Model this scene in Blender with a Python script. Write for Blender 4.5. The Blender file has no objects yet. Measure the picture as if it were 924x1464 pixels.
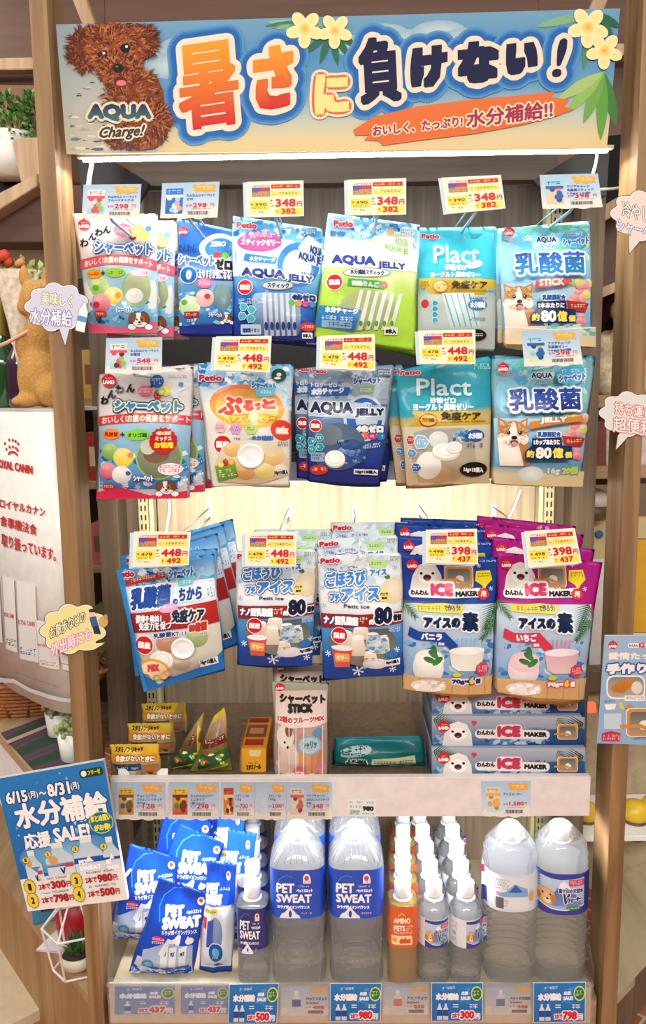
import bpy, bmesh, math, random
import numpy as np
from mathutils import Vector, Matrix
sc = bpy.context.scene
COL = sc.collection
# ------------------------------------------------------------------ camera, world, light, exposure
F, PITCH, ROLL, YAW = 1150.0, math.radians(8.2), math.radians(0.7), math.radians(1.0)
CAM = np.array([0.03, -1.385, 1.5])
FWD = np.array([-math.sin(YAW)*math.cos(PITCH), math.cos(YAW)*math.cos(PITCH), -math.sin(PITCH)])
_r = np.array([math.cos(YAW), math.sin(YAW), 0.0]); _u = np.cross(_r, FWD)
RIGHT = _r*math.cos(ROLL) - _u*math.sin(ROLL); UP = _u*math.cos(ROLL) + _r*math.sin(ROLL)
cam = bpy.data.cameras.new('camera'); cam.sensor_fit = 'VERTICAL'; cam.sensor_height = 36; cam.lens = 36*F/1464
cam.clip_start = 0.02
co = bpy.data.objects.new('camera', cam); COL.objects.link(co); sc.camera = co
co.matrix_world = Matrix(((RIGHT[0], UP[0], -FWD[0], CAM[0]), (RIGHT[1], UP[1], -FWD[1], CAM[1]), (RIGHT[2], UP[2], -FWD[2], CAM[2]), (0, 0, 0, 1)))
def ray(px, py):
    return FWD + RIGHT*((px-462)/F) - UP*((py-732)/F)
def at(px, py, Y):
    d = ray(px, py); return CAM + d*((Y-CAM[1])/d[1])
def atz(px, py, z):
    d = ray(px, py); return CAM + d*((z-CAM[2])/d[2])
world = bpy.data.worlds.new('shop_air'); sc.world = world; world.use_nodes = True
def shop_world():
    # the shop behind the photographer: warm dim walls below, a pale ceiling above; bright grid added for reflections
    nt = world.node_tree; bg = nt.nodes['Background']; tc = nt.nodes.new('ShaderNodeTexCoord'); sp = nt.nodes.new('ShaderNodeSeparateXYZ'); nt.links.new(tc.outputs['Generated'], sp.inputs[0])
    r = nt.nodes.new('ShaderNodeValToRGB'); nt.links.new(sp.outputs['Z'], r.inputs[0])
    mp = nt.nodes.new('ShaderNodeMapRange'); mp.inputs[1].default_value = -1; mp.inputs[2].default_value = 1; nt.links.new(sp.outputs['Z'], mp.inputs[0]); nt.links.new(mp.outputs[0], r.inputs[0])
    r.color_ramp.elements[0].position = .3; r.color_ramp.elements[0].color = (.10, .075, .055, 1); r.color_ramp.elements[1].position = .75; r.color_ramp.elements[1].color = (.30, .27, .24, 1)
    br = nt.nodes.new('ShaderNodeTexBrick'); br.inputs['Scale'].default_value = 4.0; br.inputs['Mortar Size'].default_value = .09; br.inputs['Color1'].default_value = (0, 0, 0, 1); br.inputs['Color2'].default_value = (0, 0, 0, 1); br.inputs['Mortar'].default_value = (1, .95, .88, 1)
    br.inputs['Brick Width'].default_value = .9; br.inputs['Row Height'].default_value = .45
    nt.links.new(tc.outputs['Generated'], br.inputs['Vector'])
    gt = nt.nodes.new('ShaderNodeMapRange'); gt.inputs[1].default_value = .15; gt.inputs[2].default_value = .4; nt.links.new(sp.outputs['Z'], gt.inputs[0])
    m1 = nt.nodes.new('ShaderNodeMixRGB'); m1.blend_type = 'MULTIPLY'; m1.inputs[0].default_value = 1; nt.links.new(br.outputs['Color'], m1.inputs[1]); nt.links.new(gt.outputs[0], m1.inputs[2])
    m2 = nt.nodes.new('ShaderNodeMixRGB'); m2.blend_type = 'ADD'; m2.inputs[0].default_value = 1; nt.links.new(r.outputs[0], m2.inputs[1]); nt.links.new(m1.outputs[0], m2.inputs[2])
    nt.links.new(m2.outputs[0], bg.inputs[0]); bg.inputs[1].default_value = .65
shop_world()
def area(name, loc, sx, sy, power, col, rot=(0, 0, 0), spread=180):
    l = bpy.data.lights.new(name, 'AREA'); l.shape = 'RECTANGLE'; l.size = sx; l.size_y = sy; l.energy = power; l.color = col
    l.spread = math.radians(spread)
    o = bpy.data.objects.new(name, l); COL.objects.link(o); o.location = loc; o.rotation_euler = rot
    return o
# ceiling lights of the aisle behind the photographer, and the three strip lamps of the shelf
area('ceiling_light_aisle', (0.1, -2.6, 2.5), 2.4, 0.4, 52, (1, .95, .88), (math.radians(65), 0, 0))
area('ceiling_light_left', (-1.6, -0.4, 2.7), 0.7, 0.7, 12, (1, .93, .84), (math.radians(20), math.radians(-25), 0))
area('ceiling_light_right', (1.7, -0.2, 2.7), 0.7, 0.7, 6, (1, .9, .78), (0, math.radians(25), 0))
area('strip_light_header', (0.048, 0.048, 1.888), 0.92, 0.010, 2.0, (1, .98, .95), (math.radians(4), 0, 0))
area('strip_light_shelf', (0.045, 0.165, 1.337), 0.86, 0.010, 5.0, (1, .95, .84), (math.radians(60), 0, 0), 100)
area('strip_light_tray', (0.045, 0.050, 0.7135), 0.86, 0.012, 7, (.95, .98, 1))
sc.view_settings.view_transform = 'Standard'; sc.view_settings.look = 'None'
sc.view_settings.exposure = 0.35; sc.view_settings.gamma = 1.0; sc.view_settings.use_curve_mapping = False
sc.cycles.max_bounces = 10; sc.cycles.transparent_max_bounces = 24; sc.cycles.transmission_bounces = 10
sc.cycles.sample_clamp_indirect = 4.0; sc.cycles.caustics_reflective = False
# ------------------------------------------------------------------ materials
def lin(c):
    if isinstance(c, str):
        c = c.lstrip('#')
        if len(c) == 3: c = ''.join(k*2 for k in c)
        c = tuple(int(c[i:i+2], 16)/255 for i in (0, 2, 4))
    return tuple(v/12.92 if v <= .04045 else ((v+.055)/1.055)**2.4 for v in c[:3])
def newmat(name):
    m = bpy.data.materials.new(name); m.use_nodes = True
    nt = m.node_tree; return m, nt, nt.nodes['Principled BSDF']
def plain(name, c, rough=.5, metal=0, spec=.5, bump=0, bscale=40, emit=0, alpha=1, trans=0, var=.06):
    m, nt, b = newmat(name)
    c = lin(c)
    tc = nt.nodes.new('ShaderNodeTexCoord'); n = nt.nodes.new('ShaderNodeTexNoise'); n.inputs['Scale'].default_value = bscale
    nt.links.new(tc.outputs['Object'], n.inputs['Vector'])
    r = nt.nodes.new('ShaderNodeValToRGB'); r.color_ramp.elements[0].position = .3; r.color_ramp.elements[1].position = .7
    r.color_ramp.elements[0].color = (*[v*(1-var) for v in c], 1); r.color_ramp.elements[1].color = (*[min(1, v*(1+var)) for v in c], 1)
    nt.links.new(n.outputs['Fac'], r.inputs['Fac']); nt.links.new(r.outputs['Color'], b.inputs['Base Color'])
    b.inputs['Roughness'].default_value = rough; b.inputs['Metallic'].default_value = metal
    b.inputs['Specular IOR Level'].default_value = spec; b.inputs['Alpha'].default_value = alpha
    b.inputs['Transmission Weight'].default_value = trans
    if emit:
        b.inputs['Emission Color'].default_value = (*c, 1); b.inputs['Emission Strength'].default_value = emit
    if bump:
        bp = nt.nodes.new('ShaderNodeBump'); bp.inputs['Strength'].default_value = bump; bp.inputs['Distance'].default_value = .004
        nt.links.new(n.outputs['Fac'], bp.inputs['Height']); nt.links.new(bp.outputs['Normal'], b.inputs['Normal'])
    return m
def wood(name, c1, c2, axis='z', fine=55, rough=.55, plank=0):
    m, nt, b = newmat(name)
    tc = nt.nodes.new('ShaderNodeTexCoord'); mp = nt.nodes.new('ShaderNodeMapping')
    s = {'x': (2.2, fine, fine), 'y': (fine, 2.2, fine), 'z': (fine, fine, 2.2)}[axis]
    mp.inputs['Scale'].default_value = s
    n = nt.nodes.new('ShaderNodeTexNoise'); n.inputs['Scale'].default_value = 1.0; n.inputs['Detail'].default_value = 6; n.inputs['Distortion'].default_value = .6
    n2 = nt.nodes.new('ShaderNodeTexNoise'); n2.inputs['Scale'].default_value = 3.2; n2.inputs['Detail'].default_value = 2
    nt.links.new(tc.outputs['Object'], mp.inputs['Vector']); nt.links.new(mp.outputs['Vector'], n.inputs['Vector'])
    nt.links.new(tc.outputs['Object'], n2.inputs['Vector'])
    r = nt.nodes.new('ShaderNodeValToRGB'); r.color_ramp.elements[0].position = .32; r.color_ramp.elements[1].position = .68
    r.color_ramp.elements[0].color = (*lin(c1), 1); r.color_ramp.elements[1].color = (*lin(c2), 1)
    nt.links.new(n.outputs['Fac'], r.inputs['Fac'])
    mx = nt.nodes.new('ShaderNodeMixRGB'); mx.blend_type = 'MULTIPLY'; mx.inputs['Fac'].default_value = .35
    r2 = nt.nodes.new('ShaderNodeValToRGB'); r2.color_ramp.elements[0].position = .35; r2.color_ramp.elements[0].color = (.62, .6, .58, 1); r2.color_ramp.elements[1].position = .65
    nt.links.new(n2.outputs['Fac'], r2.inputs['Fac']); nt.links.new(r.outputs['Color'], mx.inputs['Color1']); nt.links.new(r2.outputs['Color'], mx.inputs['Color2'])
    nt.links.new(mx.outputs['Color'], b.inputs['Base Color']); b.inputs['Roughness'].default_value = rough
    bp = nt.nodes.new('ShaderNodeBump'); bp.inputs['Strength'].default_value = .15; bp.inputs['Distance'].default_value = .002
    nt.links.new(n.outputs['Fac'], bp.inputs['Height']); nt.links.new(bp.outputs['Normal'], b.inputs['Normal'])
    return m
def inked(name, rough, bump, bscale, coat=0, spec=.5, dist=.003):
    m, nt, b = newmat(name)
    a = nt.nodes.new('ShaderNodeAttribute'); a.attribute_name = 'ink'
    nt.links.new(a.outputs['Color'], b.inputs['Base Color'])
    b.inputs['Roughness'].default_value = rough; b.inputs['Coat Weight'].default_value = coat; b.inputs['Coat Roughness'].default_value = .08
    b.inputs['Specular IOR Level'].default_value = spec
    if bump:
        tc = nt.nodes.new('ShaderNodeTexCoord'); n = nt.nodes.new('ShaderNodeTexNoise'); n.inputs['Scale'].default_value = bscale
        n.inputs['Detail'].default_value = 2; n.inputs['Distortion'].default_value = 1.2
        nt.links.new(tc.outputs['Object'], n.inputs['Vector'])
        bp = nt.nodes.new('ShaderNodeBump'); bp.inputs['Strength'].default_value = bump; bp.inputs['Distance'].default_value = dist
        nt.links.new(n.outputs['Fac'], bp.inputs['Height']); nt.links.new(bp.outputs['Normal'], b.inputs['Normal'])
        nt.links.new(bp.outputs['Normal'], b.inputs['Coat Normal'])
    return m
def clear(name, tint=(1, 1, 1), gloss=.16, refr=0.0, milk=0.0, rough=.04, ior=1.25, milkcol=(.9, .93, .95), bump=0, bscale=60):
    m = bpy.data.materials.new(name); m.use_nodes = True; nt = m.node_tree; nt.nodes.clear()
    out = nt.nodes.new('ShaderNodeOutputMaterial')
    tr = nt.nodes.new('ShaderNodeBsdfTransparent'); tr.inputs[0].default_value = (*tint, 1)
    last = tr.outputs[0]; nrm = None
    if bump:
        tc = nt.nodes.new('ShaderNodeTexCoord'); n = nt.nodes.new('ShaderNodeTexNoise'); n.inputs['Scale'].default_value = bscale
        nt.links.new(tc.outputs['Object'], n.inputs['Vector'])
        bp = nt.nodes.new('ShaderNodeBump'); bp.inputs['Strength'].default_value = bump; bp.inputs['Distance'].default_value = .003
        nt.links.new(n.outputs['Fac'], bp.inputs['Height']); nrm = bp.outputs['Normal']
    def mix(a, bsock, fac):
        x = nt.nodes.new('ShaderNodeMixShader'); nt.links.new(a, x.inputs[1]); nt.links.new(bsock, x.inputs[2])
        if isinstance(fac, float): x.inputs[0].default_value = fac
        else: nt.links.new(fac, x.inputs[0])
        return x.outputs[0]
    if refr:
        g = nt.nodes.new('ShaderNodeBsdfRefraction'); g.inputs['Color'].default_value = (*tint, 1); g.inputs['IOR'].default_value = ior; g.inputs['Roughness'].default_value = rough
        if nrm: nt.links.new(nrm, g.inputs['Normal'])
        last = mix(last, g.outputs[0], float(refr))
    if milk:
        d = nt.nodes.new('ShaderNodeBsdfTranslucent'); d.inputs[0].default_value = (*milkcol, 1)
        d2 = nt.nodes.new('ShaderNodeBsdfDiffuse'); d2.inputs[0].default_value = (*milkcol, 1)
        last = mix(last, mix(d.outputs[0], d2.outputs[0], .35), float(milk))
    gl = nt.nodes.new('ShaderNodeBsdfGlossy'); gl.inputs['Roughness'].default_value = max(rough, .03)
    if nrm: nt.links.new(nrm, gl.inputs['Normal'])
    lw = nt.nodes.new('ShaderNodeLayerWeight'); lw.inputs['Blend'].default_value = .5
    if nrm: nt.links.new(nrm, lw.inputs['Normal'])
    pw = nt.nodes.new('ShaderNodeMath'); pw.operation = 'POWER'; pw.inputs[1].default_value = 3.0; nt.links.new(lw.outputs['Facing'], pw.inputs[0])
    ma = nt.nodes.new('ShaderNodeMath'); ma.operation = 'MULTIPLY_ADD'; ma.inputs[1].default_value = gloss*3; ma.inputs[2].default_value = .035; nt.links.new(pw.outputs[0], ma.inputs[0])
    last = mix(last, gl.outputs[0], ma.outputs[0])
    nt.links.new(last, out.inputs[0])
    return m
M = {}
M['film'] = inked('printed_film', .38, .3, 38, coat=.16, spec=.18)
M['paper'] = inked('printed_paper', .55, 0, 1, spec=.3)
M['gloss_card'] = inked('printed_card', .5, .03, 20, coat=.03, spec=.15)
M['label'] = inked('printed_label', .3, .02, 20, coat=.3)
M['post'] = wood('post_wood', '#7c5b38', '#a88459', 'z', 45)
M['board'] = wood('shelf_wood', '#9a7c58', '#c7a981', 'x', 45)
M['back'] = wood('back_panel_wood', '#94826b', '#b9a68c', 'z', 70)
M['shadedback'] = wood('shaded_back_wood', '#564a40', '#766a5e', 'z', 70)  # darker copy of the back panel wood, shade put into its colour
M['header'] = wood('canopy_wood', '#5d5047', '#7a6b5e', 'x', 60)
M['column'] = wood('column_wood', '#615040', '#7c6853', 'z', 60)
M['brown'] = wood('brown_panel', '#5a3c2c', '#694736', 'x', 40, .4)
M['table'] = wood('table_wood', '#a07a4e', '#bf986a', 'z', 35)
M['tabletop'] = wood('table_top_wood', '#a98d68', '#c5a67d', 'y', 35)
M['palewood'] = wood('pale_wood', '#b0a081', '#cdbd9c', 'y', 25)
M['lightwood'] = wood('light_wood', '#b99573', '#d5b491', 'z', 60)
M['upright'] = plain('upright_paint', '#b9b08a', .45)
M['slot'] = plain('slot_dark', '#1c1a16', .8)
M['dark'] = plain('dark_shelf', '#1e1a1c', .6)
M['white'] = plain('white_plastic', '#f0efea', .35)
M['whitepaint'] = plain('white_paint', '#ecebe6', .5)
M['cap'] = plain('white_cap', '#f7f8f8', .35)
M['wire'] = plain('white_wire', '#e9e9e6', .3)
M['bluewire'] = plain('pale_blue_wire', '#9cc3da', .25)
M['led'] = plain('lit_tube', '#ffffff', .4, emit=24)
M['ledtop'] = plain('lit_tube_bright', '#ffffff', .4, emit=55)
M['rail'] = plain('rail_white', '#e9e0dc', .35)
M['acrylic'] = clear('clear_acrylic', (.97, .98, .98), .12, milk=.05)
M['railclear'] = clear('rail_clear', (.96, .97, .98), .14, milk=.10)
M['holder'] = clear('card_sleeve', (.98, .98, .98), .10)
# ------------------------------------------------------------------ objects
def thing(name, label, cat, loc=(0, 0, 0), group=None, mesh=None):
    o = bpy.data.objects.new(name, mesh); COL.objects.link(o); o.location = loc
    o['label'] = label; o['category'] = cat
    if group: o['group'] = group
    return o
def tag(o, label, cat, group=None):
    o['label'] = label; o['category'] = cat
    if group: o['group'] = group
    return o
def dup(root, label, dx=0, dy=0, dz=0, ry=0, rz=0, rx=0):
    c = root.copy(); COL.objects.link(c); c['label'] = label
    c.location = (root.location[0]+dx, root.location[1]+dy, root.location[2]+dz)
    c.rotation_euler = (root.rotation_euler[0]+rx, root.rotation_euler[1]+ry, root.rotation_euler[2]+rz)
    def rec(src, dst):
        for ch in src.children:
            k = ch.copy(); COL.objects.link(k); k.parent = dst; rec(ch, k)
    rec(root, c)
    return c
def mobj(name, bm, mat, parent=None, smooth=False, loc=None):
    me = bpy.data.meshes.new(name)
    if smooth:
        for f in bm.faces: f.smooth = True
    bm.to_mesh(me); bm.free()
    for m in (mat if isinstance(mat, (list, tuple)) else [mat]): me.materials.append(m)
    o = bpy.data.objects.new(name, me); COL.objects.link(o)
    if parent is not None: o.parent = parent
    if loc is not None: o.location = loc
    return o
def struct(o): o['kind'] = 'structure'; return o
def bx(bm, x0, x1, y0, y1, z0, z1, bev=0.0):
    v = [bm.verts.new(p) for p in ((x0, y0, z0), (x1, y0, z0), (x1, y1, z0), (x0, y1, z0), (x0, y0, z1), (x1, y0, z1), (x1, y1, z1), (x0, y1, z1))]
    fs = [bm.faces.new([v[i] for i in f]) for f in ((3, 2, 1, 0), (4, 5, 6, 7), (0, 1, 5, 4), (1, 2, 6, 5), (2, 3, 7, 6), (3, 0, 4, 7))]
    if bev:
        es = list({e for f in fs for e in f.edges})
        bmesh.ops.bevel(bm, geom=es, offset=bev, segments=2, affect='EDGES', profile=.6)
    return bm
def box(*a, bev=.0015): return bx(bmesh.new(), *a, bev=bev)
def prism(bm, pts, d, axis=None):
    """closed outline of 3-D points, extruded by vector d"""
    a = [bm.verts.new(p) for p in pts]; b = [bm.verts.new(Vector(p)+Vector(d)) for p in pts]
    bm.faces.new(a); bm.faces.new(b[::-1]); n = len(a)
    for i in range(n): bm.faces.new((a[i], b[i], b[(i+1) % n], a[(i+1) % n]))
    bmesh.ops.recalc_face_normals(bm, faces=bm.faces[:])
    return bm
def tube(bm, pts, r, n=8, cap=True):
    pts = [Vector(p) for p in pts]; rs = r if isinstance(r, (list, tuple)) else [r]*len(pts)
    rings = []; prev = None
    for i, p in enumerate(pts):
        t = (pts[min(i+1, len(pts)-1)]-pts[max(i-1, 0)]).normalized()
        if prev is None:
            a = t.orthogonal().normalized()
        else:
            a = (prev - t*prev.dot(t)).normalized()
        prev = a; b = t.cross(a)
        rings.append([bm.verts.new(p+(a*math.cos(2*math.pi*k/n)+b*math.sin(2*math.pi*k/n))*rs[i]) for k in range(n)])
    for i in range(len(rings)-1):
        for k in range(n): bm.faces.new((rings[i][k], rings[i][(k+1) % n], rings[i+1][(k+1) % n], rings[i+1][k]))
    if cap: bm.faces.new(rings[0][::-1]); bm.faces.new(rings[-1])
    return bm
def lathe(bm, prof, n=28, cx=0, cy=0, capb=True, capt=True, shape=None):
    """prof: (radius, z[, squareness]) from bottom to top; squareness > 2 squares the section"""
    rings = []
    for q in prof:
        r, z = q[0], q[1]; e = q[2] if len(q) > 2 else 2
        ring = []
        for k in range(n):
            a = 2*math.pi*(k+.5)/n; c, s = math.cos(a), math.sin(a)
            f = (abs(c)**e+abs(s)**e)**(-1/e)
            ring.append(bm.verts.new((cx+r*f*c, cy+r*f*s, z)))
        rings.append(ring)
    for i in range(len(rings)-1):
        for k in range(n): bm.faces.new((rings[i][k], rings[i][(k+1) % n], rings[i+1][(k+1) % n], rings[i+1][k]))
    if capb: bm.faces.new(rings[0][::-1])
    if capt: bm.faces.new(rings[-1])
    return bm
def ball(bm, c, rx, ry=None, rz=None, u=12, v=8):
    ry = rx if ry is None else ry; rz = rx if rz is None else rz
    bmesh.ops.create_uvsphere(bm, u_segments=u, v_segments=v, radius=1, matrix=Matrix.Translation(c) @ Matrix.Diagonal((rx, ry, rz, 1)))
    return bm
# ------------------------------------------------------------------ printed graphics: flat inks laid on a surface
_tc = bpy.data.curves.new('type', 'FONT'); _tc.resolution_u = 2
_to = bpy.data.objects.new('type', _tc)
_glyphs = {}
def glyphs(s):
    if s not in _glyphs:
        _tc.body = s
        COL.objects.link(_to); bpy.context.view_layer.update()
        me = _to.to_mesh()
        v = np.array([(q.co.x, q.co.y) for q in me.vertices]) if len(me.vertices) else np.zeros((1, 2))
        f = [tuple(p.vertices) for p in me.polygons]
        _to.to_mesh_clear(); COL.objects.unlink(_to)
        lo = v.min(0); sz = np.maximum(v.max(0)-lo, .03)
        _glyphs[s] = ((v-lo)/sz, f)
    return _glyphs[s]
class Art:
    EPS = .00011
    def __init__(s, tf, Y, origin, surf=None, fine=.0055, mat='film'):
        s.tf, s.Y, s.o, s.surf, s.fine, s.mat = tf, Y, origin, surf, fine, mat
        s.clamp = None; s.ay = 1.0; s.eps = s.EPS if surf is not None else .00003; s.parts = {}; s.layer = 0; s.cur = 'print'
    MINOR = {'snow_pattern', 'leaf_print', 'small_print', 'edge_print', 'fruit_print', 'flower_print', 'hexagon_print', 'edge_mark', 'animal_print', 'flavour_badge', 'film_glints', 'number_badge'}
    def part(s, name):
        s.base = getattr(s, 'base', name); s.cur = s.base if name in s.MINOR else name; return s
    def loc(s, p):
        p = np.asarray(p, float)
        if callable(s.tf): q = s.tf(p)
        else: q = np.stack([s.tf[0]+p[:, 0]*s.tf[2], s.tf[1]+p[:, 1]*s.tf[2]], 1)
        d = FWD[None]+RIGHT[None]*((q[:, :1]-462)/F)-UP[None]*((q[:, 1:2]-732)/F)
        w = CAM[None]+d*((s.Y-CAM[1])/d[:, 1:2])
        r = np.stack([w[:, 0]-s.o[0], w[:, 2]-s.o[2]], 1)
        return s.clamp(r) if s.clamp else r
    def add(s, pts, faces, cols, sub=None):
        s.layer += 1
        s.parts.setdefault(s.cur, []).append((s.loc(pts), faces, cols, s.layer+(np.zeros(len(pts)) if sub is None else sub)))
    def _c(s, pts, c, c2, c3=None):
        pts = np.asarray(pts, float); n = len(pts)
        if c2 is None: return np.tile(lin(c), (n, 1))
        y = pts[:, 1]; t = ((y-y.min())/max(1e-6, y.max()-y.min()))[:, None]
        return np.array(lin(c))[None]*(1-t)+np.array(lin(c2))[None]*t
    def poly(s, pts, c, c2=None): s.add(pts, [tuple(range(len(pts)))], s._c(pts, c, c2)); return s
    def rect(s, x0, y0, x1, y1, c, c2=None, dy=0): return s.poly([(x0, y0), (x1, y0+dy), (x1, y1+dy), (x0, y1)], c, c2)
    def grad(s, x0, y0, x1, y1, stops, dy=0):
        for (a, ca), (b, cb) in zip(stops, stops[1:]):
            s.poly([(x0, y0+(y1-y0)*a), (x1, y0+(y1-y0)*a+dy), (x1, y0+(y1-y0)*b+dy), (x0, y0+(y1-y0)*b)], ca, cb); s.layer -= 1
        s.layer += 1
        return s
    def ell(s, cx, cy, rx, ry, c, c2=None, n=22, rot=0, core=None):
        a = np.arange(n)*2*math.pi/n; x = np.cos(a)*rx; y = np.sin(a)*ry; k, m = math.cos(math.radians(rot)), math.sin(math.radians(rot))
        p = np.stack([cx+x*k-y*m, cy+x*m+y*k], 1)
        if core:
            p = np.vstack([p, [[cx, cy]]]); cols = np.tile(lin(c), (n+1, 1)); cols[n] = lin(core)
            s.add(p, [(i, (i+1) % n, n) for i in range(n)], cols); return s
        return s.poly(p, c, c2)
    def rrect(s, x0, y0, x1, y1, r, c, c2=None, dy=0):
        p = []
        for cx, cy, a0 in ((x1-r, y1-r, 0), (x0+r, y1-r, 90), (x0+r, y0+r, 180), (x1-r, y0+r, 270)):
            for k in range(5):
                a = math.radians(a0+k*22.5); X = cx+r*math.cos(a); p.append((X, cy+r*math.sin(a)+dy*(X-x0)/(x1-x0)))
        return s.poly(p, c, c2)
    def star(s, cx, cy, r1, r2, n, c, c2=None):
        p = [(cx+(r1 if k % 2 == 0 else r2)*math.cos(math.pi*k/n), cy+(r1 if k % 2 == 0 else r2)*math.sin(math.pi*k/n)) for k in range(2*n)]
        return s.poly(p, c, c2)
    def ln(s, pts, w, c, close=False):
        P = np.array(pts, float)
        if close: P = np.vstack([P, P[:1]])
        v = []; f = []
        for i in range(len(P)-1):
            d = P[i+1]-P[i]; L = np.hypot(*d) or 1; nn = np.array([-d[1], d[0]])/L*w/2; e = d/L*w*.25
            b = len(v); v += [P[i]-nn-e, P[i+1]-nn+e, P[i+1]+nn+e, P[i]+nn-e]; f.append((b, b+1, b+2, b+3))
        s.add(np.array(v), f, np.tile(lin(c), (len(v), 1)), np.repeat(np.arange(len(f))*.01, 4)); return s
    def tx(s, t, x0, y0, x1, y1, c, b=0, o=(), dy=0, c2=None, sl=0, nb=6, arc=0):
        """lettering fitted to the box x0..x1, y0..y1; b bold radius, o outlines [(colour, radius)], dy rise of the far end, sl slant"""
        g, f = glyphs(t)
        def lay(r, n, col, col2):
            X = x0+b+g[:, 0]*(x1-x0-2*b); Y = y1-b*s.ay-g[:, 1]*(y1-y0-2*b*s.ay)
            cl = np.array(lin(col))[None].repeat(len(g), 0)
            if col2 is not None: cl = cl*g[:, 1:2]+np.array(lin(col2))[None]*(1-g[:, 1:2])
            P = []; Fc = []; Cc = []
            offs = [(0, 0)] if r <= 0 else [(r*math.cos(2*math.pi*k/n+.3), s.ay*r*math.sin(2*math.pi*k/n+.3)) for k in range(n)]
            if n < 0: offs = [(r*i/2, s.ay*r*j/2) for i in range(-2, 3) for j in range(-2, 3)]
            if r > 0 and 0 < n < 9: offs.append((0, 0))
            for ox, oy in offs:
                base = len(g)*len(P); xx = X+ox; yy = Y+oy
                tt = (xx-x0)/max(1e-6, x1-x0)
                yy = yy+dy*tt-arc*4*tt*(1-tt); xx = xx+sl*(y1-Y)/max(1e-6, y1-y0)
                P.append(np.stack([xx, yy], 1)); Cc.append(cl); Fc += [tuple(i+base for i in q) for q in f]
            s.add(np.vstack(P), Fc, np.vstack(Cc), np.repeat(np.arange(len(P))*(.5/max(8, len(P))), len(g)))
        for col, r in sorted(o, key=lambda q: -q[1]): lay(b+r, 40 if r > 14 else 12 if r > 3 else 9, col, None)
        lay(b, nb, c, c2)
        return s
    def fine_print(s, x0, y0, x1, y1, c, rows=1, dy=0, seed=0, dens=.75):
        """rows of print too small to read: short strokes"""
        rnd = random.Random(seed+int(x0*7+y0)); v = []; f = []
        h = (y1-y0)/rows
        for r in range(rows):
            x = x0
            while x < x1-h*.3:
                w = h*rnd.uniform(.35, .8)
                if rnd.random() < dens+.15:
                    a = y0+r*h+h*.1; e = dy*(x-x0)/max(1e-6, x1-x0)
                    for (q0, q1, q2, q3) in ((0, .0, 1, .16), (0, .42, 1, .58), (.4, 0, .58, .8)):
                        if rnd.random() < .8:
                            k = len(v); v += [(x+q0*w, a+q1*h+e), (x+q2*w, a+q1*h+e), (x+q2*w, a+q3*h+e), (x+q0*w, a+q3*h+e)]; f.append((k, k+1, k+2, k+3))
                x += w+h*.14
        if v: s.add(np.array(v), f, np.tile(lin(c), (len(v), 1)))
        return s
    def flecks(s, x0, y0, x1, y1, cols, n, r0, r1, seed=1, inside=None, asp=1.6):
        """broken water / ice pattern: small irregular facets"""
        rnd = random.Random(seed); v = []; f = []; cc = []
        for _ in range(n):
            for _t in range(8):
                x, y = rnd.uniform(x0, x1), rnd.uniform(y0, y1)
                if inside is None or inside(x, y): break
            else: continue
            m = rnd.randint(4, 6); r = rnd.uniform(r0, r1); a0 = rnd.uniform(0, 6.28); rot = rnd.uniform(-.6, .6); k = len(v); c = lin(rnd.choice(cols))
            for i in range(m):
                a = a0+i*2*math.pi/m; q = r*rnd.uniform(.5, 1.1); dx, dy = q*asp*math.cos(a), q*math.sin(a)
                v.append((min(x1, max(x0, x+dx*math.cos(rot)-dy*math.sin(rot))), min(y1, max(y0, y+dx*math.sin(rot)+dy*math.cos(rot))))); cc.append(c)
            f.append(tuple(range(k, k+m)))
        if v:
            sub = np.zeros(len(v))
            for i, q in enumerate(f): sub[list(q)] = i*.006
            s.add(np.array(v), f, np.array(cc), sub)
        return s
    def build(s, parent, first=None, skip=()):
        """one mesh per part, children of parent"""
        out = {}
        for name, lays in s.parts.items():
            bm = bmesh.new(); ink = bm.verts.layers.float_color.new('ink'); ly = bm.verts.layers.float.new('lay')
            for pts, faces, cols, L in lays:
                vs = []
                for (x, z), c, l_ in zip(pts, cols, L):
                    v = bm.verts.new((x, 0, z)); v[ink] = (c[0], c[1], c[2], 1); v[ly] = l_; vs.append(v)
                for f in faces:
                    if len(set(f)) > 2:
                        try: bm.faces.new([vs[i] for i in f])
                        except ValueError: pass
            if s.surf is not None:
                big = [f for f in bm.faces if len(f.verts) > 3]
                if big: bmesh.ops.triangulate(bm, faces=big)
                for _ in range(6):
                    es = [e for e in bm.edges if e.calc_length() > s.fine]
                    if not es: break
                    bmesh.ops.subdivide_edges(bm, edges=es, cuts=1, use_grid_fill=False)
                    big = [f for f in bm.faces if len(f.verts) > 3]
                    if big: bmesh.ops.triangulate(bm, faces=big)
                xz = np.array([(v.co.x, v.co.z) for v in bm.verts]); y = s.surf(xz[:, 0], xz[:, 1])
                for v, q in zip(bm.verts, y): v.co.y = q-s.eps*(v[ly]+1)
            else:
                for v in bm.verts: v.co.y = -s.eps*(v[ly]+1)
            for f in bm.faces:
                if f.normal.y == 0: f.normal_update()
            fl = [f for f in bm.faces if f.normal.y > 0]
            bm.normal_update(); fl = [f for f in bm.faces if f.normal.y > 0]
            if fl: bmesh.ops.reverse_faces(bm, faces=fl)
            out[name] = mobj(name, bm, M[s.mat], parent, smooth=s.surf is not None)
        return out
def quadmap(q, w=100., h=100.):
    q = np.array(q, float)
    def tf(p):
        u = p[:, :1]/w; v = p[:, 1:2]/h
        return q[0]*(1-u)*(1-v)+q[1]*u*(1-v)+q[2]*u*v+q[3]*(1-u)*v
    return tf
def zq(tf, pts): return [(tf[0]+x*tf[2], tf[1]+y*tf[2]) for x, y in pts]
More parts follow.
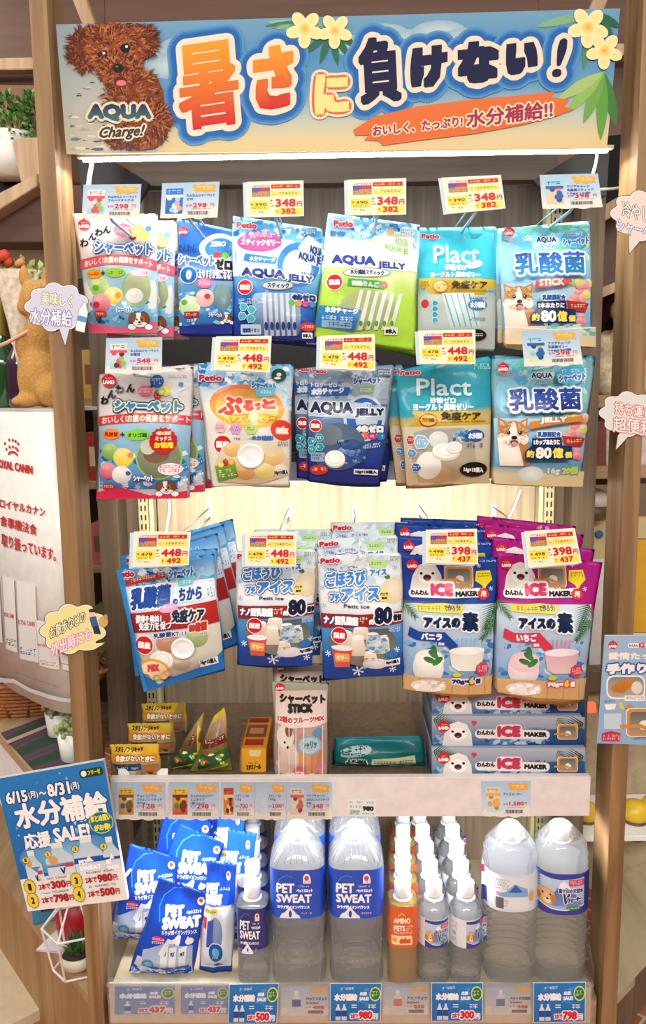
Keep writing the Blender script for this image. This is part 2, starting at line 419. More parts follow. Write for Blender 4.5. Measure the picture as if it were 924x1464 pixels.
# ------------------------------------------------------------------ the shop round the shelf
PXL, PXR = -0.427, 0.524
def brick_floor():
    m, nt, b = newmat('brick_floor')
    tc = nt.nodes.new('ShaderNodeTexCoord'); mp = nt.nodes.new('ShaderNodeMapping'); mp.inputs['Rotation'].default_value = (0, 0, .75)
    br = nt.nodes.new('ShaderNodeTexBrick'); br.inputs['Scale'].default_value = 5
    br.inputs['Color1'].default_value = (*lin('#a5624a'), 1); br.inputs['Color2'].default_value = (*lin('#c07a60'), 1); br.inputs['Mortar'].default_value = (*lin('#d8b9a6'), 1)
    br.inputs['Mortar Size'].default_value = .02
    nt.links.new(tc.outputs['Object'], mp.inputs[0]); nt.links.new(mp.outputs[0], br.inputs['Vector']); nt.links.new(br.outputs['Color'], b.inputs['Base Color'])
    b.inputs['Roughness'].default_value = .5
    return m
struct(mobj('floor', box(-3, 3, -2.6, 3.2, -.05, 0, bev=0), brick_floor()))
struct(mobj('wall_back', box(-3, 3, 3.2, 3.3, 0, 3.2, bev=0), plain('far_wall', '#b9a68c', .8)))
# ------------------------------------------------------------------ the display shelf and its parts
shelf = thing('display_shelf', 'tall wooden shop shelf holding all the hanging pouches and bottles', 'shelf', (.048, .2, 0))
def part(name, bm, mat, parent, label=None, smooth=False):
    o = mobj(name, bm, mat, parent, smooth); bpy.context.view_layer.update()
    o.location = tuple(-v for v in parent.location)     # built in room coordinates
    if label: o['label'] = label
    return o
for a, b in ((PXL-.029, PXL), (PXR, PXR+.029)):
    part('post', box(a, b, 0, .084, 0.0, 2.3), M['post'], shelf)
part('back_panel', box(-.383, .482, .44, .455, .33, 1.372), M['back'], shelf)
part('back_panel', box(-.383, .482, .44, .455, 1.374, 1.945), M['shadedback'], shelf, 'upper back panel, shade put into its darker wood')
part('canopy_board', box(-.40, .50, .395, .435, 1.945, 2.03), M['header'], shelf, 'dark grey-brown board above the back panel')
for sx, x in ((1, -.407), (-1, .505)):
    bm = bx(bmesh.new(), x-.011, x+.011, .405, .44, .33, 1.945, .001)
    u = part('slotted_upright', bm, M['upright'], shelf)
    bm = bmesh.new()
    for k in range(76):
        z = .345+k*.021
        for dx in (-.0045, .0045): bx(bm, x+dx-.0017, x+dx+.0017, .4042, .406, z, z+.0125)
    o = mobj('slot', bm, M['slot'], u)
    part('side_strip', box(x+sx*.0125, x+sx*.022, .41, .44, .33, 1.945, bev=.0005), plain('side_strip_lit', '#ddd5a0', .4) if sx == 1 else bpy.data.materials['side_strip_lit'], shelf)  # side return of the upright, lamp light put into its paler yellow
part('column', box(-.497, -.452, .36, .47, .0, 1.98), M['column'], shelf)
part('column', box(-.452, -.420, .43, .47, .0, 1.98), M['column'], shelf)
part('column', box(.545, .596, .37, .47, .0, 1.98), M['column'], shelf)
part('column', box(.519, .545, .43, .47, .0, 1.98), M['column'], shelf)
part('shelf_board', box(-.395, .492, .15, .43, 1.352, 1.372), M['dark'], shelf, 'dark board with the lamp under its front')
part('shelf_edge', box(-.395, .492, .138, .15, 1.340, 1.376), plain('edge_blue', '#b8c6d6', .3), shelf)
part('shelf_board', box(-.40, .497, .045, .43, .765, .785), M['column'], shelf)
part('bottom_board', box(-.415, .505, .012, .44, .355, .378), M['palewood'], shelf)
part('plinth', box(-.424, .521, .02, .44, .0, .352), M['board'], shelf)
part('painted_shade', box(-.38, .479, .425, .437, 1.376, 1.66), M['dark'], shelf, 'dark sheet standing in for shade behind the second row')  # near-black sheet added where the back panel only falls into shade
# price rail of the middle shelf: white back, clear lens in front
rail = thing('price_rail', 'long white price rail along the front of the middle shelf', 'rail', (.048, .03, .718))
part('rail_back', box(-.400, .496, .028, .043, .718, .796, bev=.001), M['rail'], rail)
part('lens', box(-.400, .010, .0195, .0205, .719, .800, bev=0), M['holder'], rail, 'clear lens over the tickets')
# bottom tray: clear lip and two clear sides
tray = thing('shelf_tray', 'clear plastic tray edging that holds the bottles on the bottom shelf', 'tray', (.045, .0, .305))
part('lip', box(-.418, .506, -.004, -.001, .305, .398, bev=.001), M['railclear'], tray)
part('lip_top', box(-.418, .506, -.006, .012, .392, .398, bev=.001), M['railclear'], tray)
for sx, x in ((-1, -.4165), (1, .5045)):
    part('side_panel', prism(bmesh.new(), [(x, 0, .395), (x, 0, .425), (x, .13, .55), (x, .40, .56), (x, .40, .38), (x, 0, .38)], (.002, 0, 0)), M['acrylic'], tray)
part('rail_back', box(-.417, .505, .006, .011, .306, .39, bev=.001), plain('tray_rail_back', '#d9c3a2', .5), tray)
# strip lamps: housing and lit tube
def lamp(label, x0, x1, y, z, tubez):
    t = thing('strip_lamp', label, 'lamp', ((x0+x1)/2, y, z))
    part('housing', box(x0, x1, y-.003, y+.010, z+.002, z+.008, bev=.001), M['upright'], t)
    bm = tube(bmesh.new(), [(x0+.01, y, z-.0015), (x1-.01, y, z-.0010)], .0032, 10)
    part('lit_tube', bm, M['ledtop' if z > 1.8 else 'led'], t, smooth=True)
zt = at(490, 224, .045)[2]
lamp('bright strip lamp running under the big banner', -.405, .50, .045, zt+.003, 0)
lamp('strip lamp under the dark board between second and third pouch rows', -.38, .48, .165, 1.341, 0)
lamp('strip lamp hidden behind the middle price rail above the bottles', -.39, .485, .050, .7165, 0)
# ------------------------------------------------------------------ hanging pouches
def smooth(a, b, x): t = np.clip((x-a)/(b-a), 0, 1); return t*t*(3-2*t)
def pouch(name, label, cat, group, tf, quad, Y, depth, stops, draw, gusset=0, seed=0, behind=(), blabel=None, hole=.5, wav=.004, fronttag='front one', zmin=None):
    P = np.array([at(tf[0]+x*tf[2], tf[1]+y*tf[2], Y) for x, y in quad])[:, (0, 2)]
    if zmin is not None: P[:, 1] = np.maximum(P[:, 1], zmin)
    o = np.array([P[2:, 0].mean(), Y, P[2:, 1].mean()]); Q = P-o[[0, 2]]
    ph = seed*1.7
    def inv(x, z):
        u = np.full_like(x, .5); v = np.full_like(x, .5)
        for _ in range(9):
            X = Q[0, 0]*(1-u)*(1-v)+Q[1, 0]*u*(1-v)+Q[2, 0]*u*v+Q[3, 0]*(1-u)*v-x
            Z = Q[0, 1]*(1-u)*(1-v)+Q[1, 1]*u*(1-v)+Q[2, 1]*u*v+Q[3, 1]*(1-u)*v-z
            a = (Q[1, 0]-Q[0, 0])*(1-v)+(Q[2, 0]-Q[3, 0])*v; b = (Q[3, 0]-Q[0, 0])*(1-u)+(Q[2, 0]-Q[1, 0])*u
            c = (Q[1, 1]-Q[0, 1])*(1-v)+(Q[2, 1]-Q[3, 1])*v; d = (Q[3, 1]-Q[0, 1])*(1-u)+(Q[2, 1]-Q[1, 1])*u
            det = a*d-b*c; u = u-(d*X-b*Z)/det; v = v-(a*Z-c*X)/det
        return np.clip(u, 0, 1), np.clip(v, 0, 1)
    def bulge(u, v):
        D = depth*np.power(np.clip(4*u*(1-u), 0, 1), .6)*smooth(.05, .5, v)*(1-(.85-.6*gusset)*smooth(.80, 1.0, v))
        w = .0011*np.sin(u*11+v*7+ph)+.0009*np.sin(v*19-u*8+ph*2)+.0007*np.sin(u*23+v*3+ph*3)+.0016*np.sin(u*5+ph)*(1-v)
        return D+w*(.25+.75*np.clip(4*u*(1-u), 0, 1))
    surf = lambda x, z: -bulge(*inv(x, z))
    root = thing(name, f'{label}, {fronttag}', cat, tuple(o), group)
    nu, nv = 26, 34
    bm = bmesh.new(); ink = bm.verts.layers.float_color.new('ink')
    cs = [lin(c) for _, c in stops]; ss = [q for q, _ in stops]
    def colr(v): return tuple(float(np.interp(v, ss, [c[k] for c in cs])) for k in range(3))+(1,)
    def pt(u, v):
        e = wav*math.sin(u*3.1+ph)*(v > .98)
        p = Q[0]*(1-u)*(1-v)+Q[1]*u*(1-v)+Q[2]*u*v+Q[3]*(1-u)*v
        s = .0012*math.sin(v*9+ph)*(1 if u > .5 else -1)*abs(2*u-1)
        return p[0]+s, p[1]+e-gusset*.010*math.sin(math.pi*u)*(v > .98)
    F_, B_ = [], []
    for j in range(nv+1):
        fr, br = [], []
        for i in range(nu+1):
            u, v = i/nu, j/nv; x, z = pt(u, v); d = float(bulge(np.array([u]), np.array([v]))[0])
            edge = i in (0, nu) or j in (0, nv)
            p = bm.verts.new((x, -d, z)); p[ink] = colr(v); fr.append(p)
            if edge: br.append(p)
            else:
                q = bm.verts.new((x, float(min(.0012+.2*d, .006)), z)); q[ink] = colr(v); br.append(q)
        F_.append(fr); B_.append(br)
    for j in range(nv):
        for i in range(nu):
            bm.faces.new((F_[j][i], F_[j+1][i], F_[j+1][i+1], F_[j][i+1]))
            try: bm.faces.new((B_[j][i], B_[j][i+1], B_[j+1][i+1], B_[j+1][i]))
            except ValueError: pass
    mobj('pouch_film', bm, M['film'], root, smooth=True)
    a = Art(tf, Y, o, surf)
    def clamp(p):
        u, v = inv(p[:, 0].copy(), p[:, 1].copy()); u = np.clip(u, .006, .994)[:, None]; v = np.clip(v, .004, .99)[:, None]
        return Q[0]*(1-u)*(1-v)+Q[1]*u*(1-v)+Q[2]*u*v+Q[3]*(1-u)*v
    a.clamp = clamp; draw(a); a.build(root)
    for k, b in enumerate(behind):
        word = ('second', 'third', 'fourth', 'fifth', 'sixth')[k]
        dup(root, f'{blabel or label}, {word} from the front', *b)
    return root
ZA = (90, 230, .28139); ZC = (320, 240, .32468); ZE = (590, 240, .36147); ZG = (120, 470, .35714); ZI = (410, 470, .33550)
ZK = (640, 460, .30736); ZL = (140, 730, .36797); ZN = (430, 730, .31385); ZP = (560, 740, .39394)
ICE = ['#2f7fc4', '#5aa7dc', '#9fd2ee', '#d9eefa', '#1f5fa8', '#ffffff', '#7cc0e6']
# small pictures used on several packs
def land_badge(a, cx, cy, r, word=True):
    a.part('brand_logo').ell(cx, cy, r, r*.86, '#d32836')
    a.poly([(cx-r*.25, cy-r*.8), (cx, cy-r*1.15), (cx+r*.25, cy-r*.8)], '#d32836')
    if word: a.tx('LAND', cx-r*.8, cy-r*.08, cx+r*.8, cy+r*.48, '#fff', b=r*.05); a.fine_print(cx-r*.5, cy-r*.45, cx+r*.5, cy-r*.2, '#f7d7d7')
def origin_badge(a, cx, cy, r):
    a.part('origin_badge').ell(cx, cy, r, r, '#fff').ell(cx, cy, r*.92, r*.92, '#d2232a')
    a.tx('国産', cx-r*.68, cy-r*.36, cx+r*.68, cy+r*.36, '#fff', b=r*.04)
def petio(a, x0, y0, x1, y1, dy=0):
    h = y1-y0
    a.part('brand_logo').tx('Petio', x0, y0, x1, y1, '#c8203a', b=h*.09, o=[('#f6e9ee', h*.12)], dy=dy)
    a.fine_print(x0+h*.6, y1+h*.2, x1, y1+h*.5, '#7d8fb5', dy=dy)
def puppy(a, cx, cy, r):
    """cartoon puppy peeping over the edge"""
    K = '#3a2a24'; a.part('puppy_picture')
    for sx in (-1, 1): a.ell(cx+sx*r*1.05, cy+r*.85, r*.55, r*.42, K).ell(cx+sx*r*1.05, cy+r*.85, r*.49, r*.36, '#fff')
    a.ell(cx, cy, r*1.04, r*.98, K).ell(cx, cy, r*.97, r*.91, '#fff')
    a.ell(cx-r*.85, cy-r*.25, r*.42, r*.72, K, rot=28).ell(cx-r*.85, cy-r*.25, r*.36, r*.66, '#8a5a34', rot=28)
    a.ell(cx+r*.72, cy-r*.35, r*.46, r*.76, K, rot=-22).ell(cx+r*.72, cy-r*.35, r*.40, r*.7, '#7a4a2a', rot=-22)
    a.ell(cx+r*.36, cy-r*.12, r*.3, r*.42, '#9a6a40')
    for sx in (-1, 1): a.ell(cx+sx*r*.32, cy-r*.05, r*.09, r*.12, '#2a1a14')
    a.ell(cx-r*.02, cy+r*.3, r*.17, r*.13, '#2a1a14'); a.ln([(cx-r*.3, cy+r*.5), (cx-r*.02, cy+r*.6), (cx+r*.26, cy+r*.5)], r*.07, K)
def jelly_dome(a, cx, cy, rx, ry, c, hi):
    a.ell(cx, cy, rx, ry, hi, c); a.ell(cx-rx*.25, cy-ry*.4, rx*.45, ry*.28, '#ffffff' if hi == '#fff' else hi)
def cup(a, cx, cy, r, rim='#f6f4ee', side='#d9d2c4', sq=.8):
    a.ell(cx, cy+r*.18, r*1.02, r*sq, side).ell(cx, cy, r, r*sq, rim, core='#fffdf8').ell(cx, cy, r*.72, r*sq*.72, '#e6e2da').ell(cx, cy-r*.03, r*.62, r*sq*.6, '#fbfaf6')
def fruit(a, cx, cy, r, kind):
    if kind == 'straw':
        a.ell(cx, cy, r*.85, r, '#d8243a', '#b5142a'); a.poly([(cx-r*.7, cy-r*.75), (cx, cy-r*1.25), (cx+r*.7, cy-r*.75), (cx, cy-r*.45)], '#3f9a3a')
        for i in range(7): a.ell(cx+r*.5*math.cos(i*2.4), cy+r*.5*math.sin(i*2.4), r*.06, r*.09, '#f6d98a', n=6)
    else:
        a.ell(cx, cy, r, r*.95, {'melon': '#9ac94a', 'lemon': '#f4cf3a', 'orange': '#f09a2e', 'apple': '#cf2e2e', 'grape': '#b0247a'}[kind], core={'melon': '#dff0a8', 'lemon': '#fdf0a0', 'orange': '#fbd08a', 'apple': '#f08a7a', 'grape': '#e070b0'}[kind])
def corgi(a, cx, cy, s):
    a.part('dog_photo')
    rnd = random.Random(5)
    a.poly([(cx-s*1.05, cy+s*.3), (cx+s*.85, cy+s*.3), (cx+s*1.1, cy+s*2.4), (cx-s*.9, cy+s*2.4)], '#fbf6ee', '#e9ddcb')
    a.poly([(cx+s*.3, cy+s*.5), (cx+s*.95, cy+s*.5), (cx+s*1.2, cy+s*2.4), (cx+s*.75, cy+s*2.4)], '#c98a50', '#b5743c')
    for sx in (-1, 1):
        a.poly([(cx+sx*s*.92, cy-s*.05), (cx+sx*s*1.02, cy-s*1.08), (cx+sx*s*.3, cy-s*.72)], '#c2854c').poly([(cx+sx*s*.82, cy-s*.25), (cx+sx*s*.92, cy-s*.9), (cx+sx*s*.45, cy-s*.66)], '#e8bfa0')
    a.ell(cx, cy, s, s*.86, '#c58a52', '#d2a066'); a.ell(cx, cy+s*.1, s*.26, s*.9, '#fdf8ef'); a.ell(cx, cy+s*.42, s*.62, s*.46, '#fffaf2')
    a.ell(cx-s*.75, cy+s*.45, s*.32, s*.4, '#fdf6ea').ell(cx+s*.75, cy+s*.45, s*.32, s*.4, '#fdf6ea')
    for i in range(80):
        t = rnd.uniform(0, 6.28); r0 = rnd.uniform(.5, .98); x, y = cx+s*r0*math.cos(t), cy+s*r0*.85*math.sin(t)
        a.ln([(x, y), (x+s*.16*math.cos(t), y+s*.16*math.sin(t))], s*.035, rnd.choice(['#b9713a', '#edc48f', '#f6e6cc']))
    for sx in (-1, 1): a.ell(cx+sx*s*.38, cy-s*.02, s*.13, s*.14, '#2b1a12').ell(cx+sx*s*.38-s*.03, cy-s*.06, s*.04, s*.04, '#fff', n=8)
    a.ell(cx, cy+s*.34, s*.2, s*.14, '#1c1414'); a.ell(cx, cy+s*.68, s*.26, s*.17, '#5a1a1c').ell(cx, cy+s*.74, s*.19, s*.13, '#e88a90')
def icemaker_tool(a, cx, cy, w, h):
    a.part('mould_picture')
    for sx, sy in ((-.42, -.5), (.42, -.5)): a.ell(cx+sx*w, cy+sy*h, w*.12, w*.12, '#c98f52')
    a.rrect(cx-w*.52, cy-h*.52, cx+w*.52, cy+h*.52, w*.14, '#f5e7d2').rrect(cx-w*.49, cy-h*.49, cx+w*.49, cy+h*.49, w*.13, '#c98f52').rrect(cx-w*.4, cy-h*.38, cx+w*.4, cy+h*.38, w*.1, '#6b6660', '#9a948c')
    a.ell(cx+w*.02, cy+h*.1, w*.16, h*.18, '#efe6d8'); a.ln([(cx-w*.66, cy+h*.15), (cx-w*.1, cy+h*.12), (cx+w*.2, cy+h*.3)], h*.13, '#d98a3a')
def seal_face(a, cx, cy, s):
    """white pup photo: pale face with dark eyes and nose"""
    a.part('pup_photo').poly([(cx-s*1.5, cy+s*1.5), (cx-s*1.25, cy+s*.1), (cx-s*.75, cy-s*.8), (cx, cy-s*1.05), (cx+s*.75, cy-s*.8), (cx+s*1.2, cy), (cx+s*1.35, cy+s*1.5)], '#f6f3ee', '#dcd6ce')
    a.ell(cx, cy+s*.1, s*.8, s*.6, '#fbf9f5')
    for sx in (-1, 1): a.ell(cx+sx*s*.5, cy-s*.12, s*.13, s*.11, '#221a1c')
    a.ell(cx, cy+s*.2, s*.34, s*.24, '#4a2426').ell(cx, cy+s*.36, s*.2, s*.12, '#a5485a')
def palm(a, x, y, L, ang, n=13, c=('#3f7a3a', '#2c5f38'), spread=.55, w=None):
    a.part('leaf_print'); rnd = random.Random(int(x+y))
    w = w or L*.045
    for i in range(n):
        t = (i+1)/n; bx_, by_ = x+L*t*math.cos(ang)*.8, y+L*t*math.sin(ang)*.8
        for s in (-1, 1):
            an = ang+s*(1.0-.5*t); l = L*.48*(1-.55*t)
            a.poly([(bx_-w*math.sin(an)*.5, by_+w*math.cos(an)*.5), (bx_+l*math.cos(an), by_+l*math.sin(an)), (bx_+w*math.sin(an)*.5, by_-w*math.cos(an)*.5)], c[i % len(c)]); a.layer -= 1
    a.layer += 1
def arcband(a, x0, x1, ytop, h, sag, c, n=12, dy=0):
    up = [(x0+(x1-x0)*i/n, ytop+dy*i/n-sag*4*(i/n)*(1-i/n)) for i in range(n+1)]
    a.poly(up+[(x, y+h) for x, y in up[::-1]], c)
GLINT = '#f4f8fb'

# --- row one
def draw_A(a):
    a.part('contents_print'); a.poly([(100, 545), (481, 540), (482, 880), (140, 882)], '#a9d3e2', '#5fa6cc')
    a.flecks(115, 700, 478, 830, ICE, 60, 6, 15, 3)
    for cx, cy, r, c, h in ((195, 640, 52, '#8fc25a', '#d6e7a0'), (268, 690, 48, '#f0cb3c', '#f8eaa0'), (205, 725, 50, '#d4506a', '#f2b4bd')): a.part('fruit_print'); jelly_dome(a, cx, cy, r, r*.92, c, h)
    a.ell(178, 652, 18, 15, '#69b02c').ell(292, 688, 16, 16, '#e8a72a').ell(180, 735, 18, 16, '#c22a44')
    a.part('clear_window').ell(384, 655, 70, 92, '#8fbf5a').ell(384, 655, 64, 86, '#b8bf90', '#8e9a80'); jelly_dome(a, 375, 690, 42, 38, '#c9c8be', '#ecece4')
    a.part('slogan_band'); arcband(a, 92, 482, 508, 52, 26, '#e0566f', dy=2)
    a.tx('おいしく!お腹の健康をサポート', 118, 512, 462, 548, '#fff3d0', arc=22, b=1.2)
    a.part('flavour_badge'); a.ell(170, 580, 42, 24, '#f0982e').ell(278, 574, 52, 24, '#9ccf3e'); a.fine_print(140, 572, 200, 592, '#a8481a').fine_print(240, 566, 316, 586, '#2f7a2a'); a.tx('+', 208, 566, 228, 588, '#333', b=2)
    a.ell(405, 575, 48, 20, '#f6c6d2'); a.fine_print(372, 568, 440, 586, '#c23a5a')
    a.part('title_lettering')
    for ch, x, y, sz in (('わ', 92, 398, 44), ('ん', 134, 368, 40), ('わ', 165, 345, 42), ('ん', 208, 333, 40)): a.tx(ch, x, y, x+sz, y+sz, '#2b2320', b=2.2)
    a.tx('シャーベット', 168, 408, 464, 474, '#3a6cb4', b=4, o=[('#ffffff', 6), ('#2b4f92', 11)], dy=14)
    a.part('fruit_print').ell(308, 352, 46, 34, '#e87a92'); a.fine_print(270, 338, 345, 372, '#fbe3e8', rows=2)
    fruit(a, 360, 385, 22, 'straw'); fruit(a, 385, 360, 34, 'melon'); fruit(a, 415, 385, 28, 'lemon')
    a.part('small_print').fine_print(385, 300, 470, 312, '#9a8f8a'); a.ell(437, 348, 17, 15, '#5aa5d6')
    a.rrect(172, 768, 234, 794, 4, '#c22a35'); a.fine_print(178, 774, 228, 788, '#fbe0d0'); a.tx('8個', 178, 798, 208, 818, '#3a2a24', b=1)
    a.tx('シャーベット', 290, 750, 362, 775, '#4a7fc0', b=1.5, o=[('#fff', 4)])
    a.part('bottom_band').poly([(128, 826), (300, 850), (482, 818), (482, 878), (140, 882)], '#e25a7c')
    puppy(a, 400, 812, 40); land_badge(a, 114, 330, 32)
pouch('treat_pouch', 'white sherbet pouch with pink band and cartoon puppy, top left', 'treat pouch', 'white fruit sherbet pouches', ZA, [(50, 268), (480, 270), (484, 880), (140, 884)], .055, .016,
      [(0, '#efeceb'), (.4, '#f2eeec'), (.6, '#e6e6e4'), (1, '#e8e4e4')], draw_A, seed=1,
      behind=[(.022, .03, -.004, .02), (.045, .06, -.002, .03)], blabel='white sherbet pouch with pink band, top left')
def draw_B(a):
    a.part('contents_print'); a.poly([(590, 640), (868, 640), (866, 850), (592, 850)], '#5b9fd4', '#2d6fb8'); a.flecks(590, 660, 862, 845, ICE, 70, 6, 14, 7)
    for cx, cy, r, c, h in ((650, 742, 56, '#a9cf8a', '#dfeecb'), (728, 702, 48, '#e7a9a2', '#f6dcd6')): a.part('fruit_print'); jelly_dome(a, cx, cy, r, r*.95, c, h)
    a.ell(622, 722, 16, 14, '#5fae2c').ell(742, 694, 16, 14, '#c8404e')
    a.part('clear_window').ell(815, 700, 42, 68, '#8fb0a0', '#5f7f98')
    a.part('ring_print').ell(795, 445, 100, 76, '#d7e9f6').ell(800, 448, 76, 54, '#3f8fd2', '#2f74c2'); a.tx('ZERO', 748, 410, 828, 438, '#e6f2fb', b=2.5, sl=6)
    a.ell(788, 482, 18, 18, '#d23a3a').ell(828, 486, 18, 18, '#6cb83a')
    a.part('title_lettering').tx('わんわん', 588, 424, 680, 468, '#20408a', b=1.2, dy=4)
    a.tx('シャーベット', 590, 476, 776, 530, '#2f6ec0', b=2.5, o=[('#f2f8fc', 6)], dy=12); a.tx('ゼロ', 778, 498, 864, 560, '#16181f', b=5, o=[('#f2f8fc', 6)], dy=4)
    a.part('slogan_band'); arcband(a, 584, 868, 545, 45, -8, '#2a3f9c', dy=22); a.tx('太りすぎが気になる!', 694, 556, 860, 604, '#fff', b=1.5, dy=6)
    a.part('zero_badge').ell(645, 585, 48, 46, '#f0f6fb').ell(645, 585, 43, 41, '#1f6fc4'); a.tx('0', 630, 560, 660, 610, '#fff', b=4, sl=4)
    a.ell(728, 628, 40, 26, '#d86a98'); a.fine_print(700, 616, 756, 640, '#fde6f0', rows=2)
    a.part('small_print').rrect(622, 770, 700, 800, 3, '#a8262e'); a.fine_print(630, 777, 692, 794, '#fde0d0'); a.fine_print(625, 806, 696, 824, '#eef4fb', rows=1)
    a.tx('シャーベット', 748, 775, 815, 800, '#e6f0fa', b=1.2, o=[('#2f62b4', 4)])
    a.part('bottom_band').poly([(590, 840), (866, 830), (866, 882), (592, 882)], '#23328e'); puppy(a, 838, 805, 22); land_badge(a, 614, 360, 26)
pouch('treat_pouch', 'blue zero-calorie sherbet pouch with white ring', 'treat pouch', 'blue zero sherbet pouches', ZA, [(580, 290), (872, 352), (868, 884), (592, 882)], .06, .015,
      [(0, '#2a63c4'), (.3, '#2b78d2'), (.5, '#9cc8e8'), (.6, '#4c92d2'), (1, '#2b3f9e')], draw_B, seed=2, behind=[(-.004, .03, .004, -.02)])
def draw_C(a):
    a.part('contents_print'); a.flecks(42, 222, 436, 420, ICE+['#cfe9f8'], 120, 7, 20, 11)
    a.poly([(40, 300), (300, 320), (430, 420), (430, 470), (40, 480)], '#eaf5fb', '#bfe0f2')
    a.ell(330, 430, 92, 100, '#3d86d8', n=30).ell(325, 440, 62, 76, '#e4f1fa', n=30)
    a.part('slogan_badge').ell(158, 328, 98, 44, '#e2559c', n=26); a.fine_print(84, 296, 226, 316, '#fde2f0', dy=-6); a.tx('スティックゼリー', 76, 312, 252, 344, '#fff', b=2, o=[('#c23a80', 2)], dy=4)
    for x in (122, 150, 178): a.ell(x, 292, 13, 11, '#f6b7d6')
    a.part('stick_print')
    for q, t in (((300, 352, 436, 380), 'AQUA'), ((318, 370, 436, 440), 'AQUA JE')):
        pass
    a.poly([(330, 350), (372, 296), (436, 340), (436, 440), (330, 420)], '#dcecf6'); a.tx('AQUA', 378, 338, 436, 384, '#23418e', b=2, dy=18); a.tx('AQUA JE', 330, 368, 430, 414, '#23418e', b=2, dy=26)
    a.part('flavour_tag').poly([(98, 366), (236, 388), (232, 400), (96, 380)], '#b9cfe0').poly([(96, 382), (238, 402), (234, 428), (90, 412)], '#2f86cf'); a.tx('水分チャージ', 116, 392, 230, 414, '#fff', b=1, dy=10)
    a.part('title_lettering').tx('AQUA', 80, 440, 276, 486, '#1f3a92', b=4, o=[('#f2f8fc', 4)], dy=18); a.tx('JELLY', 284, 472, 394, 512, '#1f3a92', b=3, o=[('#f2f8fc', 4)], dy=10)
    a.fine_print(326, 460, 400, 474, '#23418e', dy=8)
    a.part('stick_badge').ell(242, 524, 70, 21, '#8b97a2', n=26).ell(242, 524, 64, 17, '#dfe6ea'); a.tx('スティック', 196, 512, 292, 536, '#23324f', b=1.2, dy=2)
    origin_badge(a, 98, 530, 34)
    a.part('contents_window').rrect(130, 556, 340, 742, 26, '#9fc0da', '#3a5f9c')
    for i in range(6): x = 176+i*25; a.poly([(x, 560), (x+14, 556), (x+22, 740), (x+6, 742)], '#dfe3ec', '#b9c0d4'); a.ell(x+14, 700, 8, 18, '#2c3f84')
    a.part('zero_lettering').tx('4のゼロ', 302, 556, 406, 590, '#1c2f84', b=4, o=[('#f2f8fc', 4)], dy=6)
    for i, c in enumerate(('#66b84c', '#ee9a4c', '#d84a92', '#5a8ad0')): a.ell(302+i*30, 600+i*2, 14, 13, c)
    a.part('hexagon_print')
    for x, y in ((92, 616), (128, 630), (86, 656), (124, 668)): a.star(x, y, 22, 19, 3, '#d2eef6'); a.star(x, y, 19, 16, 3, '#4ab0c4')
    a.rrect(78, 692, 168, 736, 6, '#bcd3e4'); a.tx('電解質イオン', 86, 708, 160, 728, '#23418e', b=1)
    a.fine_print(70, 580, 180, 606, '#e4f2fa', rows=2)
    a.ell(372, 704, 34, 20, '#cf3f36'); a.fine_print(348, 696, 398, 712, '#fbe6d8')
    a.part('weight_label').rrect(346, 728, 392, 754, 3, '#eef2f6'); a.tx('8本入', 350, 732, 388, 750, '#1c2448', b=1.2)
    petio(a, 58, 240, 148, 268, dy=6); a.part('small_print').rrect(360, 270, 410, 300, 2, '#4f9bd4'); a.fine_print(364, 274, 408, 298, '#f4fafd', rows=2)
pouch('treat_pouch', 'bright blue jelly stick pouch with pink slogan badge', 'treat pouch', 'blue zero jelly stick pouches', ZC, [(38, 212), (440, 268), (404, 782), (40, 738)], .055, .018,
      [(0, '#2d8fd6'), (.22, '#8ccaf0'), (.45, '#7fc0ea'), (.62, '#2f7cc8'), (.85, '#1f3f9a'), (1, '#24327e')], draw_C, seed=3, behind=[(.006, .03, -.006, .03)])
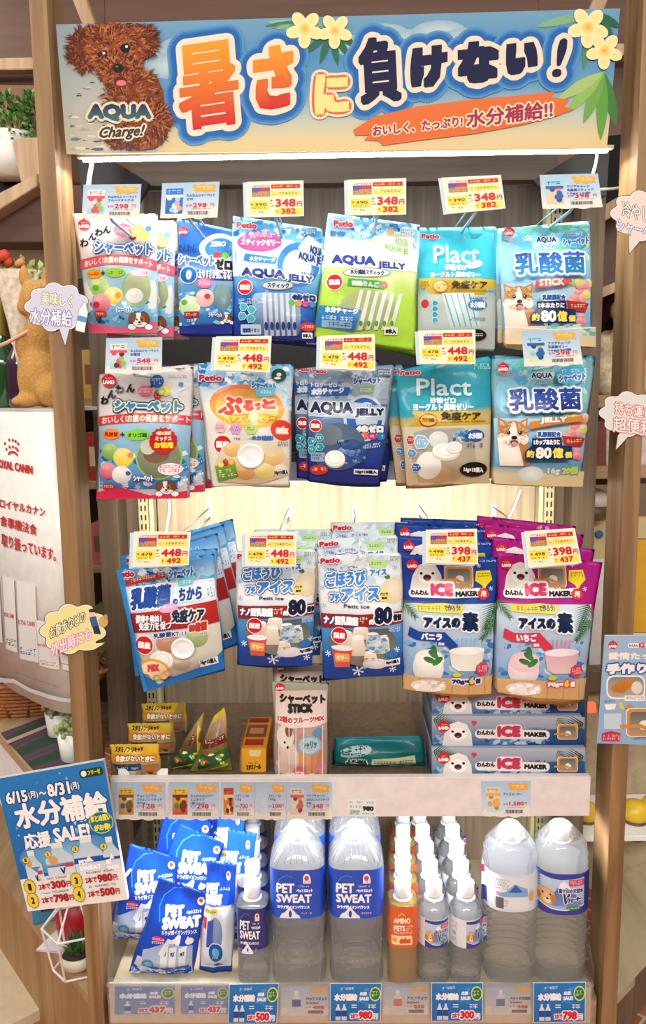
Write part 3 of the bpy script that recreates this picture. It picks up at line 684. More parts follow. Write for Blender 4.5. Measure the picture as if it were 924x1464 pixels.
def draw_D(a):
    a.part('contents_print'); a.flecks(470, 212, 850, 360, ICE+['#e6f4fb'], 110, 7, 20, 13)
    a.poly([(450, 300), (640, 330), (852, 360), (850, 460), (430, 440)], '#f4faf6', '#e8f3d4')
    a.part('stick_print').poly([(668, 320), (720, 270), (830, 300), (840, 400), (700, 370)], '#e4efe0'); a.tx('AQUA', 752, 300, 812, 345, '#a6cf86', b=1.5, dy=14); a.tx('AQUA JE', 706, 332, 812, 366, '#7fbf5a', b=1.5, dy=26)
    a.ell(735, 282, 18, 14, '#e8c98a').ell(668, 320, 16, 18, '#ecd9a8')
    a.part('title_lettering').tx('AQUA', 474, 382, 668, 432, '#2a3c92', b=4.5, o=[('#ffffff', 4)], dy=14); a.tx('JELLY', 676, 414, 800, 454, '#2a3c92', b=3, o=[('#fff', 4)], dy=10)
    a.fine_print(724, 402, 800, 414, '#2a3c92', dy=8)
    a.part('stick_badge').ell(628, 468, 106, 22, '#8f9a92', n=28).ell(628, 468, 99, 18, '#eef0ea'); a.tx('水分補給スティック', 556, 452, 704, 476, '#283050', b=1.2, dy=6)
    origin_badge(a, 488, 508, 36)
    a.part('flavour_tag').poly([(548, 494), (710, 506), (704, 540), (544, 526)], '#49ad44'); a.tx('完熟りんご', 562, 502, 682, 526, '#fff', b=1.6, dy=8); fruit(a, 704, 522, 15, 'apple')
    a.part('contents_window').poly([(560, 560), (600, 536), (700, 548), (748, 580), (752, 640), (690, 710), (580, 722), (500, 640), (520, 590)], '#b9c98a', '#8a9a5c')
    for i in range(6): x = 560+i*34; a.poly([(x+38, 545+i*3), (x+54, 545+i*3), (x+14, 718), (x-6, 718)], '#f0efe8', '#d3d6c4'); a.ell(x+8, 690, 8, 12, '#5a9a3a')
    a.part('charge_band').poly([(420, 606), (606, 632), (574, 726), (402, 698)], '#2f86c8', '#2a6fb4'); a.tx('水分チャージ', 446, 612, 592, 640, '#fff', b=2, o=[('#23559a', 3)], dy=14); a.fine_print(430, 650, 570, 672, '#d9ecf8', rows=1, dy=14); a.rrect(432, 672, 562, 702, 5, '#8fb8d2', dy=10); a.fine_print(440, 678, 556, 700, '#1f3f7c', rows=1, dy=10)
    a.part('weight_label').rrect(704, 706, 764, 738, 3, '#f2f5ea'); a.tx('8本入', 710, 712, 758, 734, '#1e2a20', b=2)
    petio(a, 484, 232, 570, 262, dy=4); a.part('small_print').rrect(776, 268, 832, 300, 2, '#cfe6f2'); a.fine_print(780, 272, 830, 298, '#3a6f9c', rows=2)
pouch('treat_pouch', 'lime green jelly stick pouch with apple flavour tag', 'treat pouch', 'lime green jelly stick pouches', ZC, [(462, 200), (862, 250), (842, 806), (396, 752)], .05, .02,
      [(0, '#3f9fdc'), (.2, '#b5dcf2'), (.4, '#d9eaa0'), (.6, '#b3d94e'), (1, '#a9dc3e')], draw_D, seed=4, behind=[(.008, .026, -.004, .02), (.014, .05, -.006, .03), (.018, .075, .0, .02)])
def draw_E(a, jelly=False):
    pass
def plact(a, z):
    """shared face of the teal pouches; z maps unit coordinates (100 x 100) to the crop"""
    Q = lambda x, y: z(np.array([[x, y]], float))[0]
    return Q
def draw_E(a):
    a.part('contents_print').rect(24, 440, 336, 505, '#d8b83c', '#c9a52e', dy=4)
    a.poly([(22, 505), (336, 508), (326, 722), (20, 700)], '#c9d3cf', '#a8b3ae')
    for i in range(5): a.poly([(110+i*24, 500), (140+i*24, 500), (176+i*22, 640), (146+i*22, 640)], '#e6eceb', '#bfcfce'); a.ln([(122+i*24, 505), (160+i*22, 632)], 5, '#4fb3c2')
    for i in range(4): a.star(84, 540+i*22, 15, 13, 3, '#c9e6ee'); a.star(84, 540+i*22, 12, 10, 3, '#3f9fc0')
    a.ell(46, 540, 14, 16, '#c23a3a')
    a.part('title_lettering').tx('Plact', 80, 306, 262, 382, '#f2fbfb', b=1.6); a.tx('砂糖ゼロ', 122, 386, 206, 412, '#f2fbfb', b=1.6); a.tx('ヨーグルト風味ゼリー', 66, 416, 262, 440, '#eefaf8', b=1.6)
    a.ell(240, 388, 34, 13, '#dff4f4', rot=-14); a.fine_print(218, 382, 264, 394, '#2f8fa4', dy=-6)
    a.part('slogan_band').tx('免疫ケア', 148, 452, 290, 484, '#3a2a10', b=1.4); a.fine_print(144, 488, 316, 496, '#5a4410')
    a.ell(106, 474, 32, 26, '#b8902a').ell(106, 474, 25, 20, '#e9d27a'); a.fine_print(88, 464, 124, 486, '#a03a20', rows=2)
    a.fine_print(30, 452, 60, 492, '#8a6a18', rows=3)
    a.part('water_badge').ell(250, 546, 38, 21, '#2f86c4'); a.tx('水分補給', 220, 534, 282, 558, '#fff', b=1.2); a.fine_print(216, 594, 286, 612, '#4a8fb4', rows=1); a.fine_print(214, 516, 290, 526, '#3f6f9a')
    a.part('weight_label').ell(246, 664, 42, 22, '#1c1c1c'); a.fine_print(216, 656, 280, 672, '#f0f0f0')
    petio(a, 34, 262, 106, 282)
pouch('treat_pouch', 'teal and grey yoghurt jelly stick pouch in the top row', 'treat pouch', 'teal yoghurt stick pouches', ZE, [(18, 238), (336, 232), (326, 722), (18, 708)], .055, .02,
      [(0, '#3cc0d6'), (.42, '#35b4cc'), (.44, '#2fa8c0'), (.6, '#c2ccc8'), (1, '#b4bcb6')], draw_E, seed=5, behind=[(-.004, .03, .004, -.02), (.004, .055, .006, .02)])
def nyusan(a, jelly):
    pass
def lactic_face(a, T, word, jelly):
    """pale blue pouch with corgi photo; T = (dx, dy, sx, sy) placing a 360 x 500 drawing"""
    X = lambda x: T[0]+x*T[2]
    Yc = lambda y: T[1]+y*T[3]
    S = T[2]
    a.part('contents_print').flecks(X(4), Yc(4), X(356), Yc(200), ['#7fcfe6', '#a5e0ee', '#5bbbd8', '#8fdcc8', '#d5f1f6', '#6fc9a8'], 70, 14*S, 34*S, 21)
    a.ell(X(306), Yc(60), 44*S, 46*S, '#5fc6b0').ell(X(54), Yc(150), 48*S, 70*S, '#8fd2ec')
    a.poly([(X(0), Yc(240)), (X(356), Yc(240)), (X(352), Yc(420)), (X(6), Yc(420))], '#bfe3f2', '#6fb2dc')
    rnd = random.Random(8)
    a.part('fruit_print')
    for i in range(16):
        x, y = X(rnd.uniform(255, 345)), Yc(rnd.uniform(232, 330)); jelly_dome(a, x, y, 20*S, 18*S, *rnd.choice([('#e98aa0', '#f8c8d2'), ('#d9cf5a', '#f2ecae'), ('#8fcf7a', '#cdeebb'), ('#d86a6a', '#f0b4b0'), ('#e6d08a', '#f8efc8')]))
    a.poly([(X(250), Yc(308)), (X(345), Yc(318)), (X(330), Yc(352)), (X(262), Yc(350))], '#b5302a'); a.fine_print(X(268), Yc(322), X(328), Yc(340), '#f3c9a0', dy=-3)
    for x, y in ((310, 372), (318, 392), (306, 388)): jelly_dome(a, X(x), Yc(y), 17*S, 15*S, '#e0607c', '#f4b0bc')
    corgi(a, X(66), Yc(296), 52*S)
    a.part('title_lettering')
    a.tx('乳酸菌', X(48), Yc(122), X(322), Yc(212), '#274fae', b=3.2*S, o=[('#f7fbfd', 7*S), ('#8fc8e6', 11*S)], dy=-6*S, c2='#1b2f7c' if jelly else '#2a8fd0')
    a.tx('AQUA', X(136), Yc(58), X(216), Yc(84), '#1f2c6a', b=1.2*S, o=[('#eef8fb', 3*S)]); a.tx('Charge', X(150), Yc(88), X(212), Yc(106), '#8a9ab8', b=.6*S, sl=5)
    a.ell(X(286), Yc(68), 56*S, 38*S, '#4ab4e0', rot=-8); a.fine_print(X(248), Yc(46), X(326), Yc(62), '#d5eefa', dy=-6*S); a.tx('シャーベット', X(238), Yc(68), X(342), Yc(98), '#2f7fd0', b=2*S, o=[('#e9f6fc', 4*S)], dy=-10*S)
    a.part('type_lettering')
    if jelly:
        a.poly([(X(120), Yc(252)), (X(318), Yc(228)), (X(330), Yc(248)), (X(220), Yc(262)), (X(120), Yc(280))], '#d9822e'); a.tx('JELLY', X(158), Yc(234), X(262), Yc(262), '#f6f2ea', b=2.5*S, o=[('#6a5a4a', 2*S)], dy=-4)
    else:
        a.poly([(X(124), Yc(236)), (X(262), Yc(228)), (X(266), Yc(240)), (X(238), Yc(252)), (X(122), Yc(266))], '#e0516a'); a.tx('STICK', X(136), Yc(230), X(232), Yc(258), '#f9e6c8', b=2*S, o=[('#d83a50', 2*S)], dy=-4)
    a.part('slogan_lettering').tx('乳酸菌配合', X(148), Yc(290), X(238), Yc(312), '#2a5aa8', b=1.4*S, o=[('#f4fafc', 4*S)])
    a.poly([(X(128), Yc(316)), (X(238), Yc(312)), (X(242), Yc(344)), (X(280), Yc(346)), (X(280), Yc(400)), (X(104), Yc(402)), (X(102), Yc(372)), (X(128), Yc(344))], '#1a2c5c'); a.tx(word, X(134), Yc(320), X(234), Yc(342), '#f2f4f6', b=1.5*S)
    a.tx('約', X(108), Yc(362), X(138), Yc(392), '#f2df5a', b=1.5*S, o=[('#1a2c5c', 5*S)]); a.tx('80', X(142), Yc(350), X(202), Yc(396), '#f6f4e4', b=3*S, o=[('#1a2c5c', 6*S)]); a.tx('億', X(204), Yc(352), X(246), Yc(394), '#f2df5a', b=2*S, o=[('#1a2c5c', 5*S)]); a.tx('個', X(250), Yc(368), X(278), Yc(394), '#e9d65a', b=1.5*S)
    a.part('small_print').fine_print(X(275), Yc(18), X(345), Yc(28), '#4f8aa8'); a.fine_print(X(20), Yc(66), X(124), Yc(86), '#c87ab8', rows=2, dy=-8)
    land_badge(a, X(30), Yc(40), 22*S)
def draw_F(a):
    lactic_face(a, (343, 222, 1.0, 1.0), '1本あたりに', False)
    a.part('gusset_fold').poly([(352, 632), (708, 634), (714, 718), (358, 704)], '#e6dcc0', '#dcc898'); a.flecks(480, 624, 706, 668, ['#7fc6e0', '#bfe6d0', '#5fb8b0'], 24, 8, 18, 4)
    a.ln([(356, 634), (530, 648), (708, 636)], 5, '#f2f6f6')
pouch('treat_pouch', 'pale blue pouch with corgi photo in the top row', 'treat pouch', 'pale blue corgi stick pouches', ZE, [(338, 240), (704, 210), (714, 716), (356, 704)], .05, .022,
      [(0, '#6fc8e2'), (.3, '#a9dcee'), (.5, '#8cc8e8'), (.82, '#6fb4dc'), (.86, '#e6dcc0'), (1, '#dcc898')], draw_F, gusset=.5, seed=6, behind=[(-.006, .035, .003, .02)])
# --- row two
def draw_G(a):
    a.part('contents_print'); a.poly([(70, 372), (430, 372), (424, 640), (58, 640)], '#a3cbe0', '#3f7fbc'); a.flecks(68, 470, 420, 640, ICE, 80, 6, 15, 31)
    a.part('clear_window').ell(310, 512, 90, 88, '#8fd04a', n=28).ell(310, 512, 84, 82, '#8f9480', '#767a5c'); a.ell(300, 500, 50, 34, '#7a5a44').ell(268, 470, 30, 30, '#c9ccb8')
    a.part('fruit_print')
    for cx, cy, r, c, h in ((113, 490, 36, '#6fa83e', '#b9d88a'), (170, 512, 42, '#f0cf2c', '#f6e68a'), (104, 565, 36, '#d84a66', '#f0a8ae'), (163, 580, 40, '#d9d4cc', '#f4f2ee')): jelly_dome(a, cx, cy, r, r*.9, c, h)
    a.ell(200, 502, 12, 10, '#e8962a').ell(190, 574, 10, 9, '#3f5f92')
    a.part('slogan_band'); arcband(a, 62, 440, 352, 36, 14, '#d8354a', dy=-2); a.tx('おいしく!お腹の健康をサポート', 78, 352, 428, 382, '#fbe9d0', b=1, arc=10, dy=-2)
    a.part('flavour_badge').ell(120, 420, 36, 22, '#f08a2c').ell(226, 422, 48, 22, '#8fd040'); a.tx('乳酸菌', 92, 412, 148, 430, '#b02a1a', b=1); a.tx('オリゴ糖', 188, 414, 266, 432, '#1f6a2a', b=1); a.tx('+', 158, 412, 176, 430, '#333', b=2)
    a.star(328, 446, 55, 48, 18, '#c8201f'); a.tx('4種の果実', 300, 408, 358, 424, '#fbe6c0', b=.8); a.tx('ミックス', 298, 428, 360, 446, '#fff', b=1); a.tx('お徳用', 292, 450, 366, 476, '#ffe23a', b=2)
    a.ell(355, 558, 48, 24, '#f3e3e6'); a.fine_print(314, 542, 396, 572, '#c8304e', rows=2)
    a.part('title_lettering')
    for ch, x, y, sz in (('わ', 70, 270, 34), ('ん', 98, 244, 36), ('わ', 128, 224, 36), ('ん', 172, 220, 36)): a.tx(ch, x, y, x+sz, y+sz, '#241c1a', b=2.5)
    a.tx('シャーベット', 128, 284, 398, 332, '#3f74b0', b=4, o=[('#d9e6c0', 5), ('#1f2c4a', 10)], dy=4)
    a.part('fruit_print').ell(296, 210, 28, 26, '#2a58a8'); a.fine_print(274, 198, 318, 224, '#e6eefa', rows=2); a.ell(250, 248, 32, 22, '#e06a84'); a.fine_print(224, 238, 278, 258, '#fbdfe6', rows=2); a.tx('+', 268, 222, 284, 238, '#222', b=2)
    fruit(a, 300, 264, 18, 'straw'); fruit(a, 334, 248, 22, 'lemon'); fruit(a, 318, 252, 15, 'melon')
    a.poly([(352, 246), (388, 244), (380, 276), (358, 276)], '#d9eaf4').ln([(366, 256), (408, 238)], 4, '#e8e8ea')
    a.part('small_print').fine_print(340, 186, 412, 198, '#6f6a68', rows=2); a.ell(392, 222, 10, 9, '#3f8fce')
    a.rrect(84, 618, 134, 640, 3, '#c23530'); a.fine_print(90, 622, 130, 634, '#fbe4d4')
    a.tx('シャーベット', 212, 580, 292, 606, '#f4f8fc', b=1.5, o=[('#3a62ac', 4)]); a.fine_print(216, 610, 286, 626, '#f0b0c0')
    a.part('bottom_band').poly([(57, 652), (160, 630), (270, 664), (420, 646), (420, 682), (55, 682)], '#dc2f55'); puppy(a, 338, 632, 30); land_badge(a, 105, 208, 30)
pouch('treat_pouch', 'large white sherbet pouch with red bargain badge', 'treat pouch', 'large white sherbet pouches', ZG, [(58, 182), (440, 152), (420, 682), (52, 684)], .045, .022,
      [(0, '#dcd9d8'), (.35, '#e4e0df'), (.5, '#d0d4d4'), (1, '#d9d0d0')], draw_G, seed=7, behind=[(.024, .03, .006, -.02), (.034, .06, .008, -.03)])
def draw_H(a):
    a.part('contents_print').flecks(456, 150, 834, 240, ICE, 90, 8, 20, 41); a.flecks(770, 190, 836, 330, ['#8ec6e6', '#c6e2f2', '#f0d8b8'], 24, 8, 20, 5)
    a.part('title_print').ell(655, 310, 150, 86, '#ec7a4c', c2='#f6c23c', n=34, rot=8).ell(655, 312, 128, 70, '#f4a04a', c2='#fbdc74', n=34, rot=8)
    a.part('title_lettering')
    for ch, x0, y0, x1, y1 in (('ぷ', 540, 270, 640, 345), ('る', 640, 285, 686, 330), ('っ', 684, 296, 716, 326), ('と', 714, 280, 772, 322)): a.tx(ch, x0, y0, x1, y1, '#e8443a', b=5, o=[('#fbe6cc', 6)], dy=0)
    a.tx('サプリ', 592, 342, 668, 372, '#f6d22c', b=3, o=[('#d8742a', 4)]); a.tx('ゼリー', 700, 342, 772, 372, '#f6d22c', b=3, o=[('#d8742a', 4)]); a.ell(684, 350, 20, 20, '#f4dca8')
    a.tx('シャーベット', 672, 208, 772, 240, '#2f7fd0', b=2.5, o=[('#e6f3fb', 4)], dy=10); a.poly([(686, 242), (770, 232), (760, 268), (694, 274)], '#6fc8e8'); a.fine_print(698, 246, 758, 262, '#e8f7fc')
    a.part('flavour_badge')
    for cx, cy, r, c in ((552, 392, 26, '#f2c0c4'), (614, 398, 26, '#d9a6d6'), (676, 398, 27, '#b9dc7a')): a.star(cx, cy, r, r*.8, 6, c); a.fine_print(cx-16, cy-9, cx+16, cy+9, '#b0305a', rows=2)
    a.ell(796, 404, 46, 38, '#df3d30', rot=30); a.tx('mix', 772, 386, 822, 420, '#fbeee0', b=4, dy=3)
    a.part('slogan_lettering').tx('水分補給!', 676, 424, 762, 444, '#2f6ab8', b=1.5); a.fine_print(606, 432, 674, 444, '#3f7ac0')
    origin_badge(a, 562, 460, 38)
    a.part('contents_window').poly([(560, 470), (640, 440), (780, 450), (818, 520), (806, 590), (700, 620), (560, 612), (530, 540)], '#e3d6bf', '#d9c4a0')
    for cx, cy, r, c, h in ((602, 480, 36, '#d8a35a', '#eccb94'), (764, 512, 40, '#dcae62', '#f0d8a0'), (650, 568, 42, '#e39a50', '#f2c48a'), (728, 566, 40, '#e8cf62', '#f6eaa4'), (790, 560, 26, '#e8dcc4', '#f6efe0')): jelly_dome(a, cx, cy, r, r*.8, c, h)
    a.part('basket_picture').poly([(530, 546), (612, 528), (624, 590), (542, 612)], '#7fae3c', '#5f9a34'); a.fine_print(546, 560, 614, 596, '#f4f0d0', rows=2, dy=-10); fruit(a, 574, 532, 14, 'straw'); fruit(a, 598, 528, 13, 'orange'); fruit(a, 556, 540, 12, 'lemon')
    a.part('weight_label').tx('16g×15個入', 766, 562, 820, 584, '#3a3a44', b=1.2, o=[('#f2eee6', 3)]); a.fine_print(780, 446, 822, 470, '#5a4a44', rows=2)
    a.part('green_badge').ell(782, 186, 30, 26, '#1f4f34'); a.ell(782, 184, 10, 8, '#e8eee8').ell(776, 198, 14, 5, '#e8eee8')
    petio(a, 464, 184, 556, 210)
def window_cup(root_fn, *a): pass
hp = pouch('treat_pouch', 'white pouch with orange jelly lettering and clear window', 'treat pouch', 'orange lettered jelly pouches', ZG, [(450, 165), (838, 140), (826, 628), (514, 642)], .045, .022,
      [(0, '#6fb3e0'), (.16, '#cfe4f0'), (.3, '#efece4'), (.6, '#ebe4d6'), (1, '#e9e1d4')], draw_H, seed=8, behind=[(-.014, .03, .006, .06)])
def real_cup(root, tf, x, y, r, Y, d):
    """a jelly cup pressing against the clear window of its pouch"""
    p = at(tf[0]+x*tf[2], tf[1]+y*tf[2], Y); R = r*tf[2]/F*(Y-CAM[1])
    bm = bmesh.new(); n = 30
    prof = [(1.0, 0), (1.02, .10), (1.0, .16), (.93, .2), (.84, .17), (.8, .12), (.45, .13), (0.05, .135)]
    rings = []
    for q, h in prof: rings.append([bm.verts.new((R*q*math.cos(2*math.pi*k/n), -R*h-d, R*q*.92*math.sin(2*math.pi*k/n))) for k in range(n)])
    for i in range(len(rings)-1):
        for k in range(n): bm.faces.new((rings[i][k], rings[i+1][k], rings[i+1][(k+1) % n], rings[i][(k+1) % n]))
    bm.faces.new(rings[-1][::-1])
    bmesh.ops.recalc_face_normals(bm, faces=bm.faces[:])
    o = mobj('jelly_cup', bm, M['cap'], root, smooth=True); o.location = (p[0]-root.location[0], 0, p[2]-root.location[2])
real_cup(hp, ZG, 675, 505, 52, .045, .027)
def draw_I(a):
    a.part('contents_print').flecks(96, 170, 450, 300, ['#8f9fb4', '#b9c4d0', '#5f7fae', '#d3dbe2', '#7f92a8'], 70, 9, 24, 51)
    a.poly([(92, 235), (270, 250), (262, 285), (92, 290)], '#2f5fae'); a.tx('トロリーゼロ', 104, 228, 214, 248, '#e8eef6', b=1, dy=2); a.tx('水分チャージ', 104, 254, 246, 284, '#e8f0f8', b=2.5, dy=-8)
    a.poly([(270, 230), (440, 210), (430, 300), (300, 290)], '#9fb4c4'); a.tx('シャーベット', 284, 210, 402, 240, '#2a56a8', b=2.5, o=[('#dfe9f2', 4)], dy=-6); a.poly([(300, 250), (376, 240), (366, 276), (312, 284)], '#8fae8a'); a.fine_print(312, 252, 364, 270, '#e6f0e0', rows=2)
    a.part('zero_print').ell(330, 380, 88, 98, '#c9d8e6', n=30).ell(330, 380, 76, 86, '#2f5fb4', n=30).ell(340, 378, 48, 66, '#c2cfdc', n=30)
    a.part('title_lettering').poly([(94, 300), (280, 312), (420, 330), (420, 390), (92, 372)], '#b9c8d6'); a.tx('AQUA', 100, 308, 284, 366, '#16224e', b=4, o=[('#dfe8f0', 4)], dy=4); a.tx('JELLY', 290, 338, 416, 378, '#16224e', b=3.5, o=[('#dfe8f0', 4)], dy=0)
    a.fine_print(340, 322, 424, 334, '#16224e'); a.tx('4のゼロ', 294, 404, 412, 440, '#eef2f6', b=4, o=[('#1c2a66', 4)], dy=4)
    for i, c in enumerate(('#5fb04c', '#e0744c', '#c83a86', '#2f80c0')): a.ell(295+i*35, 452+i*2, 18, 16, c); a.fine_print(285+i*35, 446+i*2, 305+i*35, 460+i*2, '#f0f0f0')
    a.part('contents_window').ell(215, 500, 120, 100, '#4f6478', '#3a5a8c', n=34); a.ell(180, 450, 58, 44, '#6a7884').ell(275, 520, 62, 52, '#2f4f86'); a.flecks(215, 470, 335, 570, ['#2a467c', '#5f80b4', '#3f5f98', '#8fa8cc', '#1f3560'], 70, 6, 14, 53)
    cup(a, 206, 548, 42)
    origin_badge(a, 124, 412, 27)
    a.part('hexagon_print')
    for x, y in ((140, 462), (106, 478), (142, 500), (108, 512)): a.star(x, y, 21, 18, 3, '#8fd0d8'); a.star(x, y, 17, 15, 3, '#2a92a4'); a.fine_print(x-10, y-7, x+10, y+7, '#e6f6f6')
    a.rrect(104, 524, 164, 562, 6, '#8da3b8'); a.fine_print(110, 530, 160, 556, '#1f2f5c', rows=2)
    a.ell(138, 598, 38, 22, '#c6342c'); a.fine_print(110, 588, 166, 606, '#f6dccc', dy=-3)
    a.part('weight_label').poly([(286, 592), (388, 598), (386, 622), (284, 616)], '#eceef0'); a.tx('16g×15個入', 292, 596, 384, 614, '#161a30', b=1.6, dy=5); a.fine_print(330, 488, 400, 510, '#e4eaf2', rows=2, dy=-8)
    a.rrect(386, 172, 440, 202, 2, '#5a7086'); a.fine_print(390, 176, 438, 198, '#e8eef2', rows=2); petio(a, 110, 172, 172, 190)
ip = pouch('treat_pouch', 'navy blue jelly pouch with silver-blue zero print', 'treat pouch', 'navy zero jelly pouches', ZI, [(88, 178), (464, 152), (400, 668), (86, 654)], .05, .02,
      [(0, '#7f93ac'), (.25, '#9fb2c4'), (.45, '#5f7fb0'), (.6, '#2f4f90'), (.85, '#20348a'), (1, '#1f2c72')], draw_I, seed=9, behind=[(-.020, .03, .006, -.04), (.016, .055, .004, .02)])
def draw_J(a):
    a.part('contents_print').rect(486, 352, 878, 418, '#d9b83c', '#c9a22e', dy=-4); a.poly([(492, 418), (876, 405), (862, 662), (512, 668)], '#d6cdb8', '#c2a982')
    a.part('contents_window').poly([(540, 440), (600, 424), (740, 420), (790, 440), (800, 560), (720, 650), (560, 655), (530, 560)], '#a9aeac', '#b99a70'); a.flecks(700, 425, 790, 480, ['#3f7fae', '#8fc0d8', '#2f5f92', '#d6e6ee'], 34, 6, 13, 63)
    jelly_dome(a, 640, 620, 60, 40, '#b98a58', '#d9b486'); jelly_dome(a, 600, 580, 52, 60, '#e3ddd2', '#f6f3ee'); jelly_dome(a, 640, 470, 40, 36, '#d2d3cf', '#ecedea'); cup(a, 672, 515, 58, sq=.55); cup(a, 706, 500, 34, sq=.7)
    a.part('title_lettering').tx('Plact', 552, 212, 784, 286, '#d9f0f2', b=2); a.tx('砂糖ゼロ', 608, 292, 714, 318, '#e0f2f2', b=1.2); a.tx('ヨーグルト風味ゼリー', 536, 318, 790, 350, '#e0f2f2', b=2, dy=-2)
    a.part('slogan_band').tx('免疫ケア', 650, 352, 822, 388, '#3a2408', b=2); a.fine_print(648, 392, 840, 400, '#6a4c14', dy=-4); a.ell(598, 388, 38, 28, '#b5401c').ell(598, 388, 33, 23, '#e6b83a'); a.tx('プラズマ乳酸菌', 572, 378, 624, 396, '#7a2a10', b=.8)
    a.part('hexagon_print')
    for x, y, r, c in ((526, 472, 24, '#c03a30'), (568, 480, 36, '#8fbfe0'), (530, 528, 22, '#5a8fc8'), (548, 588, 24, '#2f62ae')): a.star(x, y, r, r*.87, 3, '#eef2f4'); a.star(x, y, r*.88, r*.76, 3, c); a.fine_print(x-r*.5, y-r*.35, x+r*.5, y+r*.35, '#f4f6f6', rows=2)
    a.part('water_badge').ell(796, 452, 40, 25, '#2a56a8'); a.tx('水分補給', 764, 440, 828, 466, '#e8f2fa', b=1.6); a.fine_print(760, 484, 826, 506, '#3a4a70', rows=1)
    a.part('weight_label').ell(790, 595, 60, 32, '#161412'); a.tx('16g×15個入', 746, 582, 834, 608, '#f2f0ec', b=1.4, dy=6)
    petio(a, 482, 178, 570, 200, dy=-4); a.part('small_print').fine_print(796, 148, 862, 174, '#d2eef0', rows=2)
jp = pouch('treat_pouch', 'teal and beige yoghurt jelly pouch with clear window', 'treat pouch', 'teal yoghurt jelly pouches', ZI, [(460, 192), (878, 114), (864, 664), (510, 672)], .045, .024,
      [(0, '#2fa6ba'), (.38, '#2b9db4'), (.42, '#c9b060'), (.55, '#cfc4aa'), (1, '#b99c74')], draw_J, seed=10, behind=[(-.016, .03, .004, -.04), (.014, .05, .006, .04)])
def draw_K(a):
    lactic_face(a, (212, 170, 1.22, 1.16), '1カップあたりに', True)
    a.part('gusset_fold').poly([(206, 700), (618, 690), (616, 768), (204, 752)], '#d9cba8', '#d3bb88'); a.ell(365, 700, 58, 36, '#cfd6d0', core='#eef2ee'); a.tx('16g', 440, 670, 498, 706, '#d6e4c8', b=2, o=[('#6f94b0', 4)]); a.tx('20個', 504, 664, 584, 704, '#bcd45a', b=3, o=[('#5f86a8', 4)])
kp = pouch('treat_pouch', 'pale blue pouch with corgi photo in the second row', 'treat pouch', 'pale blue corgi jelly pouches', ZK, [(206, 172), (690, 162), (616, 768), (204, 752)], .045, .022,
      [(0, '#6aa9b4'), (.3, '#9cc6d2'), (.5, '#7fb0cc'), (.85, '#6f9fc0'), (.9, '#d9cba8'), (1, '#d3bb88')], draw_K, gusset=.5, seed=11, behind=[(.006, .035, .006, .02)])
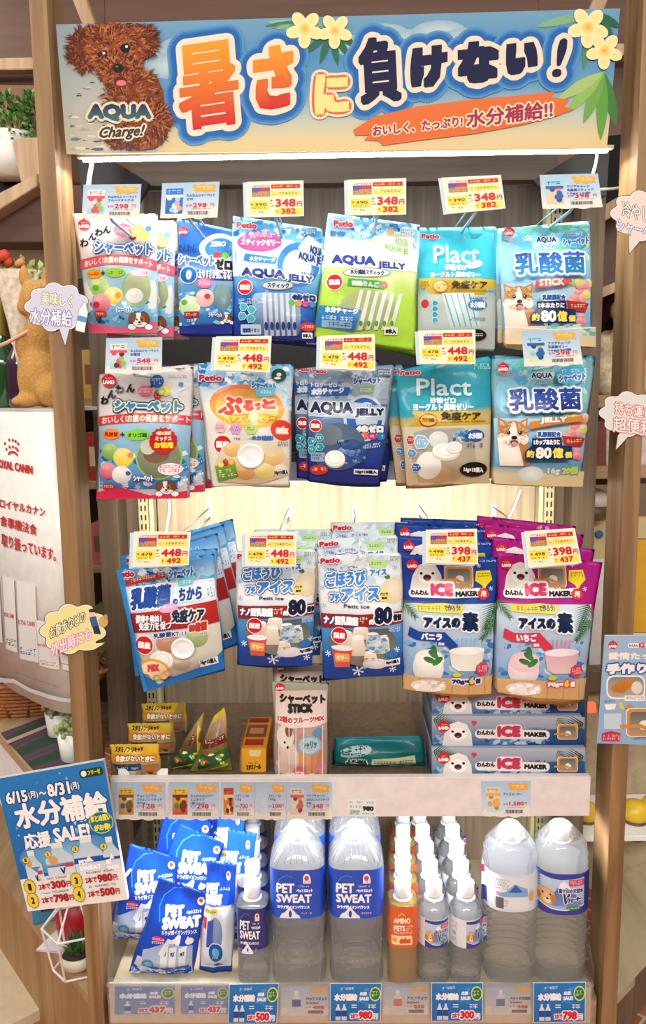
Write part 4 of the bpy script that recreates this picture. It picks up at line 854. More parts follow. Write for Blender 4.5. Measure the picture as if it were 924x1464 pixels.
# --- row three
def draw_L(a):
    a.part('contents_print').flecks(80, 220, 455, 330, ICE, 110, 8, 20, 71); a.poly([(86, 300), (452, 260), (464, 345), (104, 400)], '#eef5fa', '#d9ebf5')
    a.part('slogan_band').poly([(100, 402), (462, 342), (474, 428), (122, 474)], '#bf2f2c', '#a8242a'); a.tx('健康を維持し', 152, 398, 268, 432, '#fff', b=1.2, o=[('#6a2038', 3)], dy=-6); a.tx('免疫力を保つ', 166, 424, 294, 458, '#fff', b=1.2, o=[('#6a2038', 3)], dy=-10); a.tx('免疫ケア', 294, 372, 420, 424, '#1c2440', b=3, o=[('#f2f4f6', 5)], dy=-4)
    a.part('contents_window').poly([(126, 478), (476, 430), (486, 540), (430, 590), (300, 640), (160, 610)], '#e3dccd', '#b9bfae')
    jelly_dome(a, 284, 500, 48, 40, '#b0705a', '#d3a48e'); jelly_dome(a, 392, 480, 42, 38, '#8fa05a', '#c3cfa0'); jelly_dome(a, 330, 580, 40, 30, '#a89a80', '#d0c6b0')
    cup(a, 256, 566, 46)
    a.tx('乳酸菌KT-11', 226, 464, 352, 484, '#23408e', b=1, o=[('#eef2f4', 3)], dy=-14); a.tx('80億個', 362, 424, 430, 462, '#c23a30', b=2.5, o=[('#f4efe4', 4)], dy=-8)
    a.part('title_lettering').tx('乳酸菌', 130, 300, 290, 384, '#1d4a9c', b=5, o=[('#f4f9fc', 6)], dy=-24); a.tx('の', 296, 334, 318, 356, '#1d4a9c', b=2, o=[('#f4f9fc', 4)]); a.tx('ちから', 318, 296, 410, 346, '#1d4a9c', b=3, o=[('#f4f9fc', 5)], dy=-10)
    a.ell(284, 368, 36, 16, '#e29ac0', rot=-10); a.fine_print(260, 362, 308, 374, '#f8e6f0', dy=-4)
    a.tx('シャーベット', 278, 228, 374, 264, '#2f74c8', b=2, o=[('#e4f1fa', 4)], dy=-12); a.poly([(312, 262), (378, 248), (368, 280), (318, 290)], '#6fd0e0'); a.fine_print(322, 264, 368, 280, '#e4f8fa')
    a.part('ribbon').poly([(108, 268), (262, 236), (264, 256), (112, 290)], '#c0352f'); a.fine_print(120, 264, 254, 280, '#f8dcd0', dy=-26)
    origin_badge(a, 190, 510, 38)
    a.part('flavour_badge').ell(224, 604, 62, 44, '#f0a040', n=26).ell(226, 610, 54, 40, '#f8e2ae', n=26); a.tx('MIX', 202, 584, 250, 616, '#d8425a', b=3, dy=-6)
    for cx, cy, c in ((194, 638, '#b0246a'), (204, 654, '#8a1c50'), (236, 640, '#7fc23a'), (246, 660, '#6ab02c'), (276, 620, '#f09a3a'), (262, 632, '#f4c04a')): a.ell(cx, cy, 16, 15, c, core='#f2d8d0')
    a.part('bottom_band').poly([(148, 560), (172, 610), (240, 668), (360, 640), (488, 560), (496, 612), (182, 702)], '#1f74c4')
    a.layer -= 8; a.layer += 8
    a.part('weight_label').poly([(402, 570), (470, 556), (472, 584), (404, 598)], '#eef2f4'); a.tx('16g×15個入', 406, 564, 466, 590, '#1a1c28', b=1.2, dy=-4); a.fine_print(398, 456, 444, 474, '#f2f4ee', rows=2, dy=-6)
    petio(a, 78, 232, 146, 258, dy=-4)
    a.part('edge_print').poly([(76, 230), (96, 228), (200, 700), (180, 704)], '#2f8ad4')
lp = pouch('treat_pouch', 'tilted blue and white lactic jelly pouch with red band', 'treat pouch', 'blue lactic jelly pouches', ZL, [(74, 232), (450, 166), (496, 612), (182, 704)], .02, .022,
      [(0, '#3f93d6'), (.2, '#b9dcf0'), (.45, '#dfeaf2'), (.6, '#7fb4dc'), (.8, '#2f8ad0'), (1, '#1f74c4')], draw_L, seed=12,
      behind=[(-.022, .035, .010, .10), (.02, .07, .02, -.10), (.032, .105, .03, -.12), (.04, .14, .036, -.10)])
real_cup(lp, ZL, 342, 516, 46, .02, .028)
def reward_face(a, T):
    """white and blue ice-cup pouch; T places a 390 x 560 drawing"""
    X = lambda x: T[0]+x*T[2]
    Yc = lambda y: T[1]+y*T[3]
    S = T[2]
    a.part('contents_print').flecks(X(4), Yc(4), X(386), Yc(140), ['#dbe6ee', '#cfdde8', '#e9f0f4', '#bcd3e4'], 60, 12*S, 30*S, 81)
    for x, y in ((40, 70), (24, 150), (30, 230), (352, 60), (60, 30)): snow(a, X(x), Yc(y), 13*S, '#8fbfe2')
    a.poly([(X(16), Yc(325)), (X(386), Yc(325)), (X(388), Yc(440)), (X(26), Yc(440))], '#4f97d2', '#2f74c0')
    a.part('cone_picture').ell(X(345), Yc(160), 56*S, 58*S, '#e6d3b4', core='#f2e6d0', n=24).ell(X(318), Yc(100), 14*S, 10*S, '#3f7a3a', rot=20)
    a.part('title_lettering')
    a.tx('ごほうび', X(40), Yc(82), X(220), Yc(148), '#2f7fd2', b=4*S, o=[('#f6fafc', 5*S), ('#1c3f8a', 9*S)], dy=-14*S, nb=7)
    a.tx('プチ', X(56), Yc(168), X(102), Yc(206), '#2f7fd2', b=3*S, o=[('#f6fafc', 5*S), ('#1c3f8a', 9*S)], dy=2*S); a.tx('アイス', X(108), Yc(148), X(284), Yc(206), '#2f7fd2', b=5*S, o=[('#f6fafc', 5*S), ('#1c3f8a', 9*S)], dy=-8*S)
    a.tx('アイス', X(238), Yc(66), X(316), Yc(96), '#2f7fd2', b=3*S, o=[('#f4f9fc', 4*S)], dy=-4*S); a.poly([(X(232), Yc(20)), (X(322), Yc(28)), (X(310), Yc(60)), (X(244), Yc(62))], '#b9dd8a'); a.fine_print(X(246), Yc(34), X(308), Yc(50), '#3f7f5a', rows=1)
    a.ell(X(302), Yc(180), 26*S, 26*S, '#f0df7a'); a.tx('バニラ', X(284), Yc(166), X(320), Yc(180), '#3a2a14', b=1*S); a.tx('風味', X(290), Yc(184), X(316), Yc(196), '#3a2a14', b=.8*S)
    a.tx('Petit Ice', X(120), Yc(216), X(236), Yc(232), '#3a4a6a', b=1*S); a.fine_print(X(46), Yc(62), X(182), Yc(76), '#4a5a86', dy=-14*S)
    a.part('slogan_band').poly([(X(16), Yc(262)), (X(386), Yc(252)), (X(388), Yc(306)), (X(18), Yc(326))], '#9c2822'); a.tx('ナノ型乳酸菌', X(28), Yc(268), X(186), Yc(310), '#fff', b=3*S, o=[('#1d3a80', 4*S)]); a.fine_print(X(190), Yc(266), X(232), Yc(300), '#f0e0d0', rows=2); a.tx('約', X(232), Yc(278), X(256), Yc(304), '#fff', b=2*S, o=[('#14204a', 4*S)])
    a.tx('80', X(256), Yc(226), X(340), Yc(304), '#1a2244', b=6*S, o=[('#f6f4f0', 6*S)]); a.tx('億個', X(342), Yc(262), X(382), Yc(294), '#1a2244', b=2*S, o=[('#f6f4f0', 4*S)])
    a.part('contents_window').poly([(X(70), Yc(330)), (X(320), Yc(322)), (X(362), Yc(380)), (X(340), Yc(470)), (X(200), Yc(500)), (X(90), Yc(460)), (X(48), Yc(390))], '#5a5f60', '#8a8a82')
    for cx, cy, w, h in ((196, 344, 44, 26), (130, 372, 36, 34), (250, 380, 36, 34), (184, 400, 36, 42), (110, 440, 34, 28), (240, 452, 34, 26), (300, 400, 30, 34)):
        a.poly([(X(cx-w*.7), Yc(cy-h)), (X(cx+w*.7), Yc(cy-h)), (X(cx+w), Yc(cy+h)), (X(cx-w), Yc(cy+h))], '#f2ebdc', '#d6c6a8').ell(X(cx), Yc(cy-h), w*.7*S, h*.25*S, '#fbf7ee')
    a.ell(X(268), Yc(390), 48*S, 42*S, '#9db4c4', core='#dbe6ec'); a.flecks(X(225), Yc(350), X(318), Yc(430), ['#b9ccd8', '#7f9cb4', '#e6eef2', '#5f86a8'], 30, 5*S, 11*S, 83)
    a.part('bottom_band').poly([(X(20), Yc(440)), (X(80), Yc(480)), (X(220), Yc(508)), (X(388), Yc(470)), (X(390), Yc(560)), (X(30), Yc(560))], '#1c4fa8', '#163f92')
    for x, y, r in ((185, 520, 26), (214, 500, 12), (342, 512, 16), (50, 440, 14), (360, 420, 13)): snow(a, X(x), Yc(y), r*S, '#dcebf6')
    a.part('cup_picture').poly([(X(66), Yc(408)), (X(158), Yc(404)), (X(146), Yc(498)), (X(80), Yc(500))], '#c9405a', '#e06a52').ell(X(112), Yc(408), 48*S, 13*S, '#e9eef2').rrect(X(80), Yc(432), X(146), Yc(472), 8*S, '#f0a048'); a.tx('ゼリー', X(86), Yc(440), X(140), Yc(464), '#f9ecd4', b=1.5*S)
    a.ell(X(262), Yc(480), 58*S, 28*S, '#dfe9ee', core='#ffffff'); a.fine_print(X(196), Yc(450), X(284), Yc(468), '#d8563a', rows=1); a.ell(X(334), Yc(440), 30*S, 18*S, '#2f74b8')
    origin_badge(a, X(100), Yc(352), 38*S)
    a.part('weight_label').poly([(X(306), Yc(464)), (X(374), Yc(458)), (X(374), Yc(490)), (X(306), Yc(496))], '#f0f2f2'); a.tx('16g×15個入', X(310), Yc(466), X(370), Yc(488), '#151a2c', b=1.4*S, dy=-3); a.fine_print(X(320), Yc(318), X(374), Yc(340), '#e8eef4', rows=2)
    a.part('small_print').fine_print(X(330), Yc(4), X(378), Yc(28), '#5a6a84', rows=2)
    petio(a, X(14), Yc(16), X(104), Yc(42), dy=-8*S)
def snow(a, cx, cy, r, c):
    a.part('snow_pattern')
    for k in range(3):
        t = k*math.pi/3+.3; a.ln([(cx-r*math.cos(t), cy-r*math.sin(t)), (cx+r*math.cos(t), cy+r*math.sin(t))], r*.22, c); a.layer -= 1
    for k in range(6):
        t = k*math.pi/3+.3; a.ell(cx+r*.75*math.cos(t), cy+r*.75*math.sin(t), r*.22, r*.22, c, n=6); a.layer -= 1
    a.layer += 1
ST = [(0, '#e6e9ea'), (.4, '#eceeee'), (.5, '#d6e4ee'), (.6, '#4f97d2'), (.82, '#2460b4'), (1, '#173f92')]
pouch('treat_pouch', 'white and blue ice cup pouch on the second peg of the third row', 'treat pouch', 'white and blue ice cup pouches', ZL, [(534, 160), (852, 148), (834, 602), (540, 598)], .03, .02, ST,
      lambda a: reward_face(a, (532, 152, .82, .80)), seed=13, behind=[(.014, .035, .010, .02), (.022, .07, .026, .03)], blabel='white and blue ice cup pouch, second peg of third row', fronttag='front one')
pouch('treat_pouch', 'white and blue ice cup pouch on the peg without price card', 'treat pouch', 'white and blue ice cup pouches', ZN, [(76, 205), (462, 190), (468, 748), (104, 764)], .02, .022, ST,
      lambda a: reward_face(a, (76, 198, 1.0, 1.0)), seed=14, behind=[(.002, .04, .024, -.02), (.016, .08, .044, .03)], blabel='white and blue ice cup pouch, peg without price card', fronttag='front one')
def vanilla_face(a, T, strawberry):
    X = lambda x: T[0]+x*T[2]
    Yc = lambda y: T[1]+y*T[3]
    S = T[2]
    main = '#b01f86' if strawberry else '#20459a'
    rib = '#d23a52' if strawberry else '#23479c'
    a.part('contents_print').poly([(X(2), Yc(170)), (X(346), Yc(176)), (X(336), Yc(440)), (X(4), Yc(440))], '#d6e2ec', '#86aed6'); a.flecks(X(8), Yc(300), X(330), Yc(430), ['#8fb8e0', '#5f96d2', '#c9def0', '#3f7cc4'], 46, 8*S, 18*S, 91)
    palm(a, X(338), Yc(170), 120*S, 2.0, 12); palm(a, X(345), Yc(230), 110*S, 2.3, 12); palm(a, X(2), Yc(160), 90*S, .9, 11)
    seal_face(a, X(92), Yc(70), 42*S)
    icemaker_tool(a, X(206), Yc(78), 100*S, 76*S)
    a.part('speech_mark').poly([(X(268), Yc(56)), (X(318), Yc(54)), (X(326), Yc(88)), (X(306), Yc(108)), (X(296), Yc(126)), (X(288), Yc(108)), (X(264), Yc(92))], '#f2dc2a'); a.fine_print(X(274), Yc(62), X(318), Yc(80), '#5a4a10', rows=2)
    a.part('title_lettering').rrect(X(26), Yc(118), X(304), Yc(150), 14*S, '#fbf8f6'); a.rrect(X(100), Yc(92), X(190), Yc(150), 14*S, '#fbf8f6')
    a.tx('わんわん', X(32), Yc(122), X(96), Yc(142), '#2a1f24', b=1.5*S); a.tx('ICE', X(102), Yc(98), X(184), Yc(144), '#d8356a', b=5*S, o=[('#fbf8f6', 3*S)]); a.tx('MAKER', X(190), Yc(126), X(272), Yc(146), '#241c24', b=1.8*S); a.fine_print(X(206), Yc(114), X(262), Yc(122), '#3a2f38')
    a.star(X(292), Yc(138), 22*S, 18*S, 9, '#d8303a'); a.tx('用', X(282), Yc(128), X(302), Yc(148), '#fde9d0', b=1.2*S)
    a.part('slogan_band').poly([(X(48), Yc(172)), (X(150), Yc(166)), (X(226), Yc(176)), (X(204), Yc(204)), (X(52), Yc(196))], '#f0de4a'); a.fine_print(X(54), Yc(176), X(146), Yc(194), '#6fa08a'); a.tx('で作ろう!', X(148), Yc(172), X(206), Yc(194), '#3f6f9c', b=1*S)
    a.part('product_lettering').tx('アイスの', X(74), Yc(214), X(206), Yc(256), '#16264e', b=4*S, o=[('#f8fafa', 6*S)]); a.tx('素', X(210), Yc(196), X(272), Yc(268), '#16264e', b=5*S, o=[('#f8fafa', 6*S)], dy=4*S)
    a.part('ribbon').poly([(X(28), Yc(256)), (X(60), Yc(270)), (X(150), Yc(268)), (X(196), Yc(318)), (X(170), Yc(336)), (X(140), Yc(304)), (X(50), Yc(302)), (X(22), Yc(290))], rib); a.tx('いちご' if strawberry else 'バニラ', X(66), Yc(272), X(140), Yc(300), '#f4f6fa', b=2*S); a.rrect(X(122), Yc(304), X(152), Yc(320), 3*S, rib); a.tx('風味', X(126), Yc(306), X(148), Yc(318), '#f4f6fa', b=.6*S)
    a.part('bowl_picture').ell(X(92), Yc(400), 54*S, 64*S, '#e3d2d6' if strawberry else '#dfe4e2', core='#f6e8ea' if strawberry else '#f6f6f2', n=26)
    a.ell(X(96), Yc(372), 52*S, 38*S, '#edc4c8' if strawberry else '#f0efe4', core='#f9e0e2' if strawberry else '#fbfaf2', n=24)
    for x, y, r in ((110, 352, 40), (96, 372, 20), (124, 376, -40), (112, 338, 80)): a.ell(X(x), Yc(y), 22*S, 10*S, '#2f6a3a', rot=r, c2='#4a8f4a')
    a.poly([(X(164), Yc(336)), (X(292), Yc(338)), (X(280), Yc(400)), (X(258), Yc(414)), (X(196), Yc(412)), (X(174), Yc(396))], '#d9a8b0' if strawberry else '#e6e2d4', '#e6c4c8' if strawberry else '#f0eee4').ell(X(228), Yc(338), 64*S, 14*S, '#f4e4e6' if strawberry else '#f6f5ee')
    for k in range(5): a.ln([(X(200+k*14), Yc(322)), (X(196+k*16), Yc(292))], 5*S, '#e88ab0' if strawberry else '#8fc0e6')
    a.star(X(284), Yc(408), 26*S, 22*S, 10, '#d8405a'); a.fine_print(X(266), Yc(396), X(302), Yc(420), '#fbdad8', rows=3)
    a.part('wood_print').poly([(X(2), Yc(436)), (X(336), Yc(440)), (X(326), Yc(520)), (X(4), Yc(500))], '#dcb27e', '#d3a870')
    for k in range(1, 6): a.ln([(X(4+k*58), Yc(440)), (X(-4+k*60), Yc(508))], 2.5*S, '#b98a58')
    a.ell(X(94), Yc(470), 62*S, 24*S, '#e6dcd0', core='#fbf8f4'); a.flecks(X(40), Yc(452), X(150), Yc(492), ['#ffffff', '#e9e2da', '#cfc8c0'], 24, 4*S, 12*S, 93)
    a.part('weight_label').ell(X(192), Yc(426), 15*S, 8*S, '#d9d23a'); a.tx('70g×', X(174), Yc(442), X(236), Yc(464), '#fff' if strawberry else '#1f3a86', b=2.4*S, o=[('#d8405a' if strawberry else '#fff', 4*S)]); a.tx('6', X(236), Yc(434), X(256), Yc(464), '#f6d23a', b=3.5*S, o=[('#d8405a' if strawberry else '#2a3f86', 4*S)]); a.tx('個', X(258), Yc(442), X(278), Yc(464), '#fff' if strawberry else '#1f3a86', b=2*S, o=[('#d8405a' if strawberry else '#fff', 4*S)])
    for x, y in ((276, 34), (318, 118), (250, 30)): snow(a, X(x), Yc(y), 8*S, '#cfd8f0')
    a.part('small_print').fine_print(X(280), Yc(14), X(338), Yc(22), '#e6e0ee'); land_badge(a, X(38), Yc(30), 21*S)
def stops_v(m): return [(0, m), (.33, m), (.42, '#c2d2e2'), (.86, '#8fb4d8'), (.9, '#dcb27e'), (1, '#d3a870')]
pouch('ice_mix_pouch', 'royal blue ice mix standing pouch with white pup photo', 'ice mix pouch', 'blue ice mix pouches', ZN, [(460, 198), (902, 212), (866, 832), (464, 808)], .025, .024, stops_v('#20459a'),
      lambda a: vanilla_face(a, (458, 205, 1.27, 1.22), False), gusset=.8, seed=15, behind=[(-.008, .035, .026, .02), (-.014, .07, .044, .03), (.004, .10, .05, .01)])
pouch('ice_mix_pouch', 'magenta pink ice mix standing pouch with white pup photo', 'ice mix pouch', 'pink ice mix pouches', ZP, [(386, 124), (764, 162), (692, 660), (366, 628)], .025, .024, stops_v('#b01f86'),
      lambda a: vanilla_face(a, (376, 135, 1.0, 1.0), True), gusset=.8, seed=16, behind=[(-.010, .035, .020, .03), (-.018, .07, .040, .02), (-.022, .10, .05, .01)])
# ------------------------------------------------------------------ price cards, pegs and the goods on the middle shelf
def flat(name, label, cat, group, q, Y, th, edge, draw, w=100., h=100., mat='gloss_card', pts=None, body='card'):
    """a thin printed sheet: its outline in room space, its print and its thickness"""
    tf = quadmap(q, w, h); out = np.array(pts if pts is not None else [(0, 0), (w, 0), (w, h), (0, h)], float)
    pq = tf(np.array([(w/2, h)])); o = at(pq[0, 0], pq[0, 1], Y)
    root = thing(name, label, cat, tuple(o), group)
    a = Art(tf, Y, o, None, mat=mat)
    L = a.loc(out)
    bm = prism(bmesh.new(), [(x, 0, z) for x, z in L], (0, th, 0)); ink = bm.verts.layers.float_color.new('ink')
    c = lin(edge)
    for v in bm.verts: v[ink] = (*c, 1)
    mobj(body, bm, M[mat], root)
    W_ = math.dist(q[0], q[1])+math.dist(q[3], q[2]); H_ = math.dist(q[0], q[3])+math.dist(q[1], q[2]); a.ay = (W_/w)/(H_/h)
    draw(a); a.build(root)
    return root
def yellow_card(label, q, price, taxed, old, oldtax, Y=-.09, extra=True):
    def d(a):
        a.part('card_print').rect(2, 3, 98, 97, '#f8f1cf')
        a.rect(9, 9, 41, 43, '#c2365e'); a.rect(9, 9, 41, 17, '#f3e4dc').fine_print(11, 10, 40, 16, '#c23a4a'); a.rect(9, 27, 41, 43, '#c07a58', '#b08a4a'); a.poly([(9, 17), (26, 17), (18, 34), (9, 30)], '#6a4fa8'); a.fine_print(12, 29, 39, 41, '#e6cf6a', rows=2)
        a.rect(43, 9, 94, 21, '#d42a2c'); a.fine_print(46, 11, 92, 19, '#f6d860')
        a.rect(43, 28, 95, 42, '#f8e36a'); a.fine_print(45, 31, 92, 39, '#8a7420')
        a.rect(5, 54, 38, 79, '#f8e04e'); a.rect(50, 76, 97, 94, '#f9e45c')
        a.part('price_lettering').tx(old, 14, 60, 34, 69, '#6a4a10', b=.3).fine_print(6, 61, 13, 68, '#6a4a10'); a.fine_print(9, 72, 36, 78, '#8a6a14'); a.fine_print(10, 83, 30, 89, '#6a5a3a')
        a.fine_print(40, 50, 47, 74, '#5a3a14', rows=3)
        a.tx(price, 50, 50, 86, 73, '#d8202a', b=.8, nb=8); a.tx('円', 88, 58, 97, 73, '#d8202a', b=.3)
        a.tx(taxed, 60, 77, 86, 93, '#d8202a', b=.6, nb=8); a.fine_print(51, 82, 59, 91, '#c8402a'); a.fine_print(88, 82, 95, 91, '#c8402a')
    q2 = [q[0], q[1], q[2], q[3]]
    r = flat('price_card', label, 'price card', 'yellow sale price cards', q2, Y, .0008, '#fbf8ee', d, mat='gloss_card')
    if extra:
        sh = [(x-5, y+1.5) for x, y in q]
        tf = quadmap(sh); o = np.array(r.location); a = Art(tf, Y+.004, o); L = a.loc([(0, 0), (100, 0), (100, 100), (0, 100)])
        bm = prism(bmesh.new(), [(x, .002, z) for x, z in L], (0, .0008, 0)); ink = bm.verts.layers.float_color.new('ink')
        for v in bm.verts: v[ink] = (*lin('#cfe0ea'), 1)
        mobj('backing_card', bm, M['gloss_card'], r)['label'] = 'pale blue card showing behind the yellow one'
    return r
def cloud_card(a, thumb, lines, price, note, w=100):
    a.part('card_print').rect(0, 0, 100, 100, '#a9c8e2', '#d6e3ec')
    for cx, cy, rx, ry in ((14, 98, 16, 22), (40, 102, 22, 18), (68, 100, 20, 28), (88, 96, 14, 34)): a.ell(cx, min(cy, 100-ry*.0)-ry*.4, rx*.8, ry*.55, '#ece9e0', n=18)
    a.rect(0, 88, 100, 100, '#ece7da')
    a.part('thumbnail').rect(8, 16, 38, 88, thumb[0], thumb[1]); rnd = random.Random(len(price)+len(lines))
    for i in range(9): a.ell(rnd.uniform(12, 34), rnd.uniform(42, 82), 5, 8, rnd.choice(thumb[2:]), n=10)
    a.rect(8, 34, 38, 42, thumb[2]); a.fine_print(11, 20, 36, 32, thumb[-1], rows=1)
    a.part('season_mark').poly([(52, 10), (58, 5), (64, 9), (72, 4), (80, 10), (88, 6), (96, 12), (92, 20), (96, 27), (86, 25), (78, 30), (70, 25), (62, 29), (56, 22), (58, 16)], '#f3b040'); a.fine_print(62, 11, 90, 23, '#fbe7b0')
    a.part('ticket_lettering')
    for i, t in enumerate(lines): a.tx(t, 44, 33+i*10, 44+min(50, len(t)*5.6), 41+i*10, '#34589c', b=.2)
    a.fine_print(44, 62, 54, 70, '#c8404a'); a.tx(price, 56, 58, 56+min(30, len(price)*8), 71, '#d03040', b=.35); a.tx('円', 86, 60, 93, 71, '#c8404a'); a.fine_print(54, 73, 88, 77, '#c86a6a')
    a.part('barcode_print')
    x = 48
    while x < 84: w_ = rnd.choice((.6, .9, 1.4)); a.rect(x, 81, x+w_, 91, '#3a3a42'); a.layer -= 1; x += w_+rnd.choice((.6, 1.0))
def blue_card(label, q, thumb, lines, price, Y=-.09, group='pale blue price cards'):
    return flat('price_card', label, 'price card', group, q, Y, .0008, '#eef2f4', lambda a: cloud_card(a, thumb, lines, price, ''), mat='gloss_card')
def peg(label, q, mat, group, back=.437, tip=-.088, down=2):
    cx = (q[2][0]+q[3][0])/2; cy = (q[2][1]+q[3][1])/2+down
    p = at(cx, cy, tip); x, z = p[0], p[2]
    t = thing('display_peg', label, 'peg', (x, back, z), group)
    bm = tube(bmesh.new(), [(0, 0, 0), (0, -.12, 0), (0, tip-back+.012, 0), (0, tip-back+.003, .002), (0, tip-back+.0035, .012)], .0026, 8)
    mobj('prong', bm, M[mat], t, smooth=True)
    k = at((q[0][0]+q[1][0])/2, (q[0][1]+q[1][1])/2+6, tip)[2]-z
    bm = tube(bmesh.new(), [(0, 0, .022), (0, tip-back+.02, .022), (0, tip-back+.0035, .022), (0, tip-back+.0035, max(.03, k))], .0016, 6)
    mobj('card_arm', bm, M[mat], t, smooth=True)
    bm = bx(bmesh.new(), -.006, .006, -.003, .002, -.006, .028, .001); mobj('mount_plate', bm, M[mat], t)
    return t
PEGG = 'clear pale blue pegs of the two upper rows'
c = [(119.5, 264), (202, 263), (199, 312), (117, 312)]; blue_card('pale blue price card above the top left white sherbet pouch', c, ('#f2e6d8', '#a9cfe0', '#e0566f', '#8fc25a', '#f0cb3c', '#d4506a'), ['わんわんシャーベット', 'フルーツミックス'], '298'); peg('clear peg behind the leftmost pale blue card of the top row', c, 'bluewire', PEGG)
c = [(232, 262), (314, 259.5), (311, 311), (229, 312)]; blue_card('pale blue price card above the dark blue zero sherbet pouch', c, ('#2f7fd0', '#2a5fb4', '#dff0fa', '#e7a9a2', '#f4d27a', '#9fd2f0'), ['わんわんシャーベット', 'ゼロ'], '298'); peg('clear peg behind the card of the blue zero sherbet pouch', c, 'bluewire', PEGG)
for q, who in (([(352.5, 260), (434, 258), (434.6, 309), (354, 311)], 'bright blue jelly stick pouch'), ([(497, 257), (581, 254.6), (581, 306.5), (498, 308)], 'lime green jelly stick pouch'), ([(631.6, 254), (716.5, 250), (723, 298), (639, 306)], 'teal stick pouch of the top row')):
    yellow_card('yellow 348 yen price card above the '+who, q, '348', '382', '390', ''); peg('clear peg above the '+who, q, 'bluewire', PEGG)
c = [(772, 250), (855, 248), (862, 296), (776, 298.6)]; blue_card('pale blue price card above the corgi pouch in the top row', c, ('#8fd2e6', '#f2c9a0', '#2f62ae', '#f0a050', '#f4d27a', '#1f4f9c'), ['アクアチャージ', '乳酸菌スティック', '10g×12本'], '398'); peg('clear peg above the corgi pouch in the top row', c, 'bluewire', PEGG)
c = [(152, 483.5), (232, 482), (231.4, 533.5), (150, 534)]; blue_card('pale blue 548 yen card above the large white sherbet pouch', c, ('#efe6e0', '#a9cfe0', '#e0566f', '#8fc25a', '#e04a2c', '#5a3a2c'), ['わんわんシャーベット', 'お徳用'], '548'); peg('clear peg above the large white sherbet pouch', c, 'bluewire', PEGG)
for q, who in (([(309, 481), (388.5, 480), (386, 532.5), (306, 529)], 'white pouch with orange jelly lettering'), ([(458, 480), (536, 477.5), (537, 530), (457, 527)], 'navy blue jelly pouch'), ([(598, 472.7), (680, 471), (680, 520), (600.6, 520)], 'teal and beige jelly pouch in the second row')):
    yellow_card('yellow 448 yen price card above the '+who, q, '448', '492', '478', ''); peg('clear peg above the '+who, q, 'bluewire', PEGG)
c = [(746, 474), (826.6, 471), (834, 520.6), (750, 524)]; blue_card('pale blue price card above the corgi pouch in the second row', c, ('#9fd6ee', '#d9e6b0', '#2f62ae', '#f0b060', '#8fc8e0', '#1f4f9c'), ['アクアチャージ', '乳酸菌ゼリー', '16g×20個'], '598'); peg('clear peg above the corgi pouch in the second row', c, 'bluewire', PEGG)
WP = 'white pegs of the third row'
for q, who, pr in (([(191.5, 760), (273, 760), (269.5, 808), (190, 811)], 'tilted lactic jelly pouch', 448), ([(351, 761), (424, 761), (423, 810), (351, 809)], 'ice cup pouch on the second peg', 448), ([(609, 757.6), (682, 756), (684, 807), (609, 805)], 'royal blue ice mix pouch', 398), ([(750, 759.7), (822, 755), (832, 805), (756, 812)], 'magenta ice mix pouch', 398)):
    yellow_card(f'yellow {pr} yen price card above the '+who, q, str(pr), '492' if pr == 448 else '437', '478' if pr == 448 else '498', ''); peg('white peg carrying the '+who, q, 'wire', WP, down=-2)
peg('white peg without any price card, carrying the white ice cup pouch', [(476, 770), (556, 770), (556, 802), (476, 802)], 'wire', WP, tip=-.04, down=0)
# --- goods on the middle shelf
ZQ = (140, 960, .36797); ZU = (460, 960, .43290); ZV = (600, 980, .28139)
def draw_Q(a):
    a.part('slogan_band').rect(52, 318, 232, 348, '#d8892e'); a.tx('食欲がないときに', 70, 322, 224, 345, '#fbf2dc', b=1.4, o=[('#7a4a1a', 2)])
    a.part('title_lettering').tx('スタミノン リキッド', 66, 292, 176, 312, '#3a2408', b=1.2)
    a.part('dish_photo').poly([(54, 352), (238, 356), (240, 450), (60, 450)], '#8a6a4a', '#a98a64'); a.poly([(62, 358), (170, 350), (176, 372), (80, 390)], '#24406a'); a.fine_print(76, 364, 166, 376, '#dfe6ee')
    a.ell(150, 412, 74, 34, '#e2d2b0', core='#f2e8cf'); a.ell(205, 376, 20, 14, '#b9643a'); a.flecks(70, 380, 235, 440, ['#5a3a24', '#c9a87a', '#efe2c4', '#7a5430'], 26, 7, 16, 101)
pouch('treat_card_pack', 'yellow food supplement pack in a white tray by the left divider', 'treat pack', 'yellow food supplement packs', ZQ, [(46, 284), (238, 280), (250, 452), (58, 452)], .06, .008, [(0, '#e6bf3a'), (.3, '#dcae30'), (.5, '#c9a050'), (1, '#b9935a')], draw_Q, seed=20, zmin=.786,
      behind=[(.012, .085, .006, 0), (.02, .17, .014, 0)])
t = thing('pack_tray', 'small white cardboard tray in front of the yellow supplement packs', 'tray', tuple(at(205, 1112, .045)))
for sx in (-1, 1): mobj('tray_tab', prism(bmesh.new(), [(sx*.047, 0, -.012), (sx*.026, 0, -.012), (sx*.026, 0, .010), (sx*.034, 0, .018), (sx*.047, 0, .018)], (0, .0015, 0)), M['whitepaint'], t)
mobj('tray_front', box(-.047, .047, 0, .0015, -.022, -.008, bev=0), M['whitepaint'], t)
